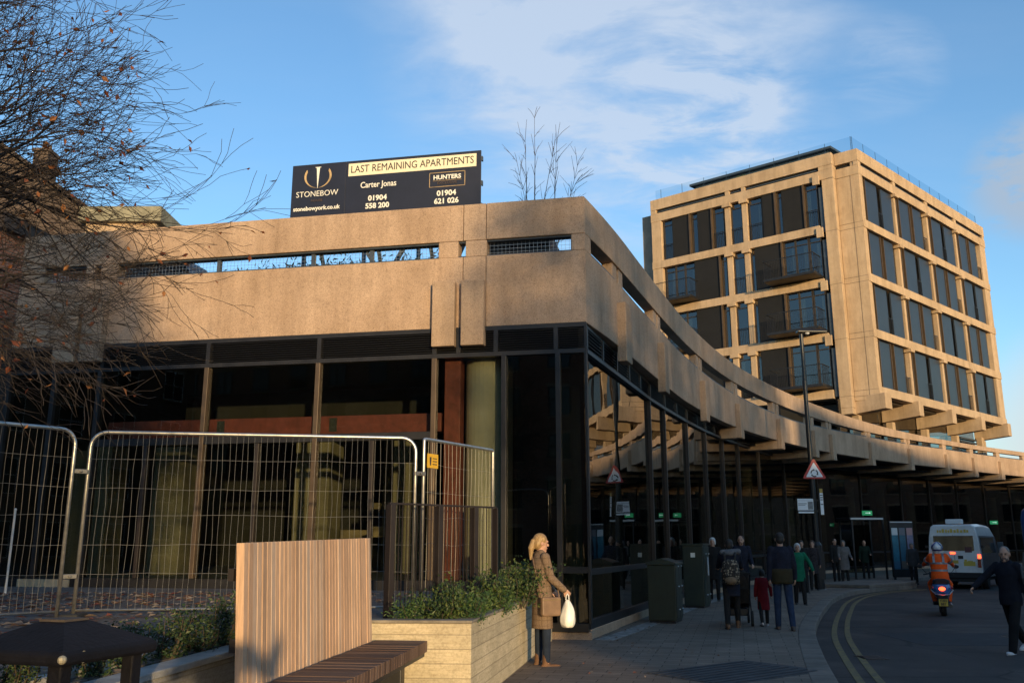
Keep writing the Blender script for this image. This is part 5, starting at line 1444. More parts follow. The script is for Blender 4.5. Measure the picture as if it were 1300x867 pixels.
for x, cols in ((.06, ((.50, .52, .52), (.02, .13, .18), (.03, .10, .16))), (.42, ((.12, .12, .14), (.02, .09, .13), (.10, .08, .06))), (.78, ((.36, .20, .19), (.17, .15, .22), (.14, .11, .09)))):
    m = MB(); m.box(x, x + .29, -.012, -.002, .45, 2.25); po = m.build('poster', mat('poster', cols[1], .5, var=.25, vscale=5), ps_)
    m = MB(); m.box(x + .005, x + .285, -.015, -.0125, 1.93, 2.24); m.build('heading', mat('poster heading', cols[0], .5), po)
    m = MB(); m.box(x + .005, x + .285, -.015, -.0125, .47, .8); m.build('footer', mat('poster footer', cols[2], .5), po)
for x in (.05, 1.0):
    m = MB(); m.box(x, x + .07, .02, .1, -.02, .1); m.build('leg', M['dark_metal'], ps_)
# ------------------------------------------------------------------ vehicles
M['tyre'] = mat('tyre rubber', (0.015, 0.015, 0.015), 0.85)
M['rim'] = mat('wheel rim', (0.25, 0.25, 0.25), 0.4, 0.7)
M['tail_red'] = mat('lit tail lamp', (0.5, 0.02, 0.01), 0.3, emit=(1.0, 0.07, 0.02), estr=2.2)
M['lamp_red'] = mat('red lamp lens', (0.18, 0.008, 0.008), 0.25)
M['orange_lamp'] = mat('lit indicator', (0.6, 0.2, 0.02), 0.3, emit=(1.0, 0.30, 0.03), estr=2.0)
def wheel(c, r, w, parent, axis='x'):
    m = MB(); m.lathe([(r * .62, -w / 2), (r * .93, -w / 2), (r, -w * .35), (r, w * .35), (r * .93, w / 2), (r * .62, w / 2)], c, axis, 22); wh = m.build('wheel', M['tyre'], parent, smooth=False)
    m = MB(); m.lathe([(r * .2, -w * .42), (r * .6, -w * .40), (r * .615, -w * .3), (r * .615, w * .3), (r * .6, w * .40), (r * .2, w * .42)], c, axis, 18); m.build('rim', M['rim'], wh)
    return wh
def slab(mb, prof, y0, y1, n=None):
    """extrude an (x,z) outline along y"""
    mb.loft([[(x, y0, z) for x, z in prof], [(x, y1, z) for x, z in prof]])
# minibus: local y = forward, origin at the rear centre on the road
vn = empty('minibus', (16.95, 34.9, -0.13), 36); tag(vn, 'white minibus with lit brake lamps seen from behind beside the bus stop', 'minibus')
M['van_white'] = mat('dirty white van paint', (0.52, 0.54, 0.54), 0.35, var=0.12, vscale=2, coat=.4)
M['van_side'] = mat('dark blue grey van side', (0.055, 0.07, 0.09), 0.4, var=.35, vscale=3, coat=.3)  # darker blue grey, laid on the right side only
def vring(y, s=1.0, zt=2.38, w=.93, sh=0.0):
    o = [(-w * .97, .42), (-w, .62), (-w, 1.25), (-w * .93, 1.95), (-w * .84, zt - .08), (-w * .72, zt), (w * .72, zt), (w * .84, zt - .08), (w * .93, 1.95), (w, 1.25), (w, .62), (w * .97, .42)]
    return [(x * s, y + sh * (z - .42), z) for x, z in o]
m = MB(); m.loft([vring(0, .985, 2.36, sh=.06), vring(.05, 1, 2.40, sh=.06), vring(1.5, 1, 2.44), vring(3.6, 1, 2.40), vring(4.2, 1, 2.25, sh=-.12), [(x, 4.55 - .33 * max(0, z - 1.05), min(z, 2.0)) for x, _, z in vring(0, .98, 2.1)], [(x * .96, 5.25 - .2 * (z - .42), min(z, 1.12)) for x, _, z in vring(0, .95)]])
m.build('body', M['van_white'], vn, bevel=.02)
m = MB()
for sx in (1,):
    m.hexa([(sx * .936, .25, .62), (sx * .936, 4.3, .62), (sx * .945, 4.3, .62), (sx * .945, .25, .62), (sx * .936, .25, 1.25), (sx * .936, 4.3, 1.25), (sx * .945, 4.3, 1.25), (sx * .945, .25, 1.25)])
    m.hexa([(sx * .936, .25, 1.252), (sx * .936, 4.3, 1.252), (sx * .945, 4.3, 1.252), (sx * .945, .25, 1.252), (sx * .87, .25, 1.98), (sx * .87, 4.0, 1.98), (sx * .879, 4.0, 1.98), (sx * .879, .25, 1.98)])
m.build('side_panel', M['van_side'], vn)
def rear(mb, x0, x1, z0, z1, t=.02, y=0.0):
    f = lambda z: .06 * (z - .42) - .002
    mb.hexa([(x0, f(z0) - t - y, z0), (x1, f(z0) - t - y, z0), (x1, f(z0) - y, z0), (x0, f(z0) - y, z0), (x0, f(z1) - t - y, z1), (x1, f(z1) - t - y, z1), (x1, f(z1) - y, z1), (x0, f(z1) - y, z1)])
m = MB(); rear(m, -.79, .79, .60, 2.02); rd = m.build('door', M['van_white'], vn, bevel=.012)
m = MB(); rear(m, -.70, .70, 1.42, 1.98, .008, .02); wd = m.build('window', mat('tinted rear window', (.012, .013, .014), .08, spec=.6), rd, bevel=.006)
m = MB(); rear(m, -.60, -.50, 1.5, 1.78, .003, .0285); m.build('seat_glimpse', mat('yellowish seat', (.22, .2, .08), .8, var=.5, vscale=9), wd)
m = MB(); rear(m, .38, .62, 1.36, 1.56, .003, .0285); m.build('window_sticker', mat('maroon sticker', (.10, .03, .03), .6), wd)
m = MB(); rear(m, -.006, .006, .60, 2.02, .004, .02); rear(m, .12, .30, 1.12, 1.24, .012, .021); m.build('handle', M['dark_metal'], rd)
M['van_yellow'] = mat('faded yellow lettering', (.50, .36, .05), .5)
m = MB(); rv = random.Random(4)
x = -.55
while x < .5:
    w_ = rv.uniform(.05, .09); rear(m, x, x + w_, 2.10, 2.10 + rv.uniform(.09, .15), .003, .004); x += w_ + rv.uniform(.015, .05)
m.build('faded_lettering', M['van_yellow'], vn)
m = MB(); rear(m, .30, .70, .86, 1.02, .003, .021); rear(m, .33, .42, 1.022, 1.10, .003, .021); rear(m, .44, .62, 1.022, 1.055, .003, .021); m.build('emblem', M['van_yellow'], rd)
m = MB(); rear(m, -.35, .12, .95, 1.07, .01, .021); m.build('number_plate', mat('yellow number plate', (.45, .32, .05), .5), rd)
for sx in (-1, 1):
    m = MB(); rear(m, sx * .80 - .08, sx * .80 + .10 * 1, .80, 1.12, .02, .0) if sx > 0 else rear(m, -.90, -.80, .80, 1.12, .02, 0)
    m.build('tail_lamp', M['lamp_red'], vn, bevel=.008)
    m = MB(); rear(m, .80, .91, 1.14, 1.28, .022, 0) if sx > 0 else rear(m, -.91, -.80, 1.14, 1.28, .022, 0); m.build('tail_lamp', M['tail_red'], vn, bevel=.008)
    m = MB(); m.box(sx * .93, sx * 1.03, .10 if sx < 0 else .1, .2, 1.52, 1.62); m.build('hinge', M['dark_metal'], vn)
    m = MB(); m.box(sx * .95, sx * 1.16, 4.0, 4.1, 1.35, 1.75); m.build('mirror', mat('mirror shell', (.10, .11, .11), .4), vn, bevel=.02)
    for y in (.95, 4.25): wheel((sx * .84, y, .34), .34, .22, vn)
m = MB(); rear(m, -.14, .03, 1.30, 1.37, .018, .021); m.build('brake_lamp', M['tail_red'], vn)
m = MB(); m.box(-.95, .95, -.10, .35, .40, .62); m.box(-.8, .8, -.05, 4.8, .28, .42); m.build('bumper', M['tyre'], vn, bevel=.03)
m = MB(); m.box(-.30, .28, .55, .95, 2.43, 2.62); m.build('roof_vent', mat('pale roof vent', (.5, .52, .52), .5), vn, bevel=.03)
m = MB(); m.box(.947, .953, .5, 3.4, 1.40, 1.9); m.fr = None
gl_ = MB(); gl_.hexa([(.935, .4, 1.34), (.935, 3.5, 1.34), (.945, 3.5, 1.34), (.945, .4, 1.34), (.885, .4, 1.92), (.885, 3.4, 1.92), (.895, 3.4, 1.92), (.895, .4, 1.92)]); gl_.build('side_window', mat('tinted side window', (.012, .014, .016), .1, spec=.6), vn)
# blue bus at the right edge: local y forward, origin rear left corner
bu = empty('blue_bus', (17.95, 31.9, -0.13), 45); tag(bu, 'dark blue bus with lit orange lamp cut by the right edge', 'bus')
M['bus_blue'] = mat('dark blue bus paint', (0.012, 0.035, 0.12), 0.3, var=.1, coat=.5)
W2, H2 = 2.45, 3.0
def bring(y, e=0.0):
    return [(x, y, z) for x, z in ((.0 + e, .35), (0 + e, 2.55), (.06 + e, 2.82), (.25 + e, 3.0 - e), (W2 - .25 - e, 3.0 - e), (W2 - .06 - e, 2.82), (W2 - e, 2.55), (W2 - e, .35))]
m = MB(); m.loft([bring(0, .05), bring(.06), bring(8.6), bring(8.7, .06)]); m.build('body', M['bus_blue'], bu, bevel=.03)
m = MB(); m.box(.18, W2 - .18, -.012, -.002, 1.25, 2.5); m.build('rear_window', mat('pale blue bus window', (.20, .30, .36), .12, spec=.6), bu, bevel=.01)  # window surface in an even pale blue
for x in (.06, W2 - .2):
    m = MB(); m.box(x, x + .14, -.02, -.002, .98, 1.12); m.build('indicator', M['orange_lamp'], bu); m = MB(); m.box(x, x + .14, -.02, -.002, .6, .95); m.build('tail_lamp', M['lamp_red'], bu)
for i in range(5):
    for x in (-.008, W2 + .002):
        m = MB(); m.box(x, x + .006, .5 + i * 1.6, 1.95 + i * 1.6, 1.3, 2.3); m.build('side_window', M['panel_blue'], bu)
for x in (.14, W2 - .14):
    for y in (2.0, 6.8): wheel((x, y, .48), .48, .28, bu)
m = MB(); m.box(.05, W2 - .05, -.06, .1, .3, .55); m.build('bumper', M['tyre'], bu, bevel=.02)

# moped: local y forward, origin under the rear wheel contact
mp = empty('moped', (10.23, 21.85, -0.13), 23); mp.scale = (.96, .96, .93); tag(mp, 'blue moped with lit tail lamp and yellow plate ridden by the orange rider', 'moped')
M['moped_blue'] = mat('blue moped paint', (0.04, 0.14, 0.36), 0.25, coat=.6, var=.2, vscale=4)
wheel((0, .28, .24), .24, .13, mp); wheel((0, 1.52, .24), .24, .11, mp)
m = MB(); rings = []
for y, w, z0, z1 in ((-.12, .13, .60, .78), (-.05, .20, .50, .82), (.15, .235, .44, .84), (.5, .22, .40, .80), (.8, .17, .30, .62), (.85, .10, .28, .5)):
    rings.append([(-w * .55, y, z0), (-w, y, z0 + (z1 - z0) * .55), (-w * .8, y, z1), (w * .8, y, z1), (w, y, z0 + (z1 - z0) * .55), (w * .55, y, z0)])
m.loft(rings); m.build('tail_fairing', M['moped_blue'], mp, bevel=.02, smooth=False)
m = MB()
for sx in (-1, 1):
    m.tube([(sx * .215, -.10, .74), (sx * .25, .02, .66), (sx * .16, -.10, .56), (0, -.155, .53)], .014, 6)
m.build('trim', mat('silver trim', (.5, .52, .55), .3, .6), mp)
m = MB(); m.loft([[(x * w, y, z) for x, z in ((-1, .80), (-.95, .90), (-.5, .93), (.5, .93), (.95, .90), (1, .80))] for y, w in ((-.10, .15), (0, .20), (.45, .19), (.75, .13))]); m.build('seat', M['tyre'], mp, bevel=.02)
m = MB(); m.ball((0, -.145, .69), (.075, .035, .05)); m.build('tail_lamp', M['tail_red'], mp, smooth=True)
for sx in (-1, 1):
    m = MB(); m.ball((sx * .22, -.10, .72), (.035, .03, .03)); m.build('indicator', M['lamp_red'], mp)
m = MB(); m.box(-.10, .10, -.16, -.155, .27, .44); npl = m.build('number_plate', mat('yellow plate', (.52, .36, .05), .5), mp)
put_text('YH03', .085, (0, -.163, .395), (1, 0, 0), (0, 0, 1), M['sign_black'], npl, world=False, width=.16, bold=.002)
put_text('BBY', .085, (0, -.163, .315), (1, 0, 0), (0, 0, 1), M['sign_black'], npl, world=False, width=.125, bold=.002)
m = MB(); m.hexa([(-.11, -.152, .24), (.11, -.152, .24), (.12, .05, .40), (-.12, .05, .40), (-.11, -.152, .53), (.11, -.152, .53), (.15, .05, .56), (-.15, .05, .56)]); m.build('mudguard', M['tyre'], mp, bevel=.01)
m = MB(); m.box(-.2, .2, .75, 1.25, .24, .30); m.tube([(0, 1.22, .3), (0, 1.30, .8), (0, 1.26, 1.02)], .035, 8); m.tube([(0, 1.52, .24), (0, 1.36, .62)], .035, 8); m.build('frame', M['tyre'], mp)
m = MB(); m.loft([[(x * w, y, z) for x in (-1, -.5, .5, 1)] + [(x * w * .9, y + .03, z) for x in (1, .5, -.5, -1)] for w, y, z in ((.22, 1.20, .30), (.24, 1.27, .65), (.16, 1.33, 1.0))]); m.build('leg_shield', M['moped_blue'], mp, bevel=.01)
m = MB(); m.tube([(-.36, 1.12, 1.00), (-.2, 1.22, 1.03), (0, 1.25, 1.02), (.2, 1.22, 1.03), (.36, 1.12, 1.00)], .016, 8); m.build('handlebar', M['tyre'], mp)
for sx in (-1, 1):
    m = MB(); m.tube([(sx * .28, 1.18, 1.02), (sx * .40, 1.16, 1.18)], .007, 6); m.ball((sx * .43, 1.16, 1.21), (.065, .02, .05)); m.build('mirror', M['tyre'], mp)
m = MB(); m.tube([(.16, .05, .26), (.17, .4, .28)], .05, 10); m.build('exhaust', mat('dull exhaust', (.12, .12, .12), .4, .7), mp)

# ------------------------------------------------------------------ people
def remeshed(mb, name, mt, parent, voxel=0.012, smooth=3, dec=None):
    me = mb.mesh('raw'); ob = bpy.data.objects.new('raw', me); COL.objects.link(ob)
    r = ob.modifiers.new('r', 'REMESH'); r.mode = 'VOXEL'; r.voxel_size = voxel
    s = ob.modifiers.new('s', 'SMOOTH'); s.factor = 0.5; s.iterations = smooth
    dg = bpy.context.evaluated_depsgraph_get(); dg.update()
    me2 = bpy.data.meshes.new_from_object(ob.evaluated_get(dg)); me2.name = name
    bpy.data.objects.remove(ob); bpy.data.meshes.remove(me)
    me2.materials.clear(); me2.materials.append(mt)
    me2.polygons.foreach_set('use_smooth', [True] * len(me2.polygons))
    o = bpy.data.objects.new(name, me2); COL.objects.link(o); o.parent = parent
    return o
SKIN = mat('skin', (0.46, 0.27, 0.19), 0.6, var=.08, vscale=8, spec=.3)
def cloth(name, col, var=.2, rough=.9, vs=9): return mat(name, col, rough, var=var, vscale=vs, bump=.25, bscale=22, spec=.15)
def elring(cx, cy, z, rx, ry, n=18, lean=(0, 0)):
    return [(cx + rx * math.cos(2 * PI * k / n), cy + ry * math.sin(2 * PI * k / n), z) for k in range(n)]
def hand(mb, wrist, dirv, palm_n, s, curl=.5, thumb_side=1):
    """palm, four fingers of unequal length bent at two knuckles, and a thumb from the side of the palm"""
    d = Vector(dirv).normalized(); n = Vector(palm_n); n = (n - d * n.dot(d)).normalized(); x = d.cross(n).normalized() * thumb_side
    w = Vector(wrist); k = s
    pc = w + d * .045 * k
    rot = Matrix((x, d, n)).transposed()
    mb.ball(pc, (.040 * k, .052 * k, .018 * k), rot, 12, 8)
    for i, (off, ln) in enumerate(((.028, .072), (.010, .080), (-.009, .074), (-.027, .060))):
        b = w + d * .078 * k + x * off * k
        a1, a2, a3 = R(25 * curl * 2), R(60 * curl * 2), R(85 * curl * 2)
        p = [b]
        for a, f in ((a1, .45), (a2, .32), (a3, .26)):
            p.append(p[-1] + (d * math.cos(a) + n * math.sin(a)) * ln * f * k)
        for j in range(3): mb.capsule(p[j], p[j + 1], (.0095 - .001 * j) * k, (.009 - .001 * j) * k, 8)
    t0 = w + d * .028 * k + x * .030 * k; t1 = t0 + (x * .6 + d * .7 + n * .25).normalized() * .038 * k; t2 = t1 + (x * .15 + d * .85 + n * .45).normalized() * .030 * k
    mb.capsule(t0, t1, .013 * k, .011 * k, 8); mb.capsule(t1, t2, .011 * k, .009 * k, 8)
class Fig:
    pass
def figure(name_label, loc, az, h, pose, look, group=None, voxel=.014, name='person', z=0.0, parts=True):
    """one standing / walking / sitting person; local +y is the way the body faces"""
    s = h / 1.72
    root = empty(name, (loc[0], loc[1], z), az); tag(root, name_label, 'person', group)
    g = lambda k, d=None: pose.get(k, d)
    hipz = g('hipz', .90) * s; lean = R(g('lean', 0)); hx = .085 * s
    pel = Vector((0, 0, hipz))
    up = Vector((0, math.sin(lean), math.cos(lean)))
    chest = pel + up * .36 * s; neck = pel + up * .555 * s; sh_z = pel + up * .50 * s
    yaw = R(g('head_yaw', 0)); nod = R(g('nod', 0))
    fdir = Vector((math.sin(yaw), math.cos(yaw) * math.cos(nod), -math.sin(nod))).normalized()
    head = neck + up * .125 * s + fdir * .015 * s
    if g('head_fwd'): head = head + Vector((0, g('head_fwd') * s, 0))
    J = {}
    for sd, sx in (('L', -1), ('R', 1)):
        hp = pel + Vector((sx * hx, 0, -.02 * s))
        th, kn = R(g('thigh' + sd, 0)), R(g('knee' + sd, 0)); out = R(g('legout' + sd, 2))
        dth = Vector((sx * math.sin(out), math.sin(th), -math.cos(th))).normalized(); k = hp + dth * .42 * s
        dsh = Vector((sx * math.sin(out) * g('shinout', .3), math.sin(th - kn), -math.cos(th - kn))).normalized(); an = k + dsh * .42 * s
        ft = R(g('foot' + sd, 0)); fd = Vector((sx * .12, math.cos(ft), -math.sin(ft)))
        sh = sh_z + Vector((sx * .175 * s * g('shw', 1), 0, 0)); ua, el = R(g('arm' + sd, 0)), R(g('elbow' + sd, 10)); ao = R(g('armout' + sd, 8)); ri = R(g('fore' + sd, 0))
        du = Vector((sx * math.sin(ao), math.sin(ua) * math.cos(ao), -math.cos(ua) * math.cos(ao))).normalized(); e = sh + du * .285 * s
        df = Vector((sx * math.sin(ao * .5) + sx * math.sin(ri), math.sin(ua + el), -math.cos(ua + el))).normalized(); w = e + df * .245 * s
        J[sd] = dict(hip=hp, knee=k, ank=an, fd=fd, sh=sh, elb=e, wr=w, df=df, sx=sx)
    # body: one continuous surface
    b = MB()
    rot = Matrix((fdir.cross(Vector((0, 0, 1))).normalized(), fdir, fdir.cross(Vector((0, 0, 1))).normalized().cross(fdir))).transposed()
    def hp_(x, y, z): return head + rot @ Vector((x, y, z)) * s
    b.ball(hp_(0, -.008, .02), Vector((.074, .092, .100)) * s, rot, 16, 12)
    b.ball(hp_(0, .022, -.045), Vector((.056, .066, .068)) * s, rot, 14, 10)
    b.capsule(hp_(0, .088, .018), hp_(0, .104, -.018), .010 * s, .015 * s, 8)       # nose
    b.capsule(hp_(-.022, .080, -.058), hp_(.022, .080, -.058), .011 * s, .011 * s, 8)   # mouth
    b.ball(hp_(0, .068, -.095), .026 * s); b.capsule(hp_(-.04, .076, .034), hp_(.04, .076, .034), .012 * s, .012 * s, 8)
    for sx in (-1, 1): b.ball(hp_(sx * .076, -.008, -.008), Vector((.012, .022, .032)) * s, rot, 8, 6)
    b.capsule(head - up * .02 * s, neck - up * .05 * s, .052 * s, .060 * s)
    b.capsule(pel, chest, .102 * s, .106 * s); b.capsule(chest, neck - up * .08 * s, .10 * s, .075 * s)
    b.capsule(J['L']['sh'].lerp(J['R']['sh'], .08), J['R']['sh'].lerp(J['L']['sh'], .08), .044 * s, .044 * s)
    for sd in 'LR':
        j = J[sd]
        b.capsule(j['sh'].lerp(j['elb'], .08), j['elb'], .042 * s, .038 * s); b.capsule(j['elb'], j['wr'], .041 * s, .028 * s)
        b.capsule(j['hip'], j['knee'], .085 * s, .056 * s); b.capsule(j['knee'], j['ank'], .054 * s, .036 * s)
        palm = Vector((-j['sx'], .15, 0)) if abs(j['df'].z) > .6 else Vector((-j['sx'] * .6, 0, -.8))
        hand(b, j['wr'], j['df'], palm, s * .98, g('curl', .45), 1 if sd == 'L' else -1)
    bv = min(voxel, .0085) if g('fine') else voxel
    remeshed(b, 'body', look.get('skin', SKIN), root, bv, 2)
    # trousers
    if look.get('trousers'):
        m = MB(); r = look.get('leg_r', 1.0)
        m.capsule(pel + Vector((-.05 * s, 0, 0)), pel + Vector((.05 * s, 0, 0)), .104 * s, .104 * s)
        for sd in 'LR':
            j = J[sd]; e = j['knee'].lerp(j['ank'], look.get('cuff', .97))
            m.capsule(j['hip'], j['knee'], .086 * s, .066 * r * s); m.capsule(j['knee'], e, .066 * r * s, .052 * r * s)
        remeshed(m, 'trousers', look['trousers'], root, voxel, 2)
    if look.get('shoes'):
        for sd in 'LR':
            j = J[sd]; a = j['ank']; f = j['fd'].normalized(); lat = f.cross(Vector((0, 0, 1))).normalized(); m = MB()
            upv = lat.cross(f).normalized(); sole = a - upv * .052 * s
            m.capsule(sole - f * .045 * s, sole + f * .10 * s, .036 * s, .040 * s); m.capsule(sole + f * .10 * s, sole + f * .165 * s, .040 * s, .032 * s)
            m.capsule(a + (j['knee'] - a).normalized() * look.get('boot', .02) * s, sole - f * .02 * s, .050 * s, .042 * s)
            sh = remeshed(m, 'shoe', look['shoes'], root, .010, 2)
            m = MB(); nseg = 14
            pr = [(-.085, 0.0, .030), (-.05, 0, .040), (.03, 0, .036), (.11, 0, .046), (.17, 0, .036), (.20, 0, .014)]
            left = [sole + f * (y * s) + lat * (w * s) for y, _, w in pr]; right = [sole + f * (y * s) - lat * (w * s) for y, _, w in reversed(pr)]
            ring0 = [p - upv * .044 * s for p in left + right]; ring1 = [p - upv * .026 * s for p in left + right]
            m.loft([ring0, ring1]); m.build('sole', look.get('sole', M['tyre']), sh, fixn=True)
    # coat / jacket
    ct = look.get('coat')
    if ct:
        m = MB(); wx = look.get('girth', 1.0)
        hem = look.get('hem', .0)       # metres below the hip joint
        fl = look.get('flare', 1.0)
        prof = [(-hem, .165 * fl, .125 * fl), (-hem * .5, .170 * (1 + (fl - 1) * .6), .13), (0.0, .172, .132), (.12, .158, .122), (.25, .160, .125), (.36, .180, .130), (.45, .185, .115), (.51, .150, .095), (.555, .075, .075)]
        rings = []
        for dz, rx, ry in prof:
            c = pel + (up * dz * s if dz > 0 else Vector((0, 0, dz * s)))
            rings.append(elring(c.x, c.y, c.z, rx * s * wx, ry * s * wx))
        m.loft(rings)
        for sd in 'LR':
            j = J[sd]; e = j['elb'].lerp(j['wr'], look.get('sleeve', .97))
            m.capsule(j['sh'] + Vector((-j['sx'] * .012 * s, 0, -.008 * s)), j['elb'], .067 * s * wx, .057 * s); m.capsule(j['elb'], e, .059 * s, .047 * s)
        dn_ = Vector((0, 0, -.018 * s)); m.capsule(J['L']['sh'].lerp(J['R']['sh'], .06) + dn_, J['R']['sh'].lerp(J['L']['sh'], .06) + dn_, .062 * s, .062 * s)
        if look.get('collar'): m.capsule(neck + Vector((-.045 * s, -.01, -.015 * s)), neck + Vector((.045 * s, -.01, -.015 * s)), .055 * s, .055 * s)
        remeshed(m, look.get('coat_name', 'coat'), ct, root, voxel, 2)
        if look.get('band'):       # lower part in another cloth, a skin just outside the coat
            z0, z1, bm_ = look['band']; m = MB(); rr_ = []
            for k in range(6):
                dz = z0 + (z1 - z0) * k / 5; c = pel + (up * dz * s if dz > 0 else Vector((0, 0, dz * s)))
                t = (dz + hem) / max(.01, hem); rr_.append(elring(c.x, c.y, c.z, .180 * s * wx * (1 if dz > -.1 else fl), .140 * s * wx))
            m.loft(rr_); m.build(look.get('band_name', 'lower_band'), bm_, root, smooth=True, fixn=True)
    if look.get('skirt'):
        z0, z1, r0, r1, sm = look['skirt']; m = MB()
        m.loft([elring(pel.x, pel.y, z0 * s, r0 * s, r0 * .8 * s), elring(pel.x, pel.y, (z0 + z1) / 2 * s, (r0 + r1) / 2 * s, (r0 + r1) / 2 * .8 * s), elring(pel.x, pel.y, z1 * s, r1 * s, r1 * .8 * s)]); m.build('skirt', sm, root, smooth=True)
    # hair
    hr = look.get('hair')
    if hr:
        m = MB(); hk = look.get('hair_kind', 'short')
        pu = 1.0 if hk in ('short', 'crop') else 1.10
        m.ball(hp_(0, -.022, .042), Vector((.080 * pu, .090 * pu, .082 * pu)) * s, rot, 16, 10)
        m.ball(hp_(0, -.045, -.005), Vector((.076 * pu, .066 * pu, .085 * pu)) * s, rot, 14, 10)
        if hk in ('bob', 'curly'):
            for sx in (-1, 1): m.ball(hp_(sx * .068, -.02, -.01), Vector((.026, .05, .075)) * s, rot, 10, 8)
            m.ball(hp_(0, .045, .085), Vector((.06, .04, .028)) * s, rot, 10, 8)
        if hk == 'long':
            m.capsule(hp_(0, -.06, 0), hp_(0, -.085, -.20), .075 * s, .06 * s)
            for sx in (-1, 1): m.capsule(hp_(sx * .07, -.03, .02), hp_(sx * .065, -.03, -.17), .028 * s, .024 * s)
        if hk == 'ponytail':
            m.capsule(hp_(0, -.085, .02), hp_(0, -.11, .01), .034 * s, .038 * s)
            m.capsule(hp_(0, -.115, 0), hp_(0, -.13, -.09), .038 * s, .044 * s); m.capsule(hp_(0, -.13, -.09), hp_(.0, -.115, -.23), .042 * s, .018 * s)
        remeshed(m, 'hair', hr, root, .009 if g('fine') else .012, 1)
    if look.get('beard'):
        m = MB(); m.ball(hp_(0, .038, -.078), Vector((.056, .050, .042)) * s, rot, 14, 10); m.capsule(hp_(-.025, .088, -.048), hp_(.025, .088, -.048), .009 * s, .009 * s)
        remeshed(m, 'beard', look['beard'], root, .009, 1)
    if look.get('eyes', False):
        for sx in (-1, 1):
            m = MB(); m.ball(hp_(sx * .030, .086, .008), Vector((.012, .006, .0065)) * s, rot, 8, 6); m.build('eye', mat('dark eye', (.03, .022, .018), .2), root, smooth=True)
        m = MB(); m.capsule(hp_(-.018, .0935, -.058), hp_(.018, .0935, -.058), .005 * s, .005 * s, 6); m.build('mouth', mat('lip', (.30, .12, .10), .5), root, smooth=True)
    F = Fig(); F.root, F.J, F.head, F.hp, F.pel, F.neck, F.up, F.s, F.rot, F.sh_z = root, J, head, hp_, pel, neck, up, s, rot, sh_z
    return F
navy = cloth('navy cloth', (0.018, 0.020, 0.032), .3); blk = cloth('black cloth', (0.019, 0.018, 0.018), .3); jean = cloth('blue denim', (0.022, 0.036, 0.072), .3, vs=6); djean = cloth('dark denim', (0.018, 0.026, 0.045), .3, vs=6)
hw = mat('white hair', (0.55, 0.54, 0.52), .8, var=.15, vscale=20, bump=.3, bscale=60); hb = mat('dark hair', (0.02, 0.014, 0.01), .6, var=.3, vscale=30, bump=.3, bscale=60); hg = mat('grey hair', (.16, .15, .14), .8, var=.35, vscale=30, bump=.3, bscale=60)
hbr = mat('brown hair', (.07, .04, .025), .7, var=.3, vscale=30, bump=.3, bscale=60)
shoe_b = mat('black leather shoe', (.015, .014, .013), .45); tanb = mat('tan suede boot', (.13, .065, .032), .8, var=.2, vscale=12); sole_t = mat('dark tan sole', (.08, .05, .03), .7)
# woman leaning on the planter
tweed = NT('brown check tweed coat')
_w, _sp = tweed.wallvec()
_ck = tweed.math('MULTIPLY', tweed.math('LESS_THAN', tweed.math('FRACT', tweed.math('MULTIPLY', _sp.outputs[2], 14)), .14), .55)
_ck2 = tweed.math('MULTIPLY', tweed.math('LESS_THAN', tweed.math('FRACT', tweed.math('MULTIPLY', _sp.outputs[1], 14)), .14), .55)
_f = tweed.noise(160, 2, .7)
_c = tweed.ramp(_f, [(.36, (.10, .068, .045)), (.62, (.26, .185, .13))]); _c = tweed.mix(tweed.math('MINIMUM', tweed.math('ADD', _ck, _ck2), .7), _c, (.10, .065, .042))
tweed.lk(_c, tweed.b.inputs['Base Color']); tweed.b.inputs['Roughness'].default_value = .95; tweed.b.inputs['Specular IOR Level'].default_value = .1; tweed.bump(_f, .3, .004)
blond = NT('blond hair'); _f = blond.noise(18, 4, .7, stretch=(6, 6, .6)); _c = blond.ramp(_f, [(.35, (.20, .115, .045)), (.62, (.42, .28, .125))]); blond.lk(_c, blond.b.inputs['Base Color']); blond.b.inputs['Roughness'].default_value = .5; blond.bump(_f, .5, .01)
wm = figure('woman in a brown check coat with blond ponytail leaning on the planter', (0.40, 12.25), 70, 1.70, dict(head_yaw=4, nod=9, thighL=-1, thighR=3, kneeR=4, armL=16, elbowL=30, armR=14, elbowR=36, armoutR=3, armoutL=4, curl=.5, fine=True, lean=-2), dict(coat=tweed.m, hem=.43, flare=1.1, hair=blond.m, hair_kind='ponytail', trousers=djean, leg_r=.95, cuff=.92, shoes=tanb, boot=.13, sole=sole_t, eyes=True, collar=True), voxel=.010)
J = wm.J
m = MB(); p = Vector(J['R']['wr']); root_m = wm.root
tanl = mat('tan leather', (.20, .125, .075), .55, var=.2, vscale=10)
def to_world(F, p):
    a = -F.root.rotation_euler.z; c, s_ = math.cos(a), math.sin(a)
    return Vector((p.x * c + p.y * s_, -p.x * s_ + p.y * c, p.z)) + F.root.location
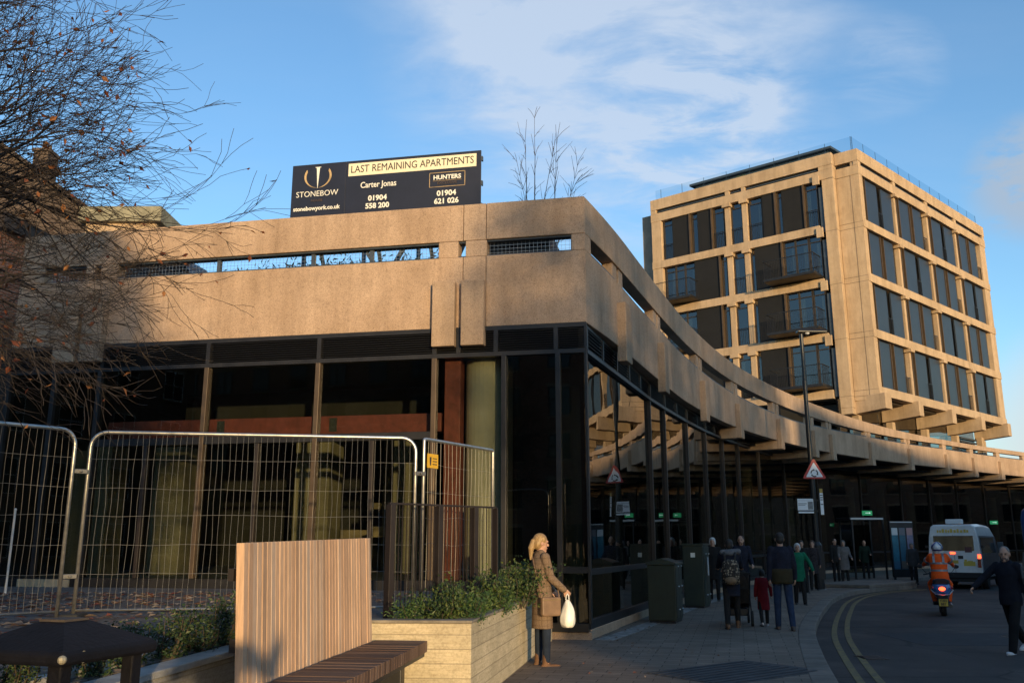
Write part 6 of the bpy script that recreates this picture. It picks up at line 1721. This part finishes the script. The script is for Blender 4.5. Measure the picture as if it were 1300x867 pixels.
# cross-body bag on the hip facing the street
hbp = to_world(wm, Vector((.20, .02, .80))); hbg = empty('handbag', tuple(hbp), 58); tag(hbg, 'tan leather cross body bag hanging at the hip of the waiting woman', 'handbag')
m = MB(); m.loft([[(x, y, z) for x, y in ((.0, -.145), (.065, -.145), (.065, .145), (.0, .145))] if z > -.15 else [(x, y, z) for x, y in ((.005, -.13), (.06, -.13), (.06, .13), (.005, .13))] for z in (-.17, -.14, .05, .07)]); m.build('body', tanl, hbg, bevel=.015)
m = MB(); m.box(.066, .070, -.14, .14, .035, .042); m.build('zip', mat('brass zip', (.55, .42, .2), .3, .8), hbg)
m = MB(); m.tube([(.03, -.14, .06), (-.03, -.15, .25), (-.12, -.15, .45), (-.26, -.10, .63), (-.33, .03, .64), (-.25, .12, .52), (-.05, .155, .25), (.03, .14, .06)], .008, 6); m.build('strap', tanl, hbg)
# white carrier bag held in the hand
cw = to_world(wm, Vector(J['R']['wr']) + Vector((.015, .04, -.075))); cbg = empty('carrier_bag', tuple(cw), 40); cbg.scale = (.85, .85, .92); tag(cbg, 'white plastic carrier bag hanging from the hand of the waiting woman', 'carrier bag')
m = MB(); rc = random.Random(6); rings = []
for z, rx, ry in ((-.44, .06, .05), (-.43, .13, .09), (-.36, .155, .11), (-.27, .15, .10), (-.18, .115, .08), (-.10, .06, .05), (-.05, .035, .025)):
    rings.append([(rx * math.cos(2 * PI * k / 20) * .86 * (1 + rc.gauss(0, .12)), ry * math.sin(2 * PI * k / 20) * (1 + rc.gauss(0, .14)), z + rc.gauss(0, .012)) for k in range(20)])
m.loft(rings); pb = m.build('bag', mat('white plastic film', (.80, .79, .74), .4, var=.08, vscale=9, bump=.5, bscale=14), cbg, smooth=True)
ss = pb.modifiers.new('sub', 'SUBSURF'); ss.levels = 1; ss.render_levels = 1
m = MB(); 
for sx in (-1, 1): m.tube([(sx * .03, 0, -.06), (sx * .025, .0, .0), (0, 0, .03)], .009, 6)
m.build('handle', mat('white plastic film', (.80, .79, .74), .4), cbg)
# people on the pavement
def at(xp, yp, z=0.0):
    p = atz(xp, yp, z); return (p.x, p.y)
figure('white haired person in a long black coat facing us beside the tall cabinet', at(908, 762), 195, 1.74, dict(thighL=6, thighR=-6, kneeR=6, armL=4, armR=6, elbowL=20, elbowR=20), dict(coat=blk, hem=.34, flare=1.02, trousers=blk, shoes=shoe_b, hair=hw, hair_kind='curly', eyes=True, girth=1.05))
figure('bearded man in navy jacket half hidden behind the person with pushchair', at(945, 768), 190, 1.78, dict(thighL=5, thighR=-5, armL=10, elbowL=50, armR=8, elbowR=40, head_yaw=14), dict(coat=navy, hem=.12, trousers=blk, shoes=shoe_b, hair=hbr, beard=mat('ginger beard', (.16, .07, .03), .8, var=.2), eyes=True, collar=True))
pm = figure('person in dark coat with a patterned backpack and grey hood pushing a pushchair', at(931, 797), 12, 1.66, dict(thighL=-14, kneeL=12, thighR=12, armL=40, elbowL=42, armR=40, elbowR=42, lean=3), dict(coat=navy, hem=.30, trousers=blk, shoes=tanb, boot=.12, hair=hb, hair_kind='short', collar=True))
m = MB(); m.capsule((-.14 * pm.s, -.03, 1.44 * pm.s), (.17 * pm.s, -.02, 1.46 * pm.s), .055, .055); m.ball((0, -.06, 1.43 * pm.s), (.12, .06, .06)); remeshed(m, 'hood', mat('grey fleece hood', (.13, .13, .135), .95, var=.3, vscale=30), pm.root, .014, 2)
leo = NT('leopard print cloth'); _v = leo.n('ShaderNodeTexVoronoi'); _v.inputs['Scale'].default_value = 26; leo.lk(leo.tc.outputs['Object'], _v.inputs['Vector'])
_c = leo.ramp(_v.outputs['Distance'], [(.0, (.34, .29, .21)), (.36, (.26, .21, .15)), (.42, (.03, .025, .02)), (.62, (.03, .025, .02))]); leo.lk(_c, leo.b.inputs['Base Color']); leo.b.inputs['Roughness'].default_value = .9
bpw = to_world(pm, Vector((0, -.20, 1.06 * pm.s))); bpk = empty('backpack', tuple(bpw), 12); tag(bpk, 'leopard patterned backpack worn by the person with the pushchair', 'backpack')
m = MB(); m.loft([[(w * math.cos(2 * PI * k / 16), -.02 + dd * math.sin(2 * PI * k / 16), z) for k in range(16)] for z, w, dd in ((-.22, .10, .05), (-.20, .155, .085), (0, .165, .095), (.16, .15, .08), (.22, .11, .06), (.235, .05, .03))]); m.build('bag', leo.m, bpk, smooth=True)
m = MB(); 
for sx in (-1, 1): m.tube([(sx * .07, -.10, -.08), (sx * .075, -.115, .06), (sx * .06, -.105, .14)], .010, 6); m.tube([(sx * .09, .03, .2), (sx * .10, .02, .30), (sx * .10, .12, .36)], .022, 6)
m.build('strap', mat('dark strap', (.03, .028, .025), .8), bpk)
m = MB(); m.ball((0, -.09, -.14), (.12, .05, .07)); m.build('pocket', mat('tan pocket', (.16, .11, .065), .85, var=.3, vscale=20), bpk, smooth=True)
# pushchair in front of them
pcw = to_world(pm, Vector((.14, .62, 0))); pc = empty('pushchair', (pcw.x, pcw.y, 0), 12); tag(pc, 'dark pushchair with rain hood pushed along the pavement', 'pushchair')
for sx in (-1, 1):
    wheel((sx * .24, -.12, .145), .145, .05, pc); wheel((sx * .20, .62, .10), .10, .045, pc)
    m = MB(); m.tube([(sx * .23, -.38, 1.0), (sx * .23, -.30, .98), (sx * .22, .10, .55), (sx * .20, .62, .12)], .014, 8); m.tube([(sx * .22, .10, .55), (sx * .24, -.12, .145)], .014, 8); m.build('frame', M['dark_metal'], pc)
m = MB(); m.tube([(-.23, -.38, 1.0), (.23, -.38, 1.0)], .016, 8); m.build('handle', M['tyre'], pc)
m = MB(); m.loft([[(x, y + (.02 if abs(x) > .1 else -.02), z) for x in (-.2, -.1, .1, .2)] + [(x, y + .05, z + .02) for x in (.2, .1, -.1, -.2)] for y, z in ((-.20, .98), (-.22, .7), (-.1, .42), (.3, .40), (.5, .30))]); m.build('seat', cloth('dark pushchair cloth', (.022, .019, .018)), pc)
m = MB(); rings = []
for t in range(7):
    a = R(-10 + 22 * t); rings.append([(.22 * math.cos(PI * k / 8), -.02 - .34 * math.cos(a) * .8, .72 + .30 * math.sin(a) + .10 * math.sin(PI * k / 8)) for k in range(9)])
m2 = MB(); m2.ball((0, -.02, .86), (.235, .28, .22)); remeshed(m2, 'hood', cloth('dark brown pushchair hood', (.03, .024, .021)), pc, .015, 1)
m = MB(); m.box(-.18, .18, .0, .4, .18, .32); m.build('basket', M['louvre'], pc, bevel=.02)
red = cloth('red coat cloth', (.17, .012, .016), .15)
figure('small child in a red coat walking beside the pushchair', at(971, 794), 8, 1.07, dict(thighL=-10, kneeL=22, thighR=9, armL=4, armR=12, armoutR=14), dict(coat=red, hem=.42, flare=1.15, trousers=blk, shoes=mat('pale child shoe', (.35, .33, .32), .6), hair=hb, hair_kind='bob'), voxel=.010)
figure('man in dark blue and olive jacket with blue jeans walking away', at(997, 799), 6, 1.78, dict(thighL=4, thighR=-9, kneeR=10, armL=-6, armR=4, elbowR=14, armoutL=7, armoutR=10, fine=True), dict(coat=navy, hem=.10, girth=1.08, band=(-.105, .16, cloth('olive jacket cloth', (.042, .034, .018))), trousers=jean, shoes=mat('brown leather shoe', (.05, .03, .02), .5), hair=hb), voxel=.012)
figure('white haired woman in a bright green coat walking towards us', at(1017, 767), 190, 1.58, dict(thighL=8, thighR=-6, kneeR=8, armL=2, armR=10, armoutR=12, armoutL=30, elbowL=25), dict(coat=cloth('green coat cloth', (.012, .13, .07), .15), hem=.26, flare=1.08, trousers=blk, leg_r=1.1, shoes=shoe_b, hair=hw, hair_kind='curly', eyes=True))
figure('dark haired woman in dark coat behind the green coated woman', at(1021, 752), 185, 1.68, dict(thighL=6, thighR=-5), dict(coat=blk, hem=.28, trousers=blk, shoes=shoe_b, hair=hb, hair_kind='long', eyes=True))
figure('woman in dark patterned dress left of the lamp post', at(1035, 749), 200, 1.68, dict(thighL=-4, thighR=7), dict(coat=cloth('dark patterned cloth', (.035, .03, .032), .8, vs=30), hem=.34, trousers=blk, shoes=shoe_b, hair=hbr, hair_kind='long', eyes=True))
figure('person in a long grey hooded coat waiting at the bus stop', at(1074, 741), 188, 1.70, dict(armL=14, elbowL=50, armR=12, elbowR=55), dict(coat=cloth('grey coat cloth', (.13, .12, .115), .2), hem=.36, flare=1.12, girth=1.1, trousers=blk, shoes=shoe_b, hair=mat('grey hood cloth', (.15, .145, .14), .95, var=.2), hair_kind='bob', eyes=True, collar=True))
figure('person in black jacket standing just left of the grey coated person', at(1063, 738), 165, 1.78, dict(armL=6, armR=6), dict(coat=blk, hem=.14, trousers=blk, shoes=shoe_b, hair=hb, eyes=True))
figure('person in dark green coat waiting inside the bus shelter', (16.1, 41.55), 200, 1.72, dict(armL=20, elbowL=60), dict(coat=cloth('dark green cloth', (.015, .028, .02)), hem=.2, trousers=blk, shoes=shoe_b, hair=hbr, eyes=True))
figure('grey haired person standing on the kerb left of the minibus', (16.35, 37.2), 200, 1.60, dict(), dict(coat=cloth('dull grey cloth', (.05, .05, .052)), hem=.2, trousers=blk, shoes=shoe_b, hair=hg, hair_kind='bob', eyes=True), z=.0)
# man crossing the road at the right
wk = figure('grey haired man in dark jacket striding across the road at the right', (8.02, 14.8), 238, 1.72, dict(hipz=.84, thighL=24, kneeL=6, footL=-12, thighR=-22, kneeR=24, footR=30, armR=30, elbowR=22, armoutR=34, armL=-18, elbowL=16, head_yaw=-20, nod=8, curl=.6, fine=True, lean=2), dict(coat=cloth('navy jacket cloth', (0.011, 0.013, 0.02)), hem=.12, girth=1.04, trousers=cloth('black trousers cloth', (.011, .011, .012)), leg_r=1.2, shoes=mat('white trainer', (.55, .55, .56), .6, var=.1), sole=mat('white rubber sole', (.6, .6, .6), .6), hair=hg, beard=mat('grey stubble', (.12, .085, .07), .9, var=.2), eyes=True, collar=True), voxel=.012, z=-.13)
sbw = to_world(wk, Vector((0, -.15, 1.10))); sb_ = empty('shoulder_bag', tuple(sbw), 212); tag(sb_, 'black rucksack on the back of the man crossing the road', 'rucksack')
m = MB(); m.ball((0, -.04, 0), (.15, .085, .21)); m.build('bag', blk, sb_, smooth=True)
m = MB(); m.tube([(-.12, .0, .18), (-.13, .10, .26), (-.14, .24, .22), (-.15, .28, .05), (-.16, .15, -.12)], .018, 6); m.build('strap', mat('grey strap', (.06, .06, .06), .8), sb_)
figure('person in a pale grey jacket behind the crossing man at the right edge', (16.3, 28.6), 215, 1.70, dict(thighL=10, thighR=-10), dict(coat=cloth('pale grey cloth', (.11, .105, .10)), hem=.15, trousers=blk, shoes=shoe_b, hair=hg, eyes=True), z=-.13)
# moped rider
org = cloth('hi vis orange cloth', (.80, .095, .012), .08); 
org.node_tree.nodes['Principled BSDF'].inputs['Roughness'].default_value = .7
rd_ = figure('moped rider in orange high visibility suit and white and blue helmet', (10.37, 22.18), 23, 1.64, dict(hipz=.96, thighL=62, kneeL=78, thighR=62, kneeR=78, leglR=10, legoutL=20, legoutR=20, shinout=-.4, armL=52, armR=52, elbowL=22, elbowR=22, armoutL=24, armoutR=24, lean=6), dict(coat=org, hem=.10, girth=1.24, trousers=org, leg_r=1.25, shoes=shoe_b), voxel=.013, z=-.13)
rz = rd_
m = MB()
refl = mat('silver reflective tape', (.20, .20, .21), .35, .3)
for dz, rx, ry in ((.12, .192, .150), (.30, .205, .155)):
    c = rz.pel + rz.up * dz * rz.s; c2_ = rz.pel + rz.up * (dz + .05) * rz.s
    m.loft([elring(c.x, c.y, c.z, rx, ry, 22), elring(c2_.x, c2_.y, c2_.z, rx, ry, 22)], cap=False)
    m.loft([elring(c.x, c.y, c.z, rx - .012, ry - .012, 22), elring(c2_.x, c2_.y, c2_.z, rx - .012, ry - .012, 22)], cap=False)
for sx in (-1, 1):
    a = rz.pel + rz.up * .33 * rz.s + Vector((sx * .105, -.146, 0)); b_ = rz.pel + rz.up * .50 * rz.s + Vector((sx * .105, -.118, 0)); c_ = rz.pel + rz.up * .555 * rz.s + Vector((sx * .10, -.03, 0))
    m.bar(a, b_, .05, .03, (0, 1, 0)); m.bar(b_, c_, .05, .03, (0, 1, 0))
    j = rz.J['L' if sx < 0 else 'R']; q = j['sh'].lerp(j['elb'], .62); q2 = j['sh'].lerp(j['elb'], .82); m.tube([q, q2], [.083, .079], 14)
m.build('reflective_tape', refl, rz.root)
m = MB(); m.ball(rz.hp(0, -.005, .035), (.128, .148, .132), rz.rot, 20, 14); m.ball(rz.hp(0, .02, -.06), (.112, .128, .09), rz.rot, 18, 12); hl = remeshed(m, 'helmet', mat('white helmet shell', (.60, .61, .63), .25, coat=.5), rz.root, .012, 2)
m = MB()
for sx in (-1, 1):
    rings = [[rz.hp(sx * .004 + .1315 * math.sin(R(a0 + da)) * math.cos(R(e)) * 1.0, -.005 - .152 * math.cos(R(a0 + da)) * math.cos(R(e)), .035 + .136 * math.sin(R(e))) for da in (-1.0 * wv, wv)] for e, a0, wv in ((75, sx * 10, 20), (50, sx * 22, 14), (25, sx * 42, 13), (0, sx * 60, 15), (-18, sx * 68, 17))]
    for i in range(len(rings) - 1): m.quad(*[rz.hp(0, 0, 0).lerp(q, 1.07) for q in (rings[i][0], rings[i][1], rings[i + 1][1], rings[i + 1][0])])
rings = [[rz.hp(.130 * math.sin(R(a)) * math.cos(R(e)), -.008 - .151 * math.cos(R(a)) * math.cos(R(e)), .035 + .137 * math.sin(R(e))) for a in range(-80, 81, 20)] for e in (-38, -22)]
for i in range(8): m.quad(*[rz.hp(0, 0, 0).lerp(q, 1.05) for q in (rings[0][i], rings[0][i + 1], rings[1][i + 1], rings[1][i])])
m.build('helmet_stripe', mat('dark blue helmet band', (.03, .035, .16), .3, coat=.5), hl)
# the photographer, standing just behind the camera
figure('person taking the photograph with both arms raised', (-.06, -.42), -2, 1.80, dict(armL=48, elbowL=80, armR=48, elbowR=80, armoutL=26, armoutR=26, foreL=-14, foreR=-14), dict(coat=navy, hem=.15, trousers=djean, shoes=shoe_b, hair=hbr))

# ------------------------------------------------------------------ neighbouring buildings
def brickmat(name, a, b, mo):
    k = NT(name); vec, sp = k.wallvec(); br = k.n('ShaderNodeTexBrick'); k.lk(vec, br.inputs['Vector'])
    br.inputs['Scale'].default_value = 1; br.inputs['Brick Width'].default_value = .225; br.inputs['Row Height'].default_value = .075; br.inputs['Mortar Size'].default_value = .006
    br.inputs['Color1'].default_value = (*a, 1); br.inputs['Color2'].default_value = (*b, 1); br.inputs['Mortar'].default_value = (*mo, 1)
    big = k.noise(.9, 5, .6); c = k.mix(.5, br.outputs['Color'], k.ramp(big, [(.35, (.65, .65, .65)), (.65, (1.15, 1.15, 1.15))]), 'MULTIPLY'); k.lk(c, k.b.inputs['Base Color']); k.b.inputs['Roughness'].default_value = .9; return k.m
M['brick_red'] = brickmat('red brick', (.30, .115, .07), (.38, .17, .10), (.34, .28, .22)); M['brick_brown'] = brickmat('brown brick', (.20, .10, .065), (.28, .16, .10), (.25, .21, .17)); M['roof_tile'] = mat('dark roof tile', (.06, .045, .038), .85, var=.3, vscale=2, bump=.3, bscale=12)
def house(name, label, org, az, w, dp, h, rh, bm, rows, cols, roofm=None, chim=(), stone=None):
    frm = M['brown_metal'] if name in ('unseen_east_terrace', 'unseen_mansion_block', 'unseen_tall_terrace') else M['white_print']
    """front faces local -y; u right along the front"""
    root = empty(name, org, az); tag(root, label, 'building')
    m = MB(); m.prism([(0, 0), (w, 0), (w, dp), (0, dp)], -.2, h); m.loft([[(0, 0, h), (w, 0, h), (w, dp, h), (0, dp, h)], [(0, dp * .48, h + rh * .97), (w, dp * .48, h + rh * .97), (w, dp * .52, h + rh * .97), (0, dp * .52, h + rh * .97)]]) if rh > 0 else None
    m.build('wall', bm, root)
    m = MB()
    if rh > 0:
        for y0, y1 in ((-.35, dp / 2), (dp + .35, dp / 2)):
            a0 = h - .1; m.hexa([(-.25, y0, a0), (w + .25, y0, a0), (w + .25, y1, h + rh), (-.25, y1, h + rh), (-.25, y0, a0 + .16), (w + .25, y0, a0 + .16), (w + .25, y1, h + rh + .16), (-.25, y1, h + rh + .16)])
    else: m.box(-.2, w + .2, -.2, dp + .2, h + .001, h + .35)
    rf = m.build('roof', roofm or M['roof_tile'], root)
    for cx, cy in chim:
        m = MB(); m.box(cx - .45, cx + .45, cy - .35, cy + .35, h + .2, h + rh + 1.3); m.box(cx - .52, cx + .52, cy - .42, cy + .42, h + rh + 1.302, h + rh + 1.45)
        for q in (-.22, .22): m.lathe([(.12, h + rh + 1.452), (.10, h + rh + 1.9)], (cx + q, cy, 0), n=8)
        m.build('chimney', bm, rf)
    pitch = w / cols
    for r_ in range(rows):
        z0 = 1.0 + r_ * (h - .6) / rows; z1 = z0 + (h - .6) / rows * .58
        for c in range(cols):
            x0 = pitch * (c + .28); x1 = pitch * (c + .72)
            m = MB(); m.box(x0, x1, -.03, .05, z0, z1); wi = m.build('window', mat('dark window', (.02, .022, .025), .1, spec=.6) if not (r_ or c) else bpy.data.materials['dark window'], root)
            m = MB()
            for xx in (x0, (x0 + x1) / 2 - .03, x1 - .06): m.box(xx, xx + .06, -.05, -.031, z0 + .06, z1 - .06)
            for zz in (z0, (z0 + z1) / 2, z1 - .06): m.box(x0, x1, -.052, -.031, zz, zz + .06)
            m.build('frame', frm, wi); m = MB(); m.box(x0 - .1, x1 + .1, -.12, -.031, z0 - .13, z0 - .001); m.box(x0 - .1, x1 + .1, -.06, .02, z1 + .001, z1 + .2); m.build('sill', M['concrete_fin'], wi)
    return root
# left: brick buildings beyond the podium end
house('brick_house', 'sunlit red brick building just past the left end of the podium', (-19.6, 19.6, .6), 9, 8.6, 8, 7.6, 0, M['brick_red'], 3, 4)
M['brick_dark'] = brickmat('darkened brown brick', (.075, .05, .038), (.11, .075, .055), (.10, .085, .07))  # brick colour darkened so the gable looks less lit
house('gabled_house', 'darkened brown brick gable with steep dark roof behind the bare tree', (-14.6, 30, 0), -90, 12.0, 15, 12.6, 5.6, M['brick_dark'], 4, 5, chim=((9, 7.5),))
# unseen houses round the viewer, added to shade the street and darken glass reflections
house('unseen_corner_house', 'unseen brown brick house added behind the viewer to shade the street', (30.0, -17.5, -.13), 180, 17.6, 8, 8.6, 0, M['brick_brown'], 3, 6)
house('unseen_tall_terrace', 'unseen tall brown brick terrace added behind the viewer to shade the far street', (76.0, -17.5, -.13), 180, 45.5, 8, OPP_H, 0, M['brick_brown'], 4, 14)
house('unseen_mansion_block', 'unseen long red brick block added behind the viewer to darken glass reflections', (-.6, -22, -.13), 180, 46, 9, 15.0, 0, M['brick_red'], 5, 14)
house('unseen_west_block', 'unseen tall brown brick block added at the far left for glass reflections', (-34, -14, -.13), -90, 44, 9, 13.0, 2, M['brick_brown'], 4, 12)
house('unseen_east_terrace', 'unseen brown brick terrace added beyond the right edge to darken glass reflections', (54, 112, -.13), 90, 106, 9, 8.6, 2.2, M['brick_brown'], 3, 30)

# unseen evergreen added behind the viewer to shade the left end of the podium
def evergreen():
    rng = random.Random(12); root = empty('added_shade_evergreen', (1.0, -19.0, -.13)); tag(root, 'unseen dense evergreen added behind the viewer to shade the podium end', 'tree')
    m = MB(); m.tube([(0, 0, 0), (.05, 0, 2), (0, .05, 7), (0, 0, 11.5)], [.28, .22, .14, .03], 10); m.build('trunk', M['bark'], root)
    lf = MB()
    for i in range(9000):
        z = rng.uniform(2.6, 12.2); r = 2.1 * (1 - ((z - 6.0) / 7.0) ** 2) ** .5 if abs(z - 6) < 7 else .1
        a = rng.uniform(0, 6.283); q = r * math.sqrt(rng.random()) * (1 + .25 * math.sin(3 * a + z * 2))
        leaf_quad(lf, Vector((q * math.cos(a), q * math.sin(a), z)), rng.uniform(.18, .34), rng, up=.2, narrow=.6)
    lf.build('foliage', M['leaf_box'], root)
evergreen()

# unseen loose leafed trees, added for broken shade on the near curved front
def added_shade_tree():
    rng = random.Random(33); root = empty('added_shade_tree')
    m = MB(); m.tube([(0, 0, 0), (.05, 0, 3), (0, .05, 7), (0, 0, 12)], [.22, .18, .12, .03], 8)
    for k in range(12):
        a = rng.uniform(0, 6.28); z = rng.uniform(5, 10); m.tube([(0, 0, z), (math.cos(a) * 1.2, math.sin(a) * 1.2, z + 1.2), (math.cos(a) * 2.2, math.sin(a) * 2.2, z + 2.6)], [.06, .04, .015], 5)
    m.build('trunk', M['bark'], root)
    lf = MB()
    for i in range(3200):
        z = rng.uniform(5.6, 14.0); r = 2.9 * max(.05, 1 - ((z - 9.8) / 4.4) ** 2) ** .5; a = rng.uniform(0, 6.283); q = r * math.sqrt(rng.random())
        leaf_quad(lf, Vector((q * math.cos(a), q * math.sin(a), z)), rng.uniform(.25, .42), rng, up=.2, narrow=.6)
    lf.build('foliage', M['leaf_dead'], root)
    return root
yt_ = added_shade_tree()
for i, x in enumerate((14.6, 18.0, 21.4, 24.8, 28.2)):
    o = yt_ if i == 0 else copy_tree(yt_)
    o.location = (x, -28.5 + (i % 2) * 1.2, -.13); o.rotation_euler = (0, 0, i * 1.7); tag(o, 'unseen loose leafed tree added behind the corner house for broken shade', 'tree', 'unseen trees added behind the corner house for broken shade')
